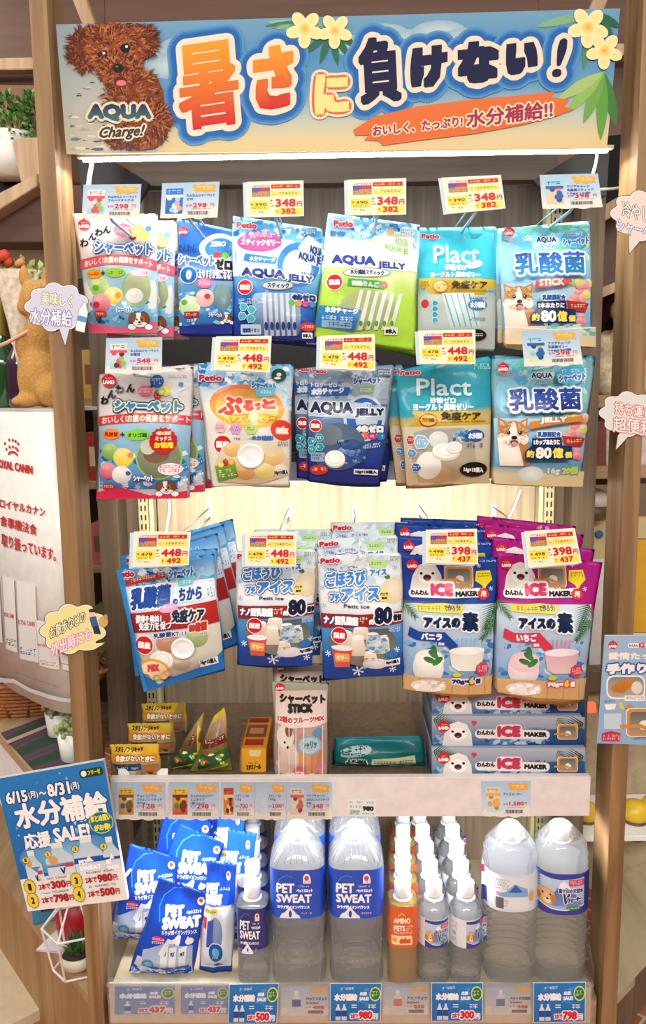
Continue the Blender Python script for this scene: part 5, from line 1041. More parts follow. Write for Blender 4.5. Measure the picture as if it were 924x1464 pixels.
def draw_R(x0):
    def d(a):
        a.part('slogan_band').poly([(x0+40, 262), (x0+118, 232), (x0+128, 262), (x0+32, 292)], '#6a2a2a'); a.fine_print(x0+44, 258, x0+118, 272, '#e8d8c8', dy=-22)
        a.part('dish_photo').poly([(x0+58, 205), (x0+104, 180), (x0+114, 228), (x0+44, 256)], '#b59a84', '#8a6a52')
        a.part('leaf_band').poly([(x0+26, 312), (x0+130, 286), (x0+136, 330), (x0+14, 372)], '#2f6a34', '#1f3f2a'); a.flecks(x0+22, 300, x0+130, 352, ['#c8402a', '#e8d24a', '#4a8a3a', '#f0e6c8'], 16, 5, 10, 111)
        a.part('yellow_edge').poly([(x0+74, 165), (x0+88, 158), (x0+92, 172), (x0+70, 184)], '#e6c83a'); a.poly([(x0+8, 388), (x0+138, 342), (x0+140, 352), (x0+4, 402)], '#d9c23a')
    return d
pouch('treat_pouch', 'left one of two leaning yellow and green pointed snack pouches', 'treat pouch', 'pointed snack pouches', ZQ, [(388, 186), (414, 156), (392, 432), (276, 440)], .09, .014, [(0, '#d9bc36'), (.2, '#a98a5c'), (.5, '#6a5230'), (.7, '#3f5a34'), (1, '#5a5a2c')], draw_R(272), seed=21, zmin=.786)
pouch('treat_pouch', 'right one of two leaning yellow and green pointed snack pouches', 'treat pouch', 'pointed snack pouches', ZQ, [(452, 172), (492, 138), (526, 420), (360, 440)], .075, .02, [(0, '#e6c83a'), (.2, '#b59a6c'), (.5, '#8a6a3a'), (.7, '#4f6a3a'), (1, '#8a8436')], draw_R(376), seed=22, zmin=.786)
def carton(name, label, cat, group, tf, x0, y0, x1, y1, Y, depth, cols, draw, dy=0, zmin=.786):
    """closed carton whose printed front stands at depth Y"""
    P = [at(tf[0]+x*tf[2], tf[1]+y*tf[2], Y) for x, y in ((x0, y0), (x1, y0+dy), (x1, y1+dy), (x0, y1))]
    zb, zt = max(zmin, (P[2][2]+P[3][2])/2), (P[0][2]+P[1][2])/2
    for i, p in enumerate(P): p[2] = zt if i < 2 else zb
    o = (P[2]+P[3])/2; root = thing(name, label, cat, tuple(o), group)
    bm = prism(bmesh.new(), [(p[0]-o[0], 0, p[2]-o[2]) for p in P], (0, depth, 0)); bmesh.ops.bevel(bm, geom=bm.edges[:], offset=.0008, segments=2, affect='EDGES')
    ink = bm.verts.layers.float_color.new('ink'); zz = [p[2]-o[2] for p in P]
    for v in bm.verts:
        k = (v.co.z-min(zz))/(max(zz)-min(zz)); c0, c1 = lin(cols[0]), lin(cols[1]); v[ink] = tuple(c0[i]*k+c1[i]*(1-k) for i in range(3))+(1,)
    mobj('carton_body', bm, M['gloss_card'], root)
    a = Art(tf, Y, o, None, mat='gloss_card'); draw(a); a.build(root)
    return root
def draw_S(a):
    a.part('front_print').rect(560, 302, 652, 400, '#eaa62c'); a.tx('スタミノール', 576, 362, 634, 384, '#3a1a10', b=1.6, dy=-4); a.fine_print(584, 352, 622, 360, '#6a2a14'); a.poly([(586, 306), (634, 306), (630, 330), (590, 330)], '#e6cfa0')
sb = carton('supplement_carton', 'orange supplement carton lying between snack pouches and sherbet sticks', 'carton', None, ZQ, 557, 298, 655, 430, .075, .15, ('#e59a2a', '#d98a22'), draw_S)
bm = bmesh.new(); ink = bm.verts.layers.float_color.new('ink')
def topquad(bm, ink, root, x0, x1, y0, y1, z, c):
    vs = [bm.verts.new((x, y, z)) for x, y in ((x0, y0), (x1, y0), (x1, y1), (x0, y1))]
    for v in vs: v[ink] = (*lin(c), 1)
    bm.faces.new(vs)
w_ = .031*2; zt_ = max(v.co.z for v in sb.children[0].data.vertices)
for k, (y0, y1, c, x0, x1) in enumerate(((.05, .11, '#7a3f24', -.020, .020), (.066, .094, '#c08a5a', -.014, .014), (.012, .04, '#a8281c', -.018, .018), (.12, .142, '#8a2418', -.020, .020))): topquad(bm, ink, sb, x0, x1, y0, y1, zt_+.0004+.0003*k, c)
mobj('top_print', bm, M['gloss_card'], sb)
def draw_T(a):
    a.part('contents_print').poly([(690, 150), (892, 150), (890, 440), (690, 440)], '#c9a2a0', '#a88f7c')
    a.ell(738, 330, 44, 76, '#e3cfc6', '#cdb8a8'); a.ell(730, 240, 34, 44, '#e9e0d2').ell(744, 216, 14, 26, '#8a5a34').ell(742, 280, 7, 6, '#2a1a14').ell(728, 262, 4, 5, '#1a1210')
    for i, c in enumerate(('#e0894a', '#e8a05a', '#d97a44', '#c9684a')): a.poly([(786+i*24, 230), (806+i*24, 230), (806+i*24, 400), (786+i*24, 400)], c, '#d9946a')
    a.ell(824, 272, 48, 40, '#8fb0c0', rot=10); a.ell(824, 272, 40, 32, '#b4cdd6', rot=10); a.tx('シャリッ', 796, 256, 852, 288, '#4a7a96', b=1.6, dy=-4)
    a.ell(858, 226, 22, 18, '#5f94b4').ell(786, 388, 28, 28, '#e2627a'); a.tx('犬用', 770, 378, 802, 398, '#fbe0e0', b=1); a.ell(868, 360, 18, 22, '#d87a9a')
    a.part('title_lettering').poly([(692, 72), (890, 72), (890, 190), (840, 204), (740, 204), (692, 190)], '#dcc4b8', '#e6d8cc'); a.tx('シャーベット', 706, 82, 886, 118, '#2a2020', b=3.2, dy=6); a.tx('STICK', 738, 118, 838, 154, '#2a2020', b=4.5); a.tx('12種のフルーツMIX', 700, 160, 880, 182, '#c04a52', b=1.5, arc=-6, o=[('#f0e4dc', 3)])
    a.part('weight_label').tx('8', 820, 390, 846, 426, '#241c1c', b=3.5, o=[('#efe6dc', 4)]); a.fine_print(848, 408, 880, 424, '#f0e6da'); a.fine_print(698, 392, 768, 416, '#f6f0ea', rows=1, dy=-12)
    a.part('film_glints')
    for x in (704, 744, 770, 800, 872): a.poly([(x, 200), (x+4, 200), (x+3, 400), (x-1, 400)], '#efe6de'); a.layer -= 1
    land_badge(a, 708, 58, 18)
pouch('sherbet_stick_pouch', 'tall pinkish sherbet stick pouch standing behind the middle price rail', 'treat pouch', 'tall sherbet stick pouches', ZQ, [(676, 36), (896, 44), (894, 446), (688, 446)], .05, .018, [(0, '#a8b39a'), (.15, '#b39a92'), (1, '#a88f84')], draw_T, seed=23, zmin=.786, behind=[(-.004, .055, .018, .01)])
def draw_U(a):
    a.part('pack_print').poly([(60, 238), (320, 226), (336, 330), (48, 335)], '#0f5f66', '#1f6a5c'); a.ell(110, 256, 56, 16, '#a9c4c4', rot=-10, n=18); a.fine_print(66, 246, 150, 264, '#17343a', dy=-14); a.tx('水分補給', 80, 278, 150, 316, '#0a2428', b=2.5, o=[('#cfe0dc', 3)])
    a.poly([(166, 274), (306, 268), (310, 298), (160, 304)], '#c3c49a'); a.fine_print(172, 280, 300, 294, '#3a5a44', rows=1); a.flecks(140, 306, 326, 338, ['#d4dcd0', '#3f8a6a', '#8fb08a', '#e6ece4'], 26, 6, 14, 121); a.ell(92, 322, 34, 14, '#a86a3c')
    a.part('sealed_edge').poly([(36, 336), (348, 334), (350, 352), (34, 354)], '#17777f')
pouch('treat_pouch', 'flat teal hydration pack lying beside the stacked ice maker cartons', 'treat pouch', None, ZU, [(44, 218), (330, 212), (350, 372), (34, 374)], .10, .02, [(0, '#1a7f8a'), (.5, '#136a72'), (1, '#157078')], draw_U, seed=24, zmin=.786)
def draw_V(x0, y0, dy):
    def d(a):
        Y = lambda x, y: y0+y+dy*(x-62)/783
        a.part('scene_print').poly([(64, Y(64, 2)), (840, Y(840, 2)), (840, Y(840, 150)), (64, Y(64, 150))], '#b9bcc6', '#2a5a94')
        a.poly([(560, Y(560, 70)), (840, Y(840, 60)), (840, Y(840, 150)), (470, Y(470, 150))], '#2f5f9c', '#1c3f7a'); a.flecks(330, Y(500, 80), 640, Y(500, 145), ['#4f82b4', '#8fb0cc', '#2a5a94', '#b0c6d8'], 40, 8, 18, 131); a.flecks(68, Y(68, 100), 150, Y(68, 146), ['#6f94b8', '#3f6f9c', '#9fb8cc'], 16, 8, 16, 132)
        palm(a, 64, Y(64, 20), 150, .25, 12, ('#2f6a34', '#234f2c')); palm(a, 840, Y(840, 30), 190, 2.75, 14, ('#2a5f34', '#1f4a30')); palm(a, 700, Y(700, 4), 100, 1.0, 9, ('#3a6a44', '#2a5438'))
        seal_face(a, 196, Y(196, 88), 56)
        a.part('heart_mark').ell(271, Y(271, 34), 8, 9, '#c8466a').ell(283, Y(283, 34), 8, 9, '#c8466a').poly([(264, Y(264, 38)), (290, Y(290, 38)), (277, Y(277, 54))], '#c8466a')
        a.part('title_lettering').rrect(282, Y(500, 66), 662, Y(500, 112), 22, '#ece6e2', dy=6).rrect(388, Y(455, 42), 522, Y(455, 116), 22, '#ece6e2')
        a.tx('わんわん', 290, Y(340, 72), 384, Y(340, 98), '#2a2228', b=2.2); a.tx('ICE', 394, Y(455, 48), 516, Y(455, 108), '#c83a5a', b=7); a.tx('MAKER', 532, Y(590, 78), 648, Y(590, 104), '#2a2228', b=2.8, dy=3); a.fine_print(548, Y(590, 58), 640, Y(590, 70), '#3a3034')
        a.fine_print(556, Y(590, 118), 660, Y(590, 126), '#c9d4e0')
        icemaker_tool(a, 752, Y(752, 78), 100, 74); land_badge(a, 122, Y(122, 56), 32)
    return d
zlast = .786
for k, (x0, y0, x1, y1, dy, word) in enumerate(((62, 312, 845, 484, 12, 'bottom one of its stack'), (64, 152, 824, 308, 6, 'middle one of its stack'), (62, 6, 832, 150, 4, 'top one of its stack'))):
    c_ = carton('ice_maker_carton', 'blue ice maker carton with white pup, '+word, 'carton', 'stacked ice maker cartons', ZV, x0, y0, x1, y1, .047+.012*k, .17, ('#a9b0bf', '#2a4f86'), draw_V(x0, y0, dy), dy=dy, zmin=zlast)
    zlast = c_.location[2]+max(v.co.z for v in c_.children[0].data.vertices)+.0005
# clear dividers of the middle shelf
for px_, who in ((240, 'beside the yellow supplement packs'), (343, 'left of the orange carton'), (392, 'left of the tall sherbet sticks'), (473, 'left of the teal hydration pack'), (609, 'left of the ice maker cartons')):
    p = at(px_, 1112, .05)
    t = thing('shelf_divider', 'clear upright shelf divider '+who, 'divider', (p[0], .05, .785), 'clear dividers on the middle shelf')
    mobj('divider_sheet', prism(bmesh.new(), [(0, 0, 0), (0, .30, 0), (0, .30, .10), (0, .06, .10), (0, .0, .03)], (.0015, 0, 0)), M['acrylic'], t)
# tickets in the price rail
TH1 = ('#e6c04a', '#b98a5a', '#7a5430', '#efe2c4', '#3a5a8a', '#5a3a14')
for q, lines, pr, th, who in (((164, 1118, 236, 1171), ['チョイスプラス', 'スタミノンリキッド', '40g'], '128', TH1, 'under the yellow supplement packs'), ((241, 1118, 313, 1171), ['わんわんカロリー', 'ミニタイプ', '1袋パック'], '298', ('#f0d84a', '#c8402a', '#7a2a2a', '#e8d24a', '#4a8a3a', '#8a2018'), 'under the leaning snack pouches'),
                              ((316, 1118, 364, 1171), ['スタミノールS', '15g'], '700', ('#c8402a', '#e6a02a', '#f0d08a', '#8a2418', '#e6a02a', '#5a1a14'), 'left of the 2,000 yen ticket'), ((364.5, 1118, 409, 1171), ['スタミノールS', '100g'], '2,000', ('#b9d0e4', '#d6e3ec', '#c3d6e6', '#d0deea', '#cbd9e6', '#b9d0e4'), 'with a 2,000 yen price'), ((410, 1118, 475, 1171), ['アクアチャージ', '5STICKミックスタイプ', '8本'], '348', ('#e9d6c4', '#e6cfc0', '#c86a5a', '#e6a06a', '#f0e0d0', '#7a3a30'), 'under the tall sherbet sticks')):
    x0, y0, x1, y1 = q
    blue_card('pale blue shelf ticket in the rail '+who, [(x0, y0), (x1, y0), (x1, y1), (x0, y1)], th, lines, pr, Y=.0265, group='tickets in the middle price rail')
def d980(a):
    a.part('ticket_lettering').fine_print(6, 10, 90, 22, '#6a8a7a'); a.tx('980', 52, 36, 92, 66, '#33383a', b=2); a.rect(8, 60, 42, 90, '#c6d2cc'); a.fine_print(8, 34, 44, 50, '#7a9a8a'); a.fine_print(10, 64, 44, 88, '#4a4f50', rows=2); a.fine_print(52, 76, 92, 88, '#7a8a84')
flat('shelf_ticket', 'small white 980 ticket on the bare part of the price rail', 'price ticket', None, [(497, 1143), (538, 1144), (538, 1168), (497, 1167)], .0265, .0006, '#e6ebe6', d980)
def dshiny(a):
    cloud_card(a, ('#e6d2a8', '#c9dcec', '#e8b06a', '#f0d8a8', '#d9a860', '#c89048'), ['アイスメーカー'], '1,580', '')
flat('shelf_ticket', 'shiny pale blue ticket on the rail below the ice maker cartons', 'price ticket', None, [(688, 1117), (759, 1116), (758, 1167), (691, 1167)], .0265, .0006, '#dfe8ee', dshiny)
# ------------------------------------------------------------------ bottles and pouches in the bottom tray
ZW = (150, 1160, .35714); ZY = (360, 1160, .31385); ZZ = (580, 1160, .37229)
FLOOR = .379
M['pet'] = clear('clear_bottle', (.995, .997, 1), .3, refr=.55, milk=.13, rough=.0, ior=1.33, bump=.3, milkcol=(.95, .97, 1), bscale=45)
M['petribbed'] = clear('clear_ribbed_bottle', (.995, .997, 1), .32, refr=.6, milk=.12, rough=.0, ior=1.33, bump=.3, milkcol=(.95, .97, 1), bscale=60)
M['petlow'] = clear('bottle_milk_glow', (.995, .997, 1), .3, refr=.5, milk=.19, rough=.0, ior=1.33, bump=.5, bscale=45, milkcol=(.97, .985, 1))  # milkier shell standing in for lamp light piped into the lower body
M['amber'] = clear('amber_drink', (1, .80, .30), .12, refr=.2, milk=.45, rough=.02, ior=1.2, milkcol=(1, .66, .12))
def front_z(px_, py_, Y): return at(px_, py_, Y)[2]-FLOOR
def bottle(name, label, group, x, y, prof, capspec, bandspec, e, mat, draw, tf, liquid=None, bandc='#1f4fb8', n=40):
    """clear bottle: shell, screw cap, label band with its print"""
    root = thing(name, label, 'bottle', (x, y, FLOOR), group)
    bm = lathe(bmesh.new(), prof, n)
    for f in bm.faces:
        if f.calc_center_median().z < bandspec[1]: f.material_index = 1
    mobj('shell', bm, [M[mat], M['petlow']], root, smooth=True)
    r, z0, z1 = capspec
    bm = lathe(bmesh.new(), [(r*.98, z0), (r, z0+.001), (r, z1-.0025), (r*.93, z1-.0005), (r*.6, z1)], 36)
    for k in range(36):
        pass
    mobj('screw_cap', bm, M['cap'], root, smooth=True)
    mobj('neck_ring', lathe(bmesh.new(), [(r*1.0, z0-.007), (r*1.18, z0-.006), (r*1.18, z0-.0045), (r*1.0, z0-.0035)], 28), M['cap'], root, smooth=True)
    R, b0, b1 = bandspec
    bm = bmesh.new(); bands = [(R, b0, e), (R, (b0+b1)/2, e), (R, b1, e)]
    lathe(bm, bands, 56, capb=False, capt=False); ink = bm.verts.layers.float_color.new('ink')
    for v in bm.verts: v[ink] = (*lin(bandc), 1)
    n0 = len(bm.verts); lathe(bm, [(R-.0006, b0+.0005, e), (R-.0006, (b0+b1)/2, e), (R-.0006, b1-.0005, e)], 56, capb=False, capt=False); bm.verts.ensure_lookup_table()
    for v in bm.verts[n0:]: v[ink] = (*lin('#e6edf5'), 1)
    band = mobj('label_band', bm, M['label'], root, smooth=True)
    if draw:
        surf = lambda X, Z: -R*np.power(np.clip(1-np.abs(np.clip(X/R, -.97, .97))**e, 0, 1), 1/e)-.0002
        a = Art(tf, y-R, np.array([x, y-R, FLOOR]), surf, mat='label'); a.eps = .00006; draw(a)
        for o in a.build(band).values(): pass
    top = liquid[1] if liquid else prof[-1][1]-.04
    core = [q for q in prof if q[1] < top]; lo = min(q[0] for q in core[2:-4])*.95
    if liquid: mobj('drink', lathe(bmesh.new(), [(min(q[0]*.95, lo), q[1]+.003, *(q[2:])) for q in core], n), M[liquid[0]], root, smooth=True)
    return root
def pet_print(a, x0, y0, x1, y1, cats=True):
    """white lettering and emblem on the blue pet drink labels"""
    X = lambda u: x0+(x1-x0)*u/100
    Y = lambda v: y0+(y1-y0)*v/100
    s = (x1-x0)/100
    a.part('arc_print').ln([(X(8), Y(44)), (X(11), Y(24)), (X(19), Y(10)), (X(30), Y(4)), (X(42), Y(8))], 1.6*s, '#3f8fe0')
    a.part('brand_lettering').tx('PET', X(10), Y(22), X(46), Y(44), '#fff', b=1.0*s); a.tx('SWEAT', X(10), Y(46), X(80), Y(66), '#fff', b=1.0*s)
    a.tx('ペットスエット', X(50), Y(34), X(82), Y(42), '#fff', b=.5*s); a.tx('カラダ質イオンバランス', X(12), Y(71), X(76), Y(79), '#fff', b=.45*s); a.fine_print(X(54), Y(26), X(76), Y(31), '#dfe9f8')
    a.part('maker_emblem').ell(X(70), Y(10), 7*s, 9*s, '#f4eef4').rect(X(63), Y(10), X(78), Y(22), '#f4eef4').ell(X(70), Y(10), 4.5*s, 5*s, '#d2505a').fine_print(X(65), Y(16), X(76), Y(20), '#c83a48')
    if cats:
        a.part('animal_print').poly([(X(16), Y(100)), (X(20), Y(92)), (X(27), Y(90)), (X(34), Y(78)), (X(38), Y(72)), (X(42), Y(80)), (X(50), Y(92)), (X(56), Y(94)), (X(58), Y(100))], '#f2f5fa'); a.ell(X(38), Y(90), 3*s, 7*s, '#1f3f9c'); a.ell(X(26), Y(93), 6*s, 5*s, '#f2f5fa')
        a.fine_print(X(60), Y(86), X(80), Y(92), '#e4b0b8')
    a.part('edge_print').ln([(X(-6), Y(99)), (X(20), Y(101)), (X(60), Y(101)), (X(104), Y(97))], 1.6*s, '#2f7fdc')
# two-litre blue-label bottles
def P2(px_, y=.058): p = atz(px_, 1178, FLOOR+.309); return p[0], y
zc = lambda py_, Yf: front_z(425, py_, Yf)
R2 = .0525; YF = .058-R2
zl0, zl1 = zc(1313, YF), zc(1244, YF)
E2 = 4.2
prof2 = [(.040, .0, E2), (.048, .003, E2), (.0525, .012, E2), (.0525, .03, E2), (.0505, .036, E2), (.0505, zl0-.040, E2), (.0525, zl0-.030, E2), (.0525, zl0-.024, E2), (.0500, zl0-.019, E2), (.0525, zl0-.012, E2), (.0525, zl0, E2), (.0515, zl0+.003, E2), (.0515, zl1-.003, E2), (.0525, zl1, E2), (.0490, zl1+.010, 3.4), (.0410, zl1+.023, 3), (.0310, zl1+.036, 2.5), (.0215, zl1+.047, 2.1), (.0150, zl1+.055, 2), (.0140, .284, 2), (.0140, .296, 2)]
xa, ya = P2(425); xb, yb = P2(508.5)
pb = {}
for nm, x, x0z, who in (('l', xa, 82, 'left'), ('r', xb, 355, 'right')):
    pb[nm] = bottle('drink_bottle', f'two-litre bottle with blue label, front of the {who} row', 'two-litre blue label bottles', x, ya, prof2, (.0160, .2815, .3105), (.0530, zl0, zl1), E2, 'pet', lambda a: pet_print(a, x0z+6, 284, x0z+238, 486), ZY, bandc='#1a4fc0')
    for root in (pb[nm],):
        # side panels pressed into the lower body, and fluted shoulder
        bm = bmesh.new(); w, h0, h1 = .026, .045, zl0-.048
        for k in range(5):
            z = h0+(h1-h0)*k/4; tube(bm, [(-w, -.0512, z), (w, -.0512, z)], .0012, 6)
        for sx in (-1, 1): tube(bm, [(sx*w, -.0512, h0), (sx*w, -.0512, h1)], .0014, 6); tube(bm, [(sx*.040, -.0505, .016), (sx*.046, -.0505, h1+.014)], .0012, 6)
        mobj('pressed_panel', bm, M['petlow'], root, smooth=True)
        bm = bmesh.new()
        for k in range(28):
            t = 2*math.pi*k/28; pts = []
            for r_, z_, e_ in prof2[14:19]:
                c, s = math.cos(t), math.sin(t); f = (abs(c)**e_+abs(s)**e_)**(-1/e_); pts.append(((r_+.0004)*f*c, (r_+.0004)*f*s, z_))
            tube(bm, pts, .0011, 5)
        mobj('shoulder_flute', bm, M['pet'], root, smooth=True)
    for k in (1, 2): dup(pb[nm], f'two-litre bottle with blue label, {("second", "third")[k-1]} from the front in the {who} row', .006*k*(-1 if nm == 'x' else 0), .112*k)
# half-litre bottles
def half(x, name, label, group, bandc, draw, tf, bz0, bz1, R=.0305, e=3.0, liquid=None, mat='pet', ribs=True, H=.205):
    hs = H-.031-bz1
    pr = [(.022, 0, e), (.028, .002, e), (R, .008, e), (R, .022, e), (R*.95, .026, e), (R, .030, e), (R, bz0-.012, e), (R*.95, bz0-.006, e), (R, bz0, e), (R*.985, bz0+.002, e), (R*.985, bz1-.002, e), (R, bz1, e), (R*.95, bz1+.26*hs, 2.6), (R*.78, bz1+.56*hs, 2.2), (R*.56, bz1+.84*hs, 2), (.0130, bz1+hs, 2), (.0130, H-.016, 2)]
    if ribs:
        pr = [(.024, 0), (.029, .002), (R, .008)]
        z = .012
        while z < bz0-.010: pr += [(R, z), (R*.90, z+.004), (R, z+.008)]; z += .0125
        pr += [(R, bz0-.002), (R*.985, bz0), (R*.985, bz1), (R, bz1+.002), (R*.96, bz1+.19*hs), (R, bz1+.30*hs), (R*.90, bz1+.51*hs), (R*.68, bz1+.79*hs), (.0130, bz1+hs), (.0130, H-.016)]
    return bottle(name, label, group, x, .034, pr, (.0155, H-.026, H), (R+.0004, bz0, bz1), 2 if ribs else e, mat, draw, tf, liquid, bandc)
HF = .034-.0305
def hz(py_, px_=600): return front_z(px_, py_, HF)
xs = atz(361, 1258, FLOOR+.205)[0]
b = half(xs, 'drink_bottle', 'small bottle with navy label, front of its row', 'small navy label bottles', '#1f2f74', lambda a: pet_print(a, 528, 402, 644, 570), ZW, hz(1358, 361), hz(1300, 361), ribs=False)
for k in range(4): dup(b, f'small bottle with navy label, {("second", "third", "fourth", "fifth")[k]} from the front', -.0065*(k+1), .066*(k+1))
def amino(a):
    a.part('brand_lettering').tx('AMINO', 648, 486, 724, 512, '#f6e6d0', b=1.6); a.tx('PETS', 648, 520, 700, 546, '#f6e6d0', b=1.6); a.tx('アミノペッツ', 650, 548, 700, 560, '#f6dcc0', b=.6); a.fine_print(704, 520, 732, 560, '#f6dcc0', rows=4)
    a.part('animal_print').rrect(638, 566, 732, 608, 6, '#f3dcae'); a.ell(652, 586, 11, 11, '#f0a83a'); a.poly([(672, 592), (680, 578), (694, 582), (700, 572), (708, 584), (722, 578), (726, 600), (676, 602)], '#cf5a2a')
    a.ln([(668, 478), (684, 464), (700, 476)], 4, '#f6d06a')
xs = atz(575, 1253, FLOOR+.205)[0]
b = half(xs, 'drink_bottle', 'small amber bottle with orange label, front of its row', 'small orange label bottles', '#e0622a', amino, ZY, hz(1356, 575), hz(1298, 575), R=.029, ribs=False, liquid=('amber', .17), e=3.4)
for k in range(4): dup(b, f'small amber bottle with orange label, {("second", "third", "fourth", "fifth")[k]} from the front', .0055*(k+1), .066*(k+1))
def fuji(a, x0, y0, x1, y1, full=False):
    X = lambda u: x0+(x1-x0)*u/100
    Y = lambda v: y0+(y1-y0)*v/100
    s = (x1-x0)/100
    a.part('mountain_print').rect(x0, y0, x1, y1, '#c9d9ea', '#8fb4d8'); a.poly([(X(18), Y(78)), (X(48), Y(22)), (X(56), Y(16)), (X(64), Y(24)), (X(98), Y(78))], '#3f5fae', '#6f8fc8'); a.poly([(X(42), Y(34)), (X(48), Y(22)), (X(56), Y(16)), (X(64), Y(24)), (X(72), Y(38)), (X(60), Y(32)), (X(54), Y(40)), (X(48), Y(32))], '#f2f5fa')
    a.part('edge_print').poly([(X(0), Y(0)), (X(100), Y(0)), (X(100), Y(9)), (X(50), Y(13)), (X(0), Y(9))], '#2a3f9c'); a.poly([(X(0), Y(76)), (X(30), Y(88)), (X(60), Y(90)), (X(100), Y(80)), (X(100), Y(100)), (X(0), Y(100))], '#2a3a9a'); a.ln([(X(0), Y(74)), (X(30), Y(86)), (X(60), Y(88)), (X(100), Y(78))], 2*s, '#f2f5fa')
    a.part('dog_photo').ell(X(20), Y(58), 17*s, 22*(y1-y0)/100, '#d9a868', core='#e9c690').ell(X(6), Y(62), 6*s, 10*(y1-y0)/100, '#b98244').ell(X(34), Y(62), 6*s, 10*(y1-y0)/100, '#b98244'); a.ell(X(22), Y(68), 7*s, 7*(y1-y0)/100, '#f0dcb8').ell(X(22), Y(64), 2.6*s, 2.4*(y1-y0)/100, '#2a1c14')
    for u in (14, 28): a.ell(X(u), Y(52), 1.8*s, 2.4*(y1-y0)/100, '#241a14')
    a.part('brand_lettering').tx('富士山の天然水', X(44), Y(34), X(98), Y(46), '#26346a', b=.6*s, o=[('#f2f6fa', 1.5*s)]); a.tx('V', X(50), Y(46), X(66), Y(74), '#1f2f6a', b=1.6*s, sl=3*s, o=[('#f2f6fa', 1.6*s)]); a.tx('ウォーター', X(62), Y(56), X(94), Y(70), '#1f2f6a', b=1*s, o=[('#f2f6fa', 1.6*s)], dy=-3*s)
    a.part('small_print').rect(X(66), Y(12), X(99), Y(28), '#d03a62'); a.fine_print(X(69), Y(14), X(97), Y(26), '#fbe0e6', rows=2); a.ell(X(76), Y(82), 16*s, 5*(y1-y0)/100, '#3f8a4a'); a.fine_print(X(64), Y(80), X(88), Y(85), '#e6f2e0')
def fuji_side(a, x0, y0, x1, y1):
    X = lambda u: x0+(x1-x0)*u/100
    Y = lambda v: y0+(y1-y0)*v/100
    a.part('label_panel').rect(x0, y0, x1, y1, '#e2e5e8'); a.fine_print(X(4), Y(8), X(40), Y(40), '#8f98a8', rows=4); a.fine_print(X(4), Y(70), X(40), Y(94), '#7f8898', rows=3); a.rect(X(8), Y(48), X(30), Y(60), '#c9a2b4')
xs = atz(620.5, 1258, FLOOR+.205)[0]; xs2 = atz(666.5, 1258, FLOOR+.205)[0]
w1 = half(xs, 'water_bottle', 'small water bottle with mountain label, front of the left row', 'small mountain water bottles', '#dfe3e8', lambda a: (fuji_side(a, 50, 422, 76, 526), fuji(a, 76, 422, 168, 526)), ZZ, hz(1356), hz(1316), R=.0305, mat='petribbed')
w2 = half(xs2, 'water_bottle', 'small water bottle with mountain label, front of the right row', 'small mountain water bottles', '#dfe3e8', lambda a: (fuji_side(a, 180, 426, 234, 526), fuji(a, 234, 424, 320, 526)), ZZ, hz(1356, 665), hz(1316, 665), R=.0305, mat='petribbed')
for b, who, dx in ((w1, 'left', .0), (w2, 'right', .001)):
    for k in range(4): dup(b, f'small mountain water bottle, {("second", "third", "fourth", "fifth")[k]} from the front of the {who} row', dx*(k+1), .067*(k+1), rz=(.5, -.4, 1.1, .2)[k])
# two-litre ribbed water bottles
R3 = .0515; YF3 = .057-R3
xs = atz(730, 1175, FLOOR+.31)[0]; xs2 = atz(802, 1175, FLOOR+.31)[0]
z3 = lambda py_, px_=765: front_z(px_, py_, YF3)
def prof3(b0, b1):
    pr = [(.036, 0, 2.6), (.046, .002, 2.6), (.0505, .012, 2.6)]; z = .018
    while z < b0-.012: pr += [(R3, z, 2.6), (R3*.925, z+.005, 2.6), (R3, z+.010, 2.6)]; z += .0145
    pr += [(R3, b0-.002, 2.6), (R3*.985, b0, 2.6), (R3*.985, b1, 2.6), (R3, b1+.002, 2.6)]; z = b1+.006
    for q, h in ((.97, 0), (1.0, .007), (.955, .013), (.985, .020), (.91, .027), (.92, .033), (.80, .042), (.64, .052), (.46, .062), (.31, .070)): pr.append((R3*q, z+h, 2.4 if q > .8 else 2.0))
    pr += [(.0145, .285, 2), (.0145, .296, 2)]
    return pr
b0, b1 = z3(1304), z3(1252)
w3 = bottle('water_bottle', 'two-litre ribbed water bottle turned to its back label', 'two-litre ribbed water bottles', xs, .057, prof3(b0, b1), (.0160, .2815, .3105), (R3+.0004, b0, b1), 2.6, 'petribbed',
            lambda a: (fuji_side(a, 340, 254, 476, 378), a.part('mountain_print').poly([(360, 322), (404, 300), (420, 280), (470, 300), (472, 330), (360, 330)], '#7fb0dc').poly([(396, 312), (424, 282), (452, 312)], '#2f5fae'), a.part('barcode_print').rect(350, 334, 378, 376, '#5a6068'), a.part('edge_print').rect(303, 318, 322, 376, '#2a3a9a'), a.part('pink_print').rect(302, 240, 316, 268, '#d84a8a'), a.part('dog_photo').ell(486, 330, 12, 20, '#d9a868')), ZZ, bandc='#d6dfe8')
b0, b1 = z3(1308), z3(1250)
w4 = bottle('water_bottle', 'two-litre ribbed water bottle showing mountain label and dog photo', 'two-litre ribbed water bottles', xs2, .057, prof3(b0, b1), (.0160, .2815, .3105), (R3+.0004, b0, b1), 2.6, 'petribbed', lambda a: fuji(a, 508, 244, 690, 398), ZZ, bandc='#2a3a9a')
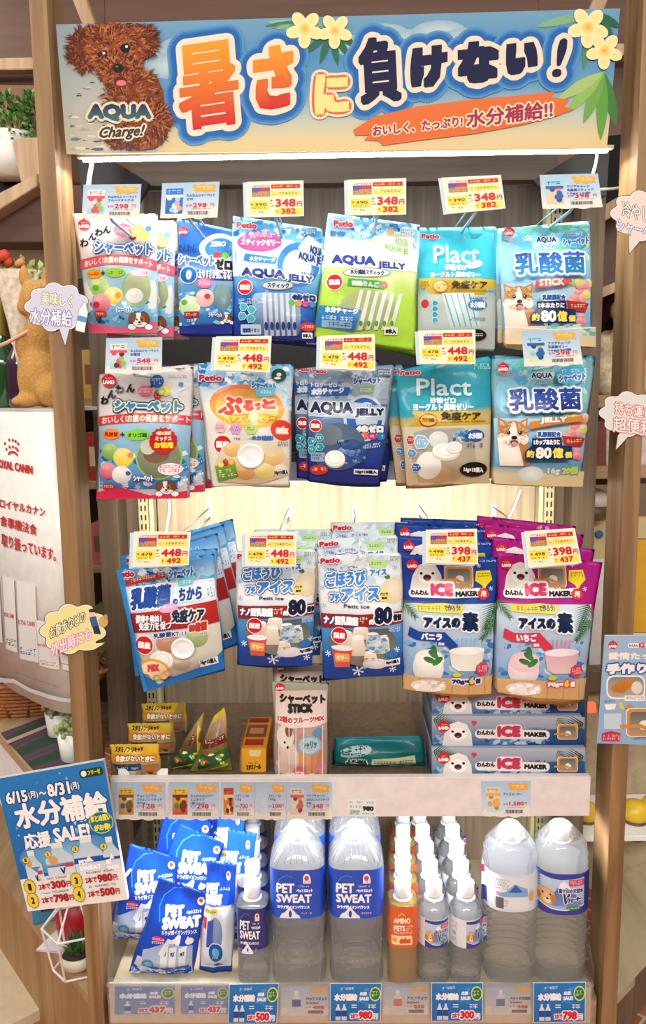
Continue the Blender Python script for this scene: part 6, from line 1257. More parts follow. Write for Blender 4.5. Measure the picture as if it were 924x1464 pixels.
# --- blue ice pouches in the tray
def draw_W(a):
    a.part('arc_print').ln([(226, 420), (222, 370), (240, 330), (276, 306), (310, 306)], 5, '#3f8fe0')
    a.part('brand_lettering').tx('PET', 246, 362, 322, 404, '#fff', b=4.5, dy=4); a.tx('SWEAT', 236, 404, 388, 448, '#fff', b=4.5, dy=4); a.tx('カラダ質イオンバランス', 236, 448, 372, 466, '#e4ecfa', b=.8, dy=10); a.tx('ペットスエット', 330, 388, 388, 402, '#fff', b=.8)
    a.part('flavour_tag').ell(222, 486, 24, 14, '#e0428a'); a.fine_print(198, 480, 244, 492, '#fbe0ee'); a.fine_print(196, 494, 244, 506, '#fff')
    a.part('animal_print').poly([(262, 490), (284, 486), (300, 470), (312, 474), (308, 500), (300, 516), (286, 504), (268, 512)], '#f2f5fa'); a.ell(344, 500, 16, 14, '#f2f5fa'); a.poly([(330, 494), (338, 478), (346, 490)], '#f2f5fa')
    a.part('stick_print').poly([(160, 532), (250, 500), (356, 520), (350, 640), (140, 630)], '#9fb6de', '#d0daea')
    for x in (232, 266, 304): a.poly([(x, 520), (x+30, 514), (x+22, 604), (x-4, 610)], '#f0f3f8'); a.tx('PET', x+4, 540, x+22, 556, '#24407c', b=1, dy=-4)
    a.poly([(222, 540), (262, 478), (276, 486), (240, 560)], '#f0f3f8'); a.ell(180, 588, 24, 22, '#3f8fd0').ell(180, 588, 16, 14, '#7fbfe6'); a.fine_print(160, 600, 200, 610, '#e6f0fa')
    a.part('frost_print'); a.poly([(100, 652), (136, 560), (160, 560), (150, 600), (352, 620), (350, 660)], '#dfe7f4'); a.flecks(104, 600, 350, 656, ['#1f50c8', '#2f68d8', '#f4f7fb', '#1a46b8', '#c6d4ee'], 60, 8, 18, 141)
    a.ell(300, 640, 36, 16, '#1f3f9c'); a.fine_print(276, 632, 324, 648, '#e6ecf8')
    a.part('maker_emblem').ell(386, 356, 15, 16, '#f0e9f0').ell(386, 354, 8, 8, '#d2505a')
BL = [(0, '#1a4cc4'), (.5, '#1c50cc'), (.85, '#1a4ac0'), (1, '#2a5cd0')]
yw = atz(230, 1396, FLOOR)[1]
wp = pouch('ice_treat_pouch', 'shiny blue ice stick pouch leaning at the tray front', 'treat pouch', 'blue ice stick pouches', ZW, [(222, 258), (412, 330), (354, 662), (96, 656)], yw+.012, .02, BL, draw_W, seed=30, zmin=.379)
for k, (dx, dy, dz, ry, who) in enumerate(((-.058, .055, .036, -.06, 'left one of the second layer'), (.004, .09, .062, .10, 'right one of the second layer'), (-.004, .13, .072, -.04, 'second from the back'), (.012, .165, .080, .14, 'rearmost of the heap'))):
    dup(wp, 'shiny blue ice stick pouch in the tray, '+who, dx, dy, dz, ry)
def draw_X(a):
    a.part('brand_lettering').tx('PET', 408, 282, 460, 322, '#fff', b=4); a.tx('SWEAT', 404, 322, 474, 360, '#fff', b=4); a.fine_print(462, 298, 498, 312, '#dfe9f8')
    a.part('maker_emblem').ell(495, 256, 9, 17, '#f0e9f0').ell(495, 252, 5, 8, '#d2505a')
    a.part('lower_print').poly([(406, 368), (508, 362), (506, 612), (384, 614)], '#e3e8f0'); a.poly([(404, 376), (458, 374), (456, 392), (402, 394)], '#d8d04a'); a.fine_print(408, 378, 454, 390, '#4a4a20'); a.poly([(396, 410), (414, 408), (410, 452), (390, 454)], '#d0404a')
    a.part('clear_window').ell(448, 470, 28, 66, '#8fa4c4', '#6a84b4'); a.poly([(416, 420), (440, 412), (436, 520), (410, 524)], '#3a5fb8')
    a.part('splash_badge').ell(449, 542, 31, 42, '#cfe2f4').ell(449, 542, 28, 38, '#1f4f9c').ell(449, 540, 15, 20, '#5fb0e0'); a.fine_print(428, 556, 470, 566, '#e6f0fa')
    a.part('weight_label').tx('7個入', 440, 590, 476, 606, '#2a4a9c', b=1.2); a.fine_print(408, 594, 436, 602, '#4a6ab0')
yx = atz(440, 1394, FLOOR)[1]
xp = pouch('ice_treat_pouch', 'narrow blue and white ice pouch at the tray front', 'treat pouch', 'narrow blue and white ice pouches', ZW, [(412, 196), (528, 208), (512, 656), (376, 652)], yx+.012, .018, [(0, '#1c50cc'), (.36, '#1c4ec8'), (.4, '#dfe5ee'), (.9, '#dfe5ee'), (.92, '#1a46b4'), (1, '#1a46b4')], draw_X, seed=31, zmin=.379)
for k, (dx, dy, dz, ry, who) in enumerate(((.024, .06, .030, .04, 'second from the front'), (.010, .11, .052, -.02, 'rearmost of three'))): dup(xp, 'narrow blue and white ice pouch in the tray, '+who, dx, dy, dz, ry)
t = thing('wire_divider', 'bent white wire divider at the left side of the bottle tray', 'divider', tuple(at(165, 1262, .06)))
o_ = np.array(t.location); mobj('wire', tube(bmesh.new(), [tuple(at(x, y, Y)-o_) for x, y, Y in ((158, 1272, .02), (176, 1256, .05), (186, 1244, .10), (205, 1233, .2), (222, 1226, .3), (222, 1238, .3))], .0035, 8), M['wire'], t, smooth=True)
# --- tickets along the tray lip
def sale_card(pr, two=True, pale=False):
    def d(a):
        c0, c1 = ('#5f7dae', '#7d93b6') if pale else ('#2f7fc4', '#2a6cb4')
        a.part('card_print').rect(1, 1, 99, 99, c0, c1); a.flecks(4, 4, 96, 60, ['#4f94d0' if not pale else '#6f8cba', '#3f88c8' if not pale else '#6a86b4'], 18, 3, 6, 151)
        a.part('sale_lettering').tx('水分補給', 8, 26, 54, 46, '#f2f6fa', b=1.2, o=[('#2a5a9c', 1.5)]); a.tx('応援', 58, 22, 72, 32, '#f2f6fa', b=.5); a.tx('SALE!', 57, 35, 76, 45, '#f2f6fa', b=.6); a.fine_print(8, 12, 48, 20, '#e6eef6', dy=-4)
        a.part('bargain_badge').ell(88, 28, 11, 19, '#d6e27a').ell(88, 28, 9, 15.5, '#3a7a4a'); a.fine_print(81, 20, 95, 36, '#e6ec9a', rows=2)
        a.part('bottle_print')
        for x in ((16, 28) if two else (22,)): a.poly([(x-5, 96), (x-5, 68), (x-2, 60), (x-2, 54), (x+2, 54), (x+2, 60), (x+5, 68), (x+5, 96)], '#dfe8f0', '#c6d2de'); a.rect(x-5, 70, x+5, 86, '#2f4f94')
        a.fine_print(42, 54, 88, 68, '#f2f6fa', rows=1)
        a.part('price_lettering').tx('2本で', 40, 78, 56, 92, '#d8404a', b=.6, o=[('#f6f6f4', 1.8)]); a.tx(pr, 56, 72, 84, 94, '#d8303a', b=1.4, o=[('#f6f6f4', 2)]); a.tx('円', 86, 80, 94, 93, '#d8303a', o=[('#f6f6f4', 1.6)])
    return d
BG = 'blue sale cards in front of the tray'
for q, pr, who in (([(328, 1407), (399, 1406), (396, 1463), (326, 1463)], '500', 'below the small navy label bottle'), ([(472, 1406), (546, 1406), (544, 1460), (472, 1461)], '980', 'below the two-litre blue label bottles'), ([(617, 1405), (691, 1405), (690, 1460), (617, 1460)], '300', 'below the small mountain water bottles'), ([(763, 1405), (838, 1404), (837, 1461), (763, 1462)], '798', 'below the two-litre ribbed water bottles')):
    flat('sale_card', f'bright blue {pr} yen sale card {who}', 'price card', BG, q, -.0085, .0008, '#e9eef2', sale_card(pr))
for q, who in (([(163, 1409), (251, 1408), (251, 1450), (163, 1451)], 'leftmost in the tray lip'), ([(258, 1408), (327, 1408), (327, 1450), (258, 1450)], 'second from the left in the tray lip')):
    flat('shelf_ticket', f'faded blue 437 yen ticket, {who}', 'price ticket', 'faded tickets behind the tray lip', q, .003, .0006, '#d9cdb8', sale_card('437', False, True))
def beige(name, pr, bc, kind):
    def d(a):
        a.part('card_print').rect(0, 0, 100, 100, '#aebfd2', '#e0d6c4')
        for cx, rx in ((8, 14), (30, 16), (62, 22), (92, 16)): a.ell(cx, 84, rx*.5, 12, '#e9e0d0')
        a.part('bottle_print').poly([(24, 92), (24, 44), (29, 32), (29, 22), (37, 22), (37, 32), (42, 44), (42, 92)], '#e6e6e2', '#d6cfc2'); a.rect(24, 46, 42, 70, bc); a.rect(29, 18, 37, 26, '#f2f2f0')
        a.part('season_mark').poly([(60, 12), (70, 6), (80, 11), (90, 6), (98, 14), (94, 24), (84, 26), (74, 24), (64, 27)], '#efae48')
        a.part('ticket_lettering').tx(name, 52, 38, 96, 50, '#5a4a48', b=.6); a.tx(kind, 52, 54, 78, 62, '#5a4a48', b=.4); a.tx(pr, 66, 66, 90, 78, '#d0404a', b=.8); a.fine_print(52, 68, 64, 76, '#d0404a'); a.rect(56, 82, 88, 92, '#6a605c')
    return d
for q, nm, pr, bc, kd, who in ((((401, 1409), (471, 1409), (471, 1452), (401, 1452)), 'ペットスエット', '498', '#3f4f8c', '2,000ml', 'below the left two-litre blue label bottle'), (((547, 1408), (614, 1408), (614, 1451), (547, 1451)), 'アミノペッツ', '258', '#d9622c', '500ml', 'below the amber bottles'), (((693, 1408), (762, 1408), (762, 1451), (693, 1451)), 'ペットの天然水', '448', '#5a6a9c', '2,000ml', 'below the ribbed water bottle turned backwards')):
    flat('shelf_ticket', 'beige ticket '+who, 'price ticket', 'beige tickets behind the tray lip', list(q), .003, .0006, '#e0d6c4', beige(nm, pr, bc, kd))
# ------------------------------------------------------------------ banner, speech bubbles and posters
ZB1 = (60, 0, .47619); ZB2 = (480, 0, .48052)
def plumeria(a, cx, cy, r):
    a.part('flower_print')
    for k in range(5):
        t = k*2*math.pi/5-.9; a.ell(cx+r*.62*math.cos(t), cy+r*.62*math.sin(t), r*.5, r*.36, '#f3e3ae', n=16, rot=math.degrees(t), core='#efd98c')
    a.ell(cx, cy, r*.34, r*.34, '#f0d68a', core='#e0ac2a', n=14)
def long_leaf(a, x, y, L, ang, w, c):
    p = []; n = 8
    for s in (1, -1):
        for i in (range(n+1) if s == 1 else range(n, -1, -1)):
            t = i/n; q = w*math.sin(math.pi*t)**.8*s; bend = .25*L*t*t
            px_, py_ = x+L*t*math.cos(ang)-(q)*math.sin(ang), y+L*t*math.sin(ang)+q*math.cos(ang); p.append((px_, py_))
    a.poly(p, c)
def draw_banner(a):
    a.ay = 1.0
    tl, tr, br, bl = (80, 35), (887, 12), (868, 212), (95, 220)
    qm = quadmap([tl, tr, br, bl]); a.tf = qm
    a.part('background_print').grad(0, 0, 100, 100, [(0, '#6f9cb8'), (.3, '#4f8ab8'), (.55, '#6a9cbc'), (.75, '#b9c2b4'), (.9, '#d9c496'), (1, '#dcbf86')])
    a.poly([(0, 0), (14, 0), (17, 100), (0, 100)], '#8fa3ac', '#c2b8a2')
    for cx, cy, rx, ry in ((22, 26, 5, 14), (24, 20, 4, 12), (20, 34, 5, 10), (58, 16, 5, 10), (63, 20, 6, 9), (68, 14, 5, 9), (73, 19, 5, 8), (53, 22, 4, 8)): a.ell(cx, cy, rx, ry, '#93b1c2', core='#c4cfd2')
    a.flecks(1, 66, 14, 98, ['#6f7c84', '#cfc6b4', '#9aa3a4', '#55636e', '#d9cfbc'], 70, .5, 1.6, 161, asp=1); a.flecks(2, 40, 10, 70, ['#42525c', '#b5c2c8', '#5f7480'], 18, .3, .9, 162, asp=1)
    a.part('leaf_print'); rnd = random.Random(3)
    for i in range(16): long_leaf(a, 44+rnd.uniform(-1, 2), 2, rnd.uniform(6, 9), rnd.uniform(1.2, 3.0), 1.2, rnd.choice(['#5f9a72', '#7fb08a', '#3f7a5a', '#8fb89a']))
    a.tf = ZB1
    for an in (.6, 1.0, 1.4, 1.9, 2.4): long_leaf(a, 870, 90, 110, an, 11, '#2f6a52')
    a.tf = ZB2
    for an, c in ((2.0, '#6fa07a'), (2.3, '#8fb88a'), (2.6, '#5f9474'), (2.9, '#7fae84'), (1.7, '#4f8a5a')): long_leaf(a, 760, 40, 170, an, 13, c)
    for an, c in ((.5, '#2a5f4a'), (.9, '#2f6a48'), (1.3, '#235540'), (1.75, '#2f6f4a')): long_leaf(a, 770, 40, 90, an, 14, c)
    for an, c in ((1.35, '#3f7a3a'), (1.62, '#5f9a3f'), (1.95, '#6fa04a'), (2.3, '#8fb45a'), (2.6, '#a3bf74')): long_leaf(a, 798, 215, 205 if an > 1.5 and an < 1.8 else 165, an, 17, c)
    # glow round the headline
    a.part('headline_glow'); a.tf = ZB1
    H1 = (('暑', 418, 142, 600, 398, -26, -20), ('さ', 640, 150, 762, 340, -22, -8))
    for t, x0, y0, x1, y1, dy, sl in H1: a.tx(t, x0, y0, x1, y1, '#1f5fae', b=6.5 if t == '暑' else 11, nb=9, dy=dy, sl=sl, o=[('#568fbe', 46), ('#3a7ab6', 40), ('#2062ac', 34)])
    a.tf = ZB2
    H2 = (('負', 74, 118, 198, 316, -14, -10), ('け', 220, 146, 330, 270, -14, 4), ('な', 362, 130, 486, 256, -12, 0), ('い', 500, 134, 598, 230, -14, 8), ('!', 640, 116, 668, 232, 0, 26))
    for t, x0, y0, x1, y1, dy, sl in H2: a.tx(t, x0, y0, x1, y1, '#1f62b0', b=7 if t == '負' else 3 if t == '!' else 10.5, nb=9, sl=sl, dy=dy, o=[('#568fbe', 44), ('#3a7ab6', 38), ('#2062ac', 32)])
    a.part('brush_stroke').poly([(52, 388), (110, 350), (240, 318), (420, 296), (560, 284), (650, 274), (640, 290), (694, 298), (678, 318), (708, 326), (660, 346), (560, 372), (420, 398), (240, 420), (140, 434), (128, 420), (84, 418), (100, 402), (58, 404)], '#dd6f34', '#d9642c')
    a.part('slogan_lettering').tx('おいしく、たっぷり!', 110, 376, 378, 408, '#a32a4e', b=1.5, o=[('#ecd9b4', 3.5)], dy=-30); a.tx('水分補給!!', 388, 330, 646, 384, '#a32a4e', b=2, o=[('#ecd9b4', 4.5)], dy=-32)
    a.part('headline_lettering'); a.tf = ZB1
    for t, x0, y0, x1, y1, dy, sl in H1: a.tx(t, x0, y0, x1, y1, '#ea9628', b=6.5 if t == '暑' else 11, o=[('#e6dac4', 19)], c2='#c81a28', nb=-1, dy=dy, sl=sl)
    a.tx('に', 818, 226, 922, 346, '#e9d98c', b=9, o=[('#dc6434', 8), ('#e6d4b8', 15)], nb=-1, dy=-4)
    a.tf = ZB2
    for t, x0, y0, x1, y1, dy, sl in H2: a.tx(t, x0, y0, x1, y1, '#14153f', b=7 if t == '負' else 3 if t == '!' else 10.5, o=[('#e2d6c0', 17)], sl=sl, dy=dy, nb=-1)
    a.tf = ZB1; plumeria(a, 790, 90, 52); plumeria(a, 880, 96, 48); a.tf = ZB2; plumeria(a, 750, 84, 56); plumeria(a, 798, 154, 50)
    # poodle photograph
    a.tf = ZB1; a.part('dog_photo'); rnd = random.Random(11)
    FUR = ['#7a3818', '#934722', '#5a2410', '#a85c30', '#692d14', '#b87040', '#45190b']
    def fur(cx, cy, rx, ry, n, dark=0, L=26):
        v = []; f = []; cc = []
        for _ in range(n):
            t = rnd.uniform(0, 6.28); q = math.sqrt(rnd.random()); x, y = cx+rx*q*math.cos(t), cy+ry*q*math.sin(t)
            an = math.atan2(y-cy, x-cx)+rnd.uniform(-.9, .9); l = L*rnd.uniform(.5, 1.2); w = rnd.uniform(1.6, 3.6); c = lin(rnd.choice(FUR[:4]+FUR[2:3]*dark+FUR[6:]*dark if dark else FUR))
            k = len(v); m = (x+l*.5*math.cos(an)-w*.8*math.sin(an), y+l*.5*math.sin(an)+w*.8*math.cos(an))
            v += [(x-w*math.sin(an), y+w*math.cos(an)), (x+w*math.sin(an), y-w*math.cos(an)), (x+l*math.cos(an+.25), y+l*math.sin(an+.25))]; f.append((k, k+1, k+2)); cc += [c]*3
        v = [(x, max(72, min(456, y))) for x, y in v]
        a.add(np.array(v), f, np.array(cc), np.repeat(np.arange(len(f))*.004, 3))
    a.ell(290, 300, 78, 90, '#7a3a1c').ell(320, 380, 62, 70, '#7a3a1c'); fur(270, 290, 80, 90, 560); fur(320, 370, 62, 66, 560); fur(260, 420, 60, 30, 260, 3)
    a.ell(125, 150, 42, 62, '#5a2612').ell(305, 130, 42, 50, '#6a2e16'); fur(125, 150, 42, 64, 360, 3); fur(305, 125, 40, 50, 300, 2)
    a.ell(222, 150, 92, 78, '#8a4320'); fur(222, 140, 92, 74, 900); a.ell(230, 212, 62, 50, '#94491f'); fur(230, 208, 62, 50, 460, 0, 18)
    a.ell(184, 168, 15, 14, '#1a0e0a').ell(252, 148, 15, 14, '#1a0e0a').ell(188, 163, 4, 4, '#f4f4f4').ell(256, 143, 4, 4, '#f4f4f4')
    a.ell(231, 208, 17, 14, '#1c1212').ell(227, 203, 5, 3, '#6a5c58'); a.ell(238, 246, 20, 13, '#5a1c18').ell(240, 252, 15, 9, '#d9707a')
    a.part('brand_lettering'); a.tx('AQUA', 138, 314, 332, 368, '#2a2458', b=5, o=[('#ddd0b4', 7)], c2='#3f6a6a'); a.tx('Charge!', 166, 384, 300, 428, '#3a3230', b=1.6, o=[('#e0d4bc', 5)], sl=14, dy=-8)
flat('shop_banner', 'long printed summer banner with brown poodle photo across the shelf top', 'banner', None, [(80, 35), (887, 12), (868, 212), (95, 220)], .018, .004, '#c9bfa8', draw_banner, mat='gloss_card', body='banner_board')
# --- speech bubbles
def cloud_pts(n=9, tail=(62, 100, 78, 112), sx=1.0):
    p = []
    for i in range(n*8):
        t = 2*math.pi*i/(n*8)+.2; q = .84+.16*abs(math.sin(n*t/2)); p.append((50+50*q*math.cos(t), 46+46*q*math.sin(t)))
    k = min(range(len(p)), key=lambda i: (p[i][0]-tail[0])**2+(p[i][1]-96)**2)
    return p[:k-1]+[(tail[0]+9, p[k-2][1]), (tail[2], tail[3]), (tail[0]-7, p[k+1][1])]+p[k+2:]
def bubble(label, q, Y, tint, edge, draw, tail, group='cloud-shaped speech bubble cards'):
    pts = cloud_pts(tail=tail)
    def d(a):
        a.part('card_print').poly(pts, '#f4f0ea'); inner = [(50+(x-50)*.955, 47+(y-47)*.95) for x, y in pts]; a.ln(pts, 1.1, edge, close=True); a.poly(inner, tint); draw(a)
    return flat('speech_bubble_card', label, 'sign', group, q, Y, .0012, '#e9e2da', d, pts=pts, mat='paper')
def b1(a):
    a.part('hand_lettering').tx('美味しく', 26, 18, 74, 42, '#f6f0dc', b=.35, o=[('#a98a4a', 1.0)], dy=5, nb=8); a.tx('水分補給', 10, 48, 74, 78, '#f4f2f8', b=.4, o=[('#6a5fa0', 1.1)], dy=4, nb=8)
    a.part('bottle_print').poly([(80, 88), (84, 50), (89, 42), (90, 36), (95, 37), (95, 43), (98, 54), (94, 92)], '#f4f4f0').ln([(80, 88), (84, 50), (89, 42), (90, 36), (95, 37), (95, 43), (98, 54), (94, 92), (80, 88)], .8, '#8a8a94').poly([(83, 60), (97, 64), (96, 74), (82, 70)], '#5f94c8')
bubble('lavender speech bubble card on the left post with a bottle drawing', [(36, 402), (130, 404), (126, 482), (32, 480)], -.002, '#cfcfe4', '#6a4a44', b1, (62, 100, 66, 118))
def b2(a):
    a.part('hand_lettering').tx('お散歩などの', 16, 40, 68, 62, '#f6efca', b=.3, o=[('#4a4438', 1.0)], dy=-26, nb=8); a.tx('外出時にも', 16, 70, 76, 94, '#fbe6ee', b=.4, o=[('#d883a8', 1.1)], dy=-26, nb=8)
    a.part('walker_print').ell(78, 22, 4, 7, '#e9c6a4').poly([(74, 14), (82, 13), (83, 20), (74, 19)], '#3a2a24').poly([(74, 28), (84, 27), (87, 44), (77, 46)], '#3a5f9c').poly([(78, 45), (87, 44), (90, 60), (80, 58)], '#26344a').ell(94, 38, 7, 10, '#d0a86a').ell(98, 30, 3, 5, '#c2955a')
bubble('pale yellow speech bubble card on the left post with a dog walker drawing', [(54, 866), (152, 858), (156, 938), (58, 946)], -.002, '#ece29c', '#5a4a2c', b2, (86, 78, 100, 74))
def b3(a): a.part('hand_lettering').tx('冷やして', 18, 22, 70, 50, '#f4efe6', b=.35, o=[('#4a4a44', .9)], dy=10, nb=8); a.tx('シャーベット', 10, 54, 84, 78, '#f1ecf2', b=.35, o=[('#4a5a9c', .9)], dy=12, nb=8)
bubble('pink speech bubble card high on the right post', [(872, 268), (972, 276), (972, 358), (872, 348)], -.002, '#eed3cc', '#6a4a44', b3, (34, 104, 28, 116))
def b4(a): a.part('hand_lettering').tx('持ち運び', 24, 22, 82, 46, '#f6eeea', b=.35, o=[('#c84a3a', 1.1)], dy=8, nb=8); a.tx('超便利', 22, 52, 82, 82, '#f6eeea', b=.45, o=[('#c84a3a', 1.1)], dy=4, nb=8)
bubble('grey-white speech bubble card with red lettering on the right post', [(856, 556), (952, 562), (950, 634), (856, 630)], -.002, '#dcdad6', '#6a4034', b4, (36, 100, 26, 118))
# --- sale sign on the left post
def draw_sale(a):
    a.part('background_print').rect(0, 0, 100, 76, '#2f7cc0', '#2368b0'); a.flecks(2, 2, 98, 74, ['#3f8ccc', '#2a70b4', '#4f98d2', '#78b4e0'], 60, .6, 1.8, 171, asp=1); a.ell(50, 62, 46, 14, '#3f8cc8', core='#8fc0e4')
    a.rect(0, 76, 100, 100, '#f2efe9'); a.flecks(62, 36, 86, 50, ['#d6e8f6', '#8fc0e6'], 20, 1, 3, 172, asp=1)
    a.part('maker_emblem').rrect(76, 4, 98, 10, 2.5, '#1f4a2c').ell(80, 7, 2.6, 2.2, '#f2f2ea'); a.tx('フリーゼ', 83.5, 5, 95.5, 8.6, '#d9c23a', b=.3)
    a.part('date_lettering').tx('6/15', 5, 11, 25, 20, '#f6f4ee', b=.6, o=[('#1a3f7c', .9)]); a.tx('(月)', 26, 13, 35, 19, '#f6f4ee', b=.2, o=[('#1a3f7c', .7)]); a.tx('〜', 36, 14.5, 43, 17, '#f6f4ee', b=.3); a.tx('8/31', 44, 10, 65, 19.5, '#f6f4ee', b=.6, o=[('#1a3f7c', .9)]); a.tx('(月)', 66, 11.5, 74, 17.5, '#f6f4ee', b=.2, o=[('#1a3f7c', .7)])
    a.part('headline_lettering').tx('水分補給', 9, 20.5, 97, 39.5, '#f8f6f2', b=1.1, o=[('#1f5aa0', 1.0)], nb=8); a.tx('応援', 12, 43, 38, 55, '#f8f6f2', b=.6, o=[('#1f5aa0', .8)], nb=8); a.tx('SALE!', 41, 42, 76, 53, '#f8f6f2', b=.8, o=[('#1f5aa0', .8)], nb=8)
    a.part('bargain_badge').ell(88, 43, 11.5, 8, '#c8d84a').ell(88, 43, 10.6, 7.3, '#2a6ea8'); a.tx('まとめ買い', 78.5, 37.5, 97.5, 42.5, '#e6e84a', b=.45, o=[('#1f4a6a', .5)]); a.tx('がお得!', 80, 44, 96, 49, '#e6e84a', b=.45, o=[('#1f4a6a', .5)])
    def btl(x, y0, w, big, c, petl):
        a.part('bottle_print').poly([(x-w, 76), (x-w, y0+8), (x-w*.5, y0+3), (x-w*.35, y0), (x+w*.35, y0), (x+w*.5, y0+3), (x+w, y0+8), (x+w, 76)], '#b9cedd', '#d9e2e6'); a.rect(x-w*.4, y0-3.4, x+w*.4, y0+.6, '#e9e8e0')
        a.rect(x-w, y0+11, x+w, 70, c[0], c[1]); 
        if petl: a.tx('PET', x-w*.75, y0+12.5, x-w*.1, y0+16, '#fff', b=.4); a.tx('SWEAT', x-w*.75, y0+17, x+w*.75, y0+20.5, '#fff', b=.4); a.poly([(x-w*.3, 69.5), (x, 65), (x+w*.3, 69.5)], '#f0f2f6')
        else: a.poly([(x-w*.4, 68), (x+w*.2, y0+13), (x+w*.8, 68)], '#5f84b8'); a.ell(x-w*.45, 65, w*.35, 3, '#d8a468'); a.rect(x+w*.3, y0+12, x+w*.9, y0+15, '#c8405a'); a.tx('V', x-w*.1, y0+15, x+w*.3, y0+20, '#1f2f6a', b=.4)
    btl(16, 59, 8, 0, ('#c9d6e4', '#2f4a94'), False); btl(42, 56, 13.5, 1, ('#c9d6e4', '#2f4a94'), False); btl(70, 55, 14, 1, ('#2f62b4', '#1f4a98'), True); btl(92, 57, 8, 0, ('#2a5aa8', '#1f4a98'), True)
    a.part('number_badge')
    for x, y, n in ((10, 62, '1'), (32, 60, '2'), (59, 59, '3'), (86, 60, '4')): a.ell(x, y, 3.6, 2.5, '#2f3a4a').ell(x, y, 3.2, 2.2, '#f2d24a'); a.tx(n, x-1, y-1.3, x+1, y+1.3, '#2a2a2a', b=.2)
    for x, y, n, pr in ((8, 82, '1', '300'), (8, 92, '2', '798'), (54, 81.5, '3', '980'), (54, 91.5, '4', '500')):
        a.part('number_badge').star(x, y, 6.2, 5.4, 16, '#4a4436').star(x, y, 5.7, 5.0, 16, '#f2d23a'); a.tx(n, x-1.7, y-2.6, x+1.7, y+2.6, '#2a2a2a', b=.5)
        a.part('price_lettering').fine_print(x+9, y-5.2, x+38, y-3.2, '#4a4a52'); a.tx('2本で', x+8.5, y-1.6, x+20, y+3.2, '#b02a34', b=.25); a.tx(pr, x+20.5, y-2.4, x+35.5, y+3.6, '#b02a34', b=.6); a.tx('円', x+36, y-1, x+40, y+3.2, '#b02a34', b=.2)
flat('sale_sign', 'blue and white drink sale sign fixed to the left post', 'sign', None, [(-6.5, 1114), (148, 1087), (183, 1286), (40, 1303)], -.012, .010, '#cfcdc8', draw_sale, mat='gloss_card', body='sign_board')
def draw_icep(a):
    a.ay = 1.0
    a.tf = (784, 890, .19802); Z = a
    a.part('background_print').poly([(408, 94), (960, 90), (930, 890), (352, 872)], '#9fb9d2', '#8fb0d0')
    land_badge(a, 468, 164, 34); a.part('title_lettering').rrect(576, 148, 760, 182, 14, '#f2efec'); a.tx('わんわん', 584, 156, 650, 176, '#3a2a2c', b=1); a.tx('ICE MAKER', 654, 146, 800, 182, '#d8405a', b=3)
    a.tx('愛情たっぷり', 434, 214, 890, 268, '#f0eadc', b=4, o=[('#a3b4cc', 3)]); a.tx('手作りで', 418, 296, 830, 376, '#f1ede6', b=7, o=[('#2a4aa0', 9)], dy=-10)
    a.part('mould_photo').rrect(420, 380, 700, 552, 50, '#f2ece2').rrect(432, 392, 690, 540, 44, '#8f8a84', '#b9a48c'); a.poly([(456, 470), (520, 420), (620, 400), (600, 460), (540, 510), (470, 500)], '#c98436', '#b5702a'); a.ell(640, 470, 40, 46, '#ddd6ca'); a.rect(552, 526, 700, 566, '#f2efe9').fine_print(560, 532, 690, 560, '#4a3a34', rows=2)
    a.part('bowl_print').poly([(404, 590), (492, 586), (480, 626), (420, 630)], '#f2f0ea'); a.fine_print(406, 560, 486, 582, '#3a62ac'); a.poly([(506, 576), (530, 572), (548, 610), (540, 634), (520, 620)], '#e6c94a')
    a.part('plain_patch').rect(402, 656, 528, 768, '#c6d3de')
    a.part('red_tag').poly([(386, 800), (456, 782), (522, 798), (518, 856), (386, 856)], '#c8304e'); a.fine_print(396, 808, 512, 850, '#fbdade', rows=2)
    icemaker_tool(a, 690, 720, 250, 200); a.fine_print(610, 826, 720, 846, '#3a2f2a')
flat('ice_maker_poster', 'pale blue ice maker poster fixed to the right post', 'poster', None, [(865, 908), (974, 908), (968, 1066), (854, 1062.5)], -.003, .0012, '#dfe6ea', draw_icep, mat='gloss_card', body='poster_sheet')
# --- curved white dog-food display beyond the left post
CURVE = [atz(x, y, .912) for x, y in ((110, 1021), (92, 1019.5), (74, 1015), (48, 1003), (22, 989), (9, 980), (0, 972))]
CURVE = np.array([(p[0], p[1]) for p in CURVE]); ext = CURVE[-1]-CURVE[-2]; CURVE = np.vstack([CURVE, CURVE[-1]+ext*2+np.array([0, .03]), CURVE[-1]+ext*4+np.array([.01, .10])])
zt2 = at(80, 584, .05)[2]
t = thing('curved_display', 'curved white pet food display behind the left post with red lettering', 'display stand', (float(CURVE[0, 0]), float(CURVE[0, 1]), .912))
O = np.array(t.location)
bm = bmesh.new(); A_, B_ = [], []
for x, y in CURVE: A_.append(bm.verts.new((x-O[0], y-O[1], 0))); B_.append(bm.verts.new((x-O[0], y-O[1], zt2-.912)))
for i in range(len(A_)-1): bm.faces.new((A_[i], A_[i+1], B_[i+1], B_[i]))
sh = mobj('curved_sheet', bm, M['white'], t, smooth=True); md = sh.modifiers.new('thick', 'SOLIDIFY'); md.thickness = .004; md.offset = 1
top = [(x-O[0], y-O[1], zt2-.912) for x, y in CURVE]+[(x-O[0], y-O[1], zt2-.912) for x, y in ((CURVE[-1, 0], CURVE[-1, 1]+.06), (-.51, CURVE[-1, 1]+.06), (-.51, .345), (-.4627, .345))]
mobj('top_plate', prism(bmesh.new(), top, (0, 0, -.006)), M['white'], t)
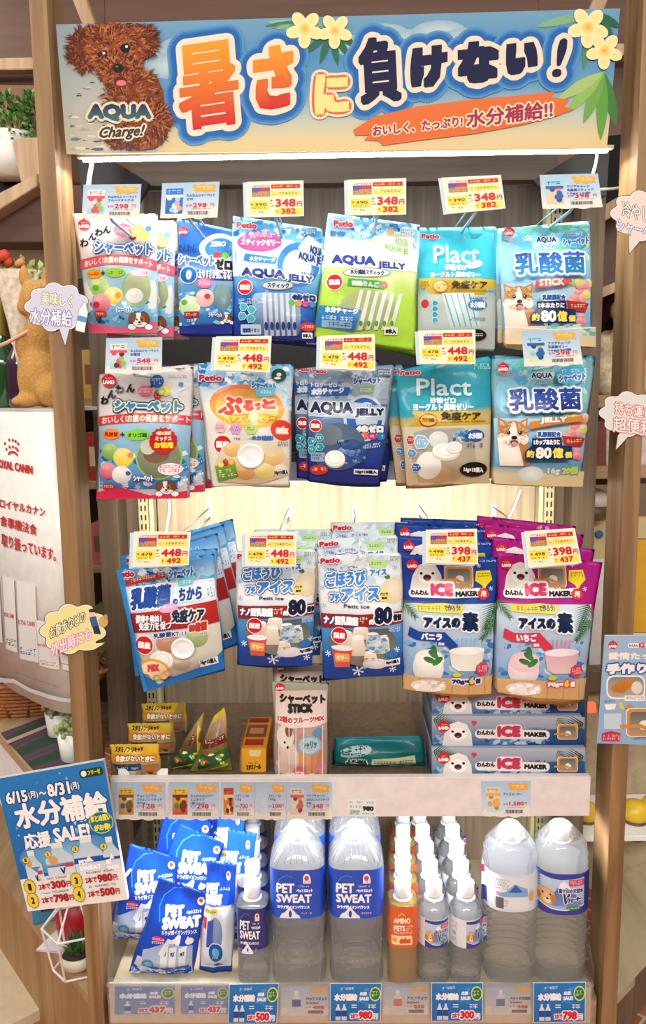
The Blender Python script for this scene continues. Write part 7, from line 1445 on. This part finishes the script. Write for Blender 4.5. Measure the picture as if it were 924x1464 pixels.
class CurveArt(Art):
    def loc(s, p):
        p = np.asarray(p, float); q = np.stack([s.tf[0]+p[:, 0]*s.tf[2], s.tf[1]+p[:, 1]*s.tf[2]], 1)
        d = FWD[None]+RIGHT[None]*((q[:, :1]-462)/F)-UP[None]*((q[:, 1:2]-732)/F)
        ang = d[:, 0]/d[:, 1]; ca = (CURVE[:, 0]-CAM[0])/(CURVE[:, 1]-CAM[1]); k = np.argsort(ca)
        x = np.interp(ang, ca[k], CURVE[k, 0]); y = np.interp(ang, ca[k], CURVE[k, 1]); tt = (y-CAM[1])/d[:, 1]
        return np.stack([x-s.o[0], CAM[2]+d[:, 2]*tt-s.o[2]], 1)
kx = np.argsort(CURVE[:, 0])
a = CurveArt((0, 570, .19481), .05, O, lambda X, Z: np.interp(X+O[0], CURVE[kx, 0], CURVE[kx, 1])-O[1]-.0012, mat='paper'); a.fine = .012
a.part('crown_logo')
for i, (x, y) in enumerate(((38, 328), (70, 302), (96, 304), (116, 312), (136, 330), (50, 370), (74, 354), (98, 352), (120, 362), (132, 376))): a.ell(x, y, 7, 12, '#c8383c', n=12)
a.poly([(60, 404), (76, 386), (98, 380), (122, 392), (134, 412), (128, 422), (112, 402), (96, 396), (80, 400), (66, 414)], '#c8383c')
a.part('brand_lettering').tx('ROYAL CANIN', -34, 436, 243, 500, '#c8383c', b=3, dy=54)
a.part('notice_lettering').tx('ロイヤルカナン', 0, 730, 336, 796, '#c83a3c', b=2, dy=70); a.tx('食事療法食', 4, 850, 274, 930, '#c83a3c', b=2, dy=74); a.tx('取り扱っています。', 14, 982, 414, 1078, '#c83a3c', b=2, dy=118)
a.tf = (0, 820, .21645)
for x0, x1, y0, y1, c in ((-60, 22, -10, 455, '#8a6a9c'), (18, 122, 10, 520, '#3f7a58'), (112, 262, 45, 585, '#3f62a8'), (242, 400, 300, 630, '#c87a3a'), (396, 492, 520, 650, '#b84a44')):
    a.part('package_print').poly([(x0, y0), (x1-24, y0+22), (x1, y1), (x0+26, y1-28)], '#f1eeea', '#dedad6'); a.ln([(x0, y0), (x0+26, y1-28), (x1, y1)], 4, '#b5afb0'); h = y1-y0
    a.tx('ROYAL CANIN', x0+14, y0+h*.47, x1-26, y0+h*.53, '#c8484a', b=.6, dy=16); a.poly([(x0+22, y1-h*.24), (x1-6, y1-h*.17), (x1-3, y1-h*.08), (x0+26, y1-h*.15)], '#e3e0dc').fine_print(x0+28, y1-h*.2, x1-10, y1-h*.1, c, rows=2, dy=18)
a.part('foot_band'); P = [(22, 620), (100, 690), (200, 748), (330, 792), (505, 822)]; a.poly(P+[(x, y+26) for x, y in P[::-1]], '#cbc5cb'); a.fine_print(100, 640, 400, 654, '#7a7674', rows=1, dy=100)
a.build(t)
# ------------------------------------------------------------------ neighbouring furniture seen past the posts
def slab(name, label, cat, pts, Y, th, mat, group=None, kind=None, parent=None, bev=.0015):
    P = [at(x, y, Y) for x, y in pts]; o = np.mean(P, 0); o[2] = min(p[2] for p in P)
    bm = prism(bmesh.new(), [tuple(p-o) for p in P], (0, th, 0))
    if bev: bmesh.ops.bevel(bm, geom=bm.edges[:], offset=bev, segments=2, affect='EDGES')
    if parent is not None:
        r = mobj(name, bm, mat, parent); r.location = tuple(o-np.array(parent.location)); return r
    r = mobj(name, bm, mat); r.location = tuple(o)
    if kind: r['kind'] = kind
    else: tag(r, label, cat, group)
    return r
struct(mobj('ceiling', box(-3, 3, .9, 3.2, 2.5, 2.54, bev=0), plain('ceiling_paint', '#e9e4da', .8)))
slab('wall_left', '', '', [(-80, -60), (150, -60), (150, 262), (52, 262), (-80, 262)], .62, .02, M['brown'], kind='structure')
slab('wall_right', '', '', [(770, -60), (1010, -60), (1010, 250), (770, 250)], .62, .02, M['brown'], kind='structure')
slab('wall_back_upper', '', '', [(150, -60), (770, -60), (770, 215), (150, 215)], .62, .02, M['brown'], kind='structure')
slab('trim_left', '', '', [(-60, 84), (140, 80), (140, 97), (-60, 101)], .56, .03, M['lightwood'], kind='structure')
slab('trim_right', '', '', [(800, 64), (990, 60), (990, 76), (800, 81)], .56, .03, M['lightwood'], kind='structure')
# house-shaped wall boxes: slanted boards
hl = thing('wall_box', 'house-shaped wooden wall box behind the top of the left post', 'wall box', tuple(at(20, 300, .45)))
slab('back_board', '', '', [(-60, 120), (60, 122), (60, 262), (-60, 262)], .585, .01, plain('wall_box_back', '#8a5c46', .6), parent=hl)
slab('dark_inside', '', '', [(-60, 212), (40, 214), (40, 280), (-60, 330)], .56, .02, plain('black_inside', '#0d0c10', .9), parent=hl)  # near-black slab filling the inside of the box
slab('slant_board', '', '', [(-60, 336), (-60, 306), (30, 260), (53, 247), (53, 266)], .42, .18, M['lightwood'], parent=hl)
slab('side_board', '', '', [(17, 204), (24, 197), (60, 196), (60, 262), (30, 260)], .43, .012, M['lightwood'], parent=hl)
slab('under_panel', '', '', [(-60, 332), (53, 266), (72, 266), (66, 346), (-60, 346)], .47, .10, M['brown'], parent=hl)
bl_ = thing('corner_brace', 'slanted wooden brace above the banner at the upper left', 'brace', tuple(at(115, 30, .3)), 'slanted braces above the banner')
slab('brace_board', '', '', [(92, -30), (112, -30), (146, 60), (128, 60)], .30, .03, M['lightwood'], parent=bl_)
br_ = thing('corner_brace', 'slanted wooden brace above the banner at the upper right', 'brace', tuple(at(850, 10, .3)), 'slanted braces above the banner')
slab('brace_board', '', '', [(882, -30), (862, -30), (832, 40), (852, 40)], .30, .03, M['lightwood'], parent=br_)
# dark foil gussets beside the lamp
for pts, who in (([(112, 226), (150, 222), (214, 262), (196, 292), (118, 300)], 'left'), ([(872, 216), (836, 214), (762, 258), (790, 284), (868, 280)], 'right')):
    slab('corner_gusset', f'black corner gusset under the {who} end of the banner', 'bracket', pts, .33, .02, plain('gusset_black_'+who, '#151317', .35), 'black corner gussets')
# lamp cables
def cable(label, pts, r=.003, name='lamp_cable'):
    p0 = np.array(at(*pts[-1])); t = thing(name, label, 'cable', tuple(p0)); P = [tuple(np.array(at(*q))-p0) for q in pts]
    mobj('cord', tube(bmesh.new(), P, r, 8), M['wire'], t, smooth=True)
cable('white lamp cable hanging at the left end of the header lamp', [(130, 222, .07), (131, 236, .07), (128, 252, .08), (126, 270, .08), (124, 300, .10)], .0042)
cable('white lamp cable hanging at the right end of the header lamp', [(855, 215, .07), (852, 234, .07), (847, 252, .08), (846, 264, .10), (858, 271, .12), (876, 270, .14), (888, 268, .2)], .0026)
cable('white cable dropping down the back panel beside the left upright', [(240, 700, .43), (243, 730, .43), (238, 760, .425), (240, 785, .42)], .0035)
cable('white cable dropping down the back panel beside the right upright', [(745, 700, .43), (736, 724, .425), (727, 742, .42), (732, 752, .41), (754, 764, .40)], .0028)
# potted plant in the wall box
pl = thing('potted_plant', 'bushy green plant in a pale tub behind the left post', 'plant', tuple(at(20, 235, .53)))
G = [plain('leaf_green_a', '#6f9a4a', .5), plain('leaf_green_b', '#3f6a34', .5), plain('leaf_green_c', '#a3b86a', .5)]
rnd = random.Random(4); O = np.array(pl.location)
bms = [bmesh.new() for _ in G]
def leaf(bm, p, d, l, w):
    d = Vector(d).normalized(); s = d.cross(Vector((rnd.uniform(-1, 1), rnd.uniform(-1, 1), rnd.uniform(-1, 1)))).normalized(); u = s.cross(d)
    p = Vector(p); v = [bm.verts.new(q) for q in (p, p+d*l*.5+s*w+u*w*.3, p+d*l, p+d*l*.5-s*w+u*w*.3)]; bm.faces.new(v)
for cx, cy, r, n in ((18, 185, 24, 260), (50, 165, 20, 200), (8, 150, 14, 110), (46, 150, 14, 120), (88, 175, 10, 60), (2, 205, 16, 120), (92, 198, 8, 50)):
    c0 = np.array(at(cx, cy, .50))-O; R_ = r/F*1.95
    for _ in range(n):
        d = np.array([rnd.gauss(0, 1), rnd.gauss(0, .7), rnd.gauss(0, 1)]); d /= np.linalg.norm(d)
        leaf(bms[rnd.choice((0, 0, 1, 1, 2))], tuple(c0+d*R_*rnd.uniform(.3, 1)), tuple(d+np.array([0, -.3, .5])), .016, .005)
for k, (bm, m) in enumerate(zip(bms, G)): mobj(('leaves', 'dark_leaves', 'young_leaves')[k], bm, m, pl)
mobj('tub', lathe(bmesh.new(), [(.05, -.03), (.06, .0), (.062, .06), (.055, .06), (.05, .05)], 24), M['whitepaint'], pl, smooth=True)
# plush dog, bouquet and jars on the curved display
zt2 = float(zt2)
def ontop(px_, Y): p = at(px_, 578, Y); return (p[0], Y, zt2+.001)
pd = thing('plush_toy', 'tan plush animal sitting on the white display holding a pink flute', 'plush toy', ontop(65, .155))
bm = bmesh.new()
for c, rx, ry, rz in (((.0, 0, .062), .045, .045, .062), ((.004, 0, .13), .036, .034, .055), ((0.0, -.005, .20), .034, .034, .034), ((-.018, -.012, .185), .02, .018, .016), ((-.03, -.02, .012), .026, .03, .012), ((.03, -.03, .03), .034, .04, .03), ((-.026, -.01, .055), .02, .022, .05), ((-.03, -.012, .115), .016, .016, .03), ((-.022, -.01, .24), .010, .006, .022), ((.022, -.01, .24), .010, .006, .022)): ball(bm, c, rx, ry, rz, 16, 10)
body = mobj('plush_body', bm, plain('tan_plush', '#c2924e', .95, bump=.6, bscale=260, var=.15), pd, smooth=True)
md = body.modifiers.new('one skin', 'REMESH'); md.mode = 'VOXEL'; md.voxel_size = .005; md.use_smooth_shade = True
mobj('flute', tube(bmesh.new(), [(-.075, -.03, .112), (-.055, -.028, .120), (-.02, -.026, .138), (.0, -.02, .150)], .0035, 8), plain('pink_flute', '#dcae98', .4), pd, smooth=True)
bq = thing('bouquet_cone', 'paper-wrapped bouquet cone topped with a red rose behind the plush', 'bouquet', ontop(42, .22))
bm = lathe(bmesh.new(), [(.006, .0), (.014, .06), (.030, .16), (.050, .26)], 24, capt=False); mobj('paper_wrap', bm, plain('printed_wrap', '#dfd3c0', .6, var=.25, bscale=90), bq, smooth=True)
for c, r in (((-.02, -.03, .275), .018), ((.012, -.03, .262), .012)):
    bm = bmesh.new()
    for k in range(7): t_ = k*.9; ball(bm, (c[0]+r*.45*math.cos(t_), c[1]+r*.45*math.sin(t_), c[2]+.002*k), r*.5, r*.5, r*.6, 10, 6)
    mobj('rose', bm, plain('rose_red' if r > .015 else 'rose_coral', '#c8402e' if r > .015 else '#d98a5a', .6), bq, smooth=True)
bm = bmesh.new(); rnd = random.Random(9)
for _ in range(90): leaf(bm, (rnd.uniform(-.04, .045), rnd.uniform(-.03, .03), rnd.uniform(.23, .275)), (rnd.uniform(-1, 1), rnd.uniform(-1, 1), rnd.uniform(0, 1)), .02, .006)
mobj('filler_leaves', bm, G[2], bq)
def jar(label, px_, Y, c, h, r, neck):
    t = thing('glass_bottle', label, 'bottle', ontop(px_, Y), 'glass bottles on the white display')
    m = plain('bottle_glass_'+c, '#'+c, .08, spec=.8)
    mobj('bottle_body', lathe(bmesh.new(), [(r*.8, 0), (r, .006), (r, h*.45), (r*.9, h*.52), (r*.4, h*.64), (r*.3, h*.7), (r*.28, h), (r*.34, h+.002), (r*.34, h+.012), (r*.2, h+.013)], 28), m, t, smooth=True)
    mobj('neck_foil', lathe(bmesh.new(), [(r*.36, h*.72), (r*.34, h*.98), (r*.38, h), (r*.38, h+.014), (r*.1, h+.016)], 24), plain('foil_'+neck, '#'+neck, .35, metal=.5), t, smooth=True)
jar('green glass bottle with yellow neck at the left edge', 8, .27, '1f4a24', .20, .027, 'b9a24a'); jar('dark purple glass bottle beside the plush animal', 32, .25, '3a2038', .19, .027, '8a8a3a'); jar('brown glass bottle with gold foil standing behind the green one', -8, .34, '5a3a14', .30, .03, 'd9a83a')
jar('amber glass bottle with copper foil behind the purple one', 16, .33, '4a3414', .27, .028, 'a8702a')
# light bar seen under the wall box
t = thing('ceiling_lamp', 'long bright ceiling lamp glimpsed left of the left post', 'lamp', (-1.75, 2.0, 2.32))
bm = bmesh.new(); bx(bm, -.04, .04, -.75, .75, 0, .03, .004); o = mobj('diffuser', bm, plain('lamp_diffuser', '#fffaf0', .5, emit=5), t); o.rotation_euler = (0, 0, -.35)
bm = bmesh.new(); bx(bm, -.05, .05, -.76, .76, .03, .05, .002); o = mobj('housing', bm, M['whitepaint'], t); o.rotation_euler = (0, 0, -.35)
# shelf with packed boxes seen between the left post and the pouches
def far_unit(label, x0, x1, Y, zs, name='wall_shelf'):
    t = thing(name, label, 'shelf', ((x0+x1)/2, Y, zs[0])); oz = np.array(t.location)
    for z in zs: o = mobj('board', bx(bmesh.new(), x0-oz[0], x1-oz[0], 0, .3, z-.02-oz[2], z-oz[2], .002), M['board'], t)
    mobj('back', bx(bmesh.new(), x0-oz[0], x1-oz[0], .29, .30, zs[0]-oz[2], zs[-1]+.35-oz[2]), plain('shelf_back_'+str(int(x0*100)), '#4a3c30', .7), t)
    return t
far_unit('dark wall shelf with small packs between left post and pouches', -1.05, -.52, .75, [.55, .80, 1.05, 1.28, 1.50])
rnd = random.Random(12)
cols = ['#b8323a', '#d9c9a8', '#6a7a3a', '#e0a03a', '#8a4a34', '#c86a6a', '#efe2d2', '#5a6a8a', '#a9342c', '#d8d0c4', '#7a5a3a', '#c9a04a']
names = ['red', 'cream', 'olive', 'amber', 'rust', 'rose', 'ivory', 'slate', 'crimson', 'grey', 'brown', 'ochre']
for i, (x, z) in enumerate([(x, z) for z in (.80, 1.05, 1.28, 1.50) for x in (-.80, -.70, -.61)]):
    h = rnd.uniform(.09, .15); t = thing('product_box', f'small {names[i]} pack on the dark wall shelf past the left post', 'pack', (x, .78, z), 'packs on the dark wall shelf')
    mobj('pack', bx(bmesh.new(), -.035, .035, 0, .06, 0, h, .002), plain('pack_'+names[i], cols[i], .5), t); mobj('pack_label', bx(bmesh.new(), -.028, .028, -.001, 0, h*.3, h*.7), plain('pack_label_'+names[i], cols[(i+5) % 12], .5), t)
# tables at the left: upper with mat and pots, lower with terrarium
def table(name, label, pxe, z, far, mat_top, mat_side, drop):
    """table whose visible edge runs from px point to px point at height z"""
    a_, b_ = atz(*pxe[0], z), atz(*pxe[1], z); d = (b_-a_)/np.linalg.norm(b_-a_); a2 = a_-d*.5; b2 = b_+d*.02
    n = np.array([d[1], -d[0], 0]); n = n if n[0] > 0 else -n
    t = thing(name, label, 'table', tuple(b_)); o = np.array(t.location)
    pts = [a2, b2, b2+np.array([.008, .01, 0]), np.array([b2[0]+.008, b2[1]+far, z]), a2+n*.3+np.array([0, far*.4, 0])]
    mobj('table_top', prism(bmesh.new(), [tuple(p-o) for p in pts], (0, 0, -.02)), mat_top, t)
    q = [a2+n*.004, b2+n*.004, b2+n*.004-np.array([0, 0, drop]), a2+n*.004-np.array([0, 0, drop])]
    mobj('front_panel', prism(bmesh.new(), [tuple(p-o-np.array([0, 0, .02])) for p in q], tuple(n*.018)), mat_side, t)
    return t
table('low_table', 'low angled wooden counter at the lower left holding the wire terrarium', ((28, 1292), (137, 1440)), .27, .27, M['tabletop'], M['table'], .27)
ZTB = .80
a_ = atz(10, 1440, .03); t = thing('kick_step', 'low cream plinth step at the bottom left corner', 'step', (a_[0], a_[1], 0)); mobj('step_block', bx(bmesh.new(), -.6, .06, -.10, .13, 0, .03, .002), plain('cream_step', '#d9c8a8', .6), t).rotation_euler = (0, 0, -.85)
table('side_table', 'wooden side table with dark woven mat behind the sale sign', ((4, 1056), (52, 1112)), ZTB, .22, M['tabletop'], M['whitepaint'], .16)
mt = thing('woven_mat', 'dark green woven mat with coloured stripes on the side table', 'mat', tuple(atz(60, 1090, ZTB+.001)))
o = np.array(mt.location)
def mat_weave():
    m, nt, b = newmat('woven_mat'); tc = nt.nodes.new('ShaderNodeTexCoord'); mp = nt.nodes.new('ShaderNodeMapping'); mp.inputs['Scale'].default_value = (14, 14, 1); mp.inputs['Rotation'].default_value = (0, 0, .5)
    w = nt.nodes.new('ShaderNodeTexWave'); w.inputs['Scale'].default_value = .35; w.inputs['Distortion'].default_value = 3; r = nt.nodes.new('ShaderNodeValToRGB')
    r.color_ramp.elements[0].color = (*lin('#24402f'), 1); r.color_ramp.elements[1].color = (*lin('#3a3f5a'), 1); e = r.color_ramp.elements.new(.55); e.color = (*lin('#2c4434'), 1); e = r.color_ramp.elements.new(.8); e.color = (*lin('#6a3a3a'), 1)
    nt.links.new(tc.outputs['Object'], mp.inputs[0]); nt.links.new(mp.outputs[0], w.inputs[0]); nt.links.new(w.outputs['Fac'], r.inputs[0]); nt.links.new(r.outputs[0], b.inputs['Base Color']); b.inputs['Roughness'].default_value = .95
    return m
P = [atz(x, y, ZTB+.001)-o for x, y in ((2, 1050), (72, 1024), (150, 1060), (150, 1115), (52, 1106))]
mobj('mat_cloth', prism(bmesh.new(), [tuple(p) for p in P], (0, 0, .004)), mat_weave(), mt)
P = [atz(x, y, ZTB+.001)-o+np.array([0, 0, .0045]) for x, y in ((8, 1063), (70, 1038), (73, 1041), (11, 1067))]
mobj('pale_stripe', prism(bmesh.new(), [tuple(p) for p in P], (0, 0, .001)), plain('mat_stripe', '#b9948a', .9), mt)
def succulent(label, px_, py_, r, h):
    p = atz(px_, py_, ZTB+.006); t = thing('potted_succulent', label, 'plant', tuple(p), 'white pots on the woven mat')
    mobj('pot', lathe(bmesh.new(), [(r*.75, 0), (r*.82, .002), (r, h), (r*.9, h), (r*.85, h*.85)], 28, capt=True), M['white'], t, smooth=True)
    bm = bmesh.new(); rn = random.Random(px_)
    for _ in range(60): th = rn.uniform(0, 6.28); q = r*rn.uniform(0, 1.15); ball(bm, (q*math.cos(th), q*math.sin(th), h+rn.uniform(0, r*.7)), r*.17, r*.17, r*.2, 8, 6)
    mobj('rosettes', bm, plain('succulent_green_'+str(px_), '#9aa86a', .6, var=.3), t, smooth=True)
succulent('front white pot of pale succulents beside the left post', 106, 1084, .030, .058); succulent('rear white pot of pale succulents on the woven mat', 84, 1050, .026, .05)
bk = thing('wicker_basket', 'brown wicker basket under the curved white display', 'basket', tuple(atz(40, 1026, ZTB+.001)+np.array([-.04, 0, 0])))
bm = bmesh.new()
for k in range(9):
    r_ = .10+.012*k*.7; z = .006+k*.0105
    tube(bm, [(r_*1.25*math.cos(t_), .08+r_*.8*math.sin(t_), z) for t_ in np.linspace(0, 2*math.pi, 33)], .0056, 6, cap=False)
mobj('weave', bm, plain('wicker', '#a8683a', .7, bump=.5, bscale=120, var=.25), bk, smooth=True)
bm = bmesh.new()
for k in range(20): t_ = k*math.pi/10; tube(bm, [(.10*1.25*math.cos(t_), .08+.08*math.sin(t_), 0), (.17*1.25*math.cos(t_), .08+.136*math.sin(t_), .10)], .004, 6)
mobj('stakes', bm, bpy.data.materials['wicker'], bk, smooth=True)
# lower table goods
ZL2 = .271
p = atz(112, 1382, ZL2); te = thing('terrarium_frame', 'white geometric wire terrarium on the low counter beside the left post', 'terrarium', tuple(p))
R_ = .052; ring = [(R_*math.cos(k*math.pi/3+.3), R_*math.sin(k*math.pi/3+.3), .004) for k in range(6)]; mid = [(R_*1.35*math.cos(k*math.pi/3+.3), R_*1.35*math.sin(k*math.pi/3+.3), .105) for k in range(6)]; tp = (0, 0, .19)
bm = bmesh.new()
for k in range(6):
    for e in ((ring[k], ring[(k+1) % 6]), (ring[k], mid[k]), (mid[k], mid[(k+1) % 6]), (mid[k], tp)): tube(bm, e, .0024, 6)
mobj('wire_frame', bm, M['wire'], te)
pt = thing('potted_plant', 'small green plant in a cream bowl inside the wire terrarium', 'plant', (p[0], p[1], ZL2+.005))
mobj('bowl', lathe(bmesh.new(), [(.024, 0), (.034, .006), (.038, .034), (.035, .034), (.032, .026)], 28), plain('cream_bowl', '#e6ddca', .5), pt, smooth=True)
mobj('soil', lathe(bmesh.new(), [(.033, .026), (.02, .030), (.004, .031)], 20), plain('soil', '#3a3028', .95, bump=.8, bscale=200), pt)
bm = bmesh.new(); rnd = random.Random(2)
for _ in range(40): leaf(bm, (rnd.uniform(-.012, .012), rnd.uniform(-.012, .012), .03), (rnd.uniform(-1, 1), rnd.uniform(-1, 1), rnd.uniform(.7, 1.8)), rnd.uniform(.03, .055), .005)
mobj('leaves', bm, G[1], pt)
p = atz(112, 1334, ZL2); t = thing('red_pot', 'red tapered pot behind the wire terrarium', 'pot', tuple(p)); mobj('pot_wall', lathe(bmesh.new(), [(.040, 0), (.044, .003), (.055, .10), (.050, .10), (.046, .08)], 32), plain('red_glaze', '#b8202c', .35), t, smooth=True)
p = atz(100, 1352, ZL2); t = thing('folded_leaflet', 'pale lilac leaflets lying under the red pot', 'leaflet', tuple(p))
for k, c in enumerate(('#d9cfe0', '#c9b8d6', '#e9e4ea')):
    bm = prism(bmesh.new(), [(-.07, -.02, .001+k*.0015), (.08, -.04+.006*k, .001+k*.0015), (.10, .06, .001+k*.0015), (-.03, .075+.01*k, .001+k*.0015)], (0, 0, .001)); mobj('sheet', bm, plain('leaflet_'+str(k), c, .6), t)
p = atz(47, 1323, ZL2); t = thing('blue_display_box', 'light blue cardboard box with dark window behind the sale sign', 'box', tuple(p))
mobj('box_walls', bx(bmesh.new(), 0, .10, 0, .09, 0, .13, .002), plain('light_blue_card', '#3f8fc0', .5), t).rotation_euler = (0, 0, .35)
mobj('dark_window', bx(bmesh.new(), .02, .095, -.0015, 0, .03, .11), plain('box_window', '#2a2430', .3), t).rotation_euler = (0, 0, .35)
pcl = thing('lilac_cushion', 'lilac cushion squeezed behind the left post and the tray', 'cushion', tuple(at(172, 1312, .22)))
bm = bmesh.new(); ball(bm, (0, 0, .05), .035, .05, .07, 20, 12); mobj('cushion_cover', bm, plain('lilac_cloth', '#8f7a98', .8, bump=.3, bscale=90), pcl, smooth=True)
# --- right side
wr = thing('wall_box', 'house-shaped wooden wall box behind the right post', 'wall box', tuple(at(850, 420, .45)))
slab('dark_inside', '', '', [(850, 196), (905, 190), (905, 275), (838, 315)], .50, .04, bpy.data.materials['black_inside'], parent=wr)
slab('slant_board', '', '', [(806, 330), (826, 316), (960, 236), (960, 256), (830, 338)], .42, .20, M['lightwood'], parent=wr)
slab('back_board', '', '', [(812, 330), (960, 240), (960, 470), (812, 424)], .62, .015, M['brown'], parent=wr)
slab('low_slant_board', '', '', [(826, 428), (838, 420), (960, 372), (960, 384), (846, 432)], .44, .16, M['lightwood'], parent=wr)
slab('red_felt_panel', '', '', [(822, 420), (960, 395), (960, 500), (822, 500)], .60, .02, plain('dark_red_felt', '#4a1c22', .9), parent=wr)
rnd = random.Random(21)
fp = thing('plush_toy', 'cream fluffy plush on the shelf behind the right post', 'plush toy', tuple(at(905, 566, .55)))
bm = bmesh.new()
for _ in range(60):
    x, y = rnd.uniform(846, 950), rnd.uniform(442, 556)
    if x < 880 and y < 480: continue
    q = np.array(at(x, y, .55))-np.array(fp.location); ball(bm, (q[0], rnd.uniform(-.03, .03), q[2]), rnd.uniform(.02, .035), .03, rnd.uniform(.02, .03), 10, 6)
bd = mobj('plush_body', bm, plain('cream_fur', '#cdbfa0', .95, bump=1, bscale=90, var=.2), fp, smooth=True)
md = bd.modifiers.new('one skin', 'REMESH'); md.mode = 'VOXEL'; md.voxel_size = .008; md.use_smooth_shade = True
ru = thing('wall_shelf', 'wooden wall shelf with red boxes behind the right post', 'shelf', tuple(at(880, 1400, .55)))
slab('upper_board', '', '', [(812, 566), (980, 562), (980, 580), (812, 584)], .5, .25, M['board'], parent=ru)
slab('middle_board', '', '', [(812, 668), (980, 664), (980, 682), (812, 686)], .5, .25, M['board'], parent=ru)
slab('back', '', '', [(812, 560), (990, 556), (990, 690), (812, 694)], .78, .02, plain('right_shelf_back', '#4a3a34', .7), parent=ru)
for i, (x0, x1, y0, c, who) in enumerate(((836, 850, 592, '#a8222c', 'narrow red box'), (851, 866, 602, '#7a3a34', 'dull brown-red box'), (867, 884, 600, '#c9b8ae', 'pale printed box'), (908, 926, 606, '#d0c4ba', 'pale printed box right of the post'))):
    b_ = slab('product_box', who+' on the wall shelf behind the right speech bubble', 'box', [(x0, y0), (x1, y0), (x1, 667), (x0, 667.5)], .52, .08, plain('box_print_'+str(i), c, .45, var=.2), 'boxes on the right wall shelf')
pn = thing('cream_cabinet', 'cream cabinet front with badges behind the right post', 'cabinet', tuple(at(870, 1110, .7)))
slab('front_board', '', '', [(822, 742), (990, 738), (990, 1004), (822, 1008)], .70, .02, plain('cream_board', '#d9c692', .6), parent=pn)
slab('white_panel', '', '', [(842, 800), (990, 798), (990, 910), (842, 960)], .68, .015, M['whitepaint'], parent=pn)
slab('ledge', '', '', [(826, 962), (990, 958), (990, 984), (826, 990)], .62, .06, M['column'], parent=pn)
for x, y, c, nm in ((844, 775, '#a86a4a', 'terracotta'), (857, 764, '#3a6ab0', 'blue'), (842, 792, '#5a4a40', 'brown')):
    q = np.array(at(x, y, .695))-np.array(pn.location); bm = bmesh.new(); ball(bm, tuple(q), .011, .004, .011, 16, 8); mobj('badge', bm, plain('badge_'+nm, c, .5), pn, smooth=True)
p = at(850, 742, .66); t = thing('white_jar', 'white domed lidded jar with wicker trim behind the right post', 'jar', (p[0], p[1], p[2]))
mobj('jar_body', lathe(bmesh.new(), [(.03, 0), (.034, .01), (.034, .035), (.03, .037)], 24), plain('jar_dark', '#6a5a34', .4), t, smooth=True); mobj('dome_lid', lathe(bmesh.new(), [(.036, .036), (.034, .055), (.026, .070), (.012, .078), (.001, .08)], 24), M['white'], t, smooth=True)
slab('red_light_bar', 'glowing orange-red light strip beside the ice maker cartons', 'lamp', [(818, 1009), (853, 1007), (853, 1019), (818, 1021)], .45, .02, plain('red_glow', '#ff5a3a', .5, emit=1.2))
slab('yellow_poster', 'yellow poster with black lettering at the right edge', 'poster', [(910, 770), (975, 770), (975, 905), (900, 905)], .10, .003, plain('yellow_card', '#d9a42c', .5))
lw = thing('deck_shelf', 'low wooden deck shelf to the right of the right post', 'shelf', tuple(at(900, 1440, .45)))
slab('back_panel', '', '', [(818, 1015), (990, 1012), (990, 1270), (818, 1270)], .62, .02, M['palewood'], parent=lw)
o = np.array(lw.location); P = [atz(x, y, .23) for x, y in ((866, 1442), (930, 1374), (1040, 1260), (1040, 1232), (872, 1250), (862, 1440))]
mobj('deck', prism(bmesh.new(), [tuple(p-o) for p in P], (0, 0, -.02)), M['palewood'], lw)
P = [atz(x, y, .229) for x, y in ((862, 1446), (1040, 1260))]; d_ = P[1]-P[0]; n_ = np.array([-d_[1], d_[0], 0])/np.linalg.norm(d_)
mobj('fascia', prism(bmesh.new(), [tuple(q-o) for q in (P[0], P[1], P[1]-np.array([0, 0, .10]), P[0]-np.array([0, 0, .10]))], tuple(n_*.015)), M['column'], lw)
slab('white_ledge', '', '', [(818, 1196), (990, 1194), (990, 1202), (818, 1204)], .40, .20, M['whitepaint'], parent=lw)
for i, (x0, y0, r_, who) in enumerate(((907, 1195, .030, 'yellow-lidded can right of the right post'), (934, 1190, .030, 'yellow-lidded can at the right edge'), (838, 1196, .022, 'yellow-topped can between bottles and right post'))):
    p = at(x0, y0, .47); t = thing('food_can', who, 'can', tuple(p), 'yellow-lidded cans on the white ledge')
    mobj('can_body', lathe(bmesh.new(), [(r_, 0), (r_, .05)], 28), plain('can_print_'+str(i), '#6a4a34', .4, var=.5, bscale=60), t, smooth=True); mobj('can_lid', lathe(bmesh.new(), [(r_*1.04, .05), (r_*1.04, .062), (r_*.9, .085), (r_*.4, .09)], 28), plain('can_lid_'+str(i), '#e3b92c', .3), t, smooth=True)
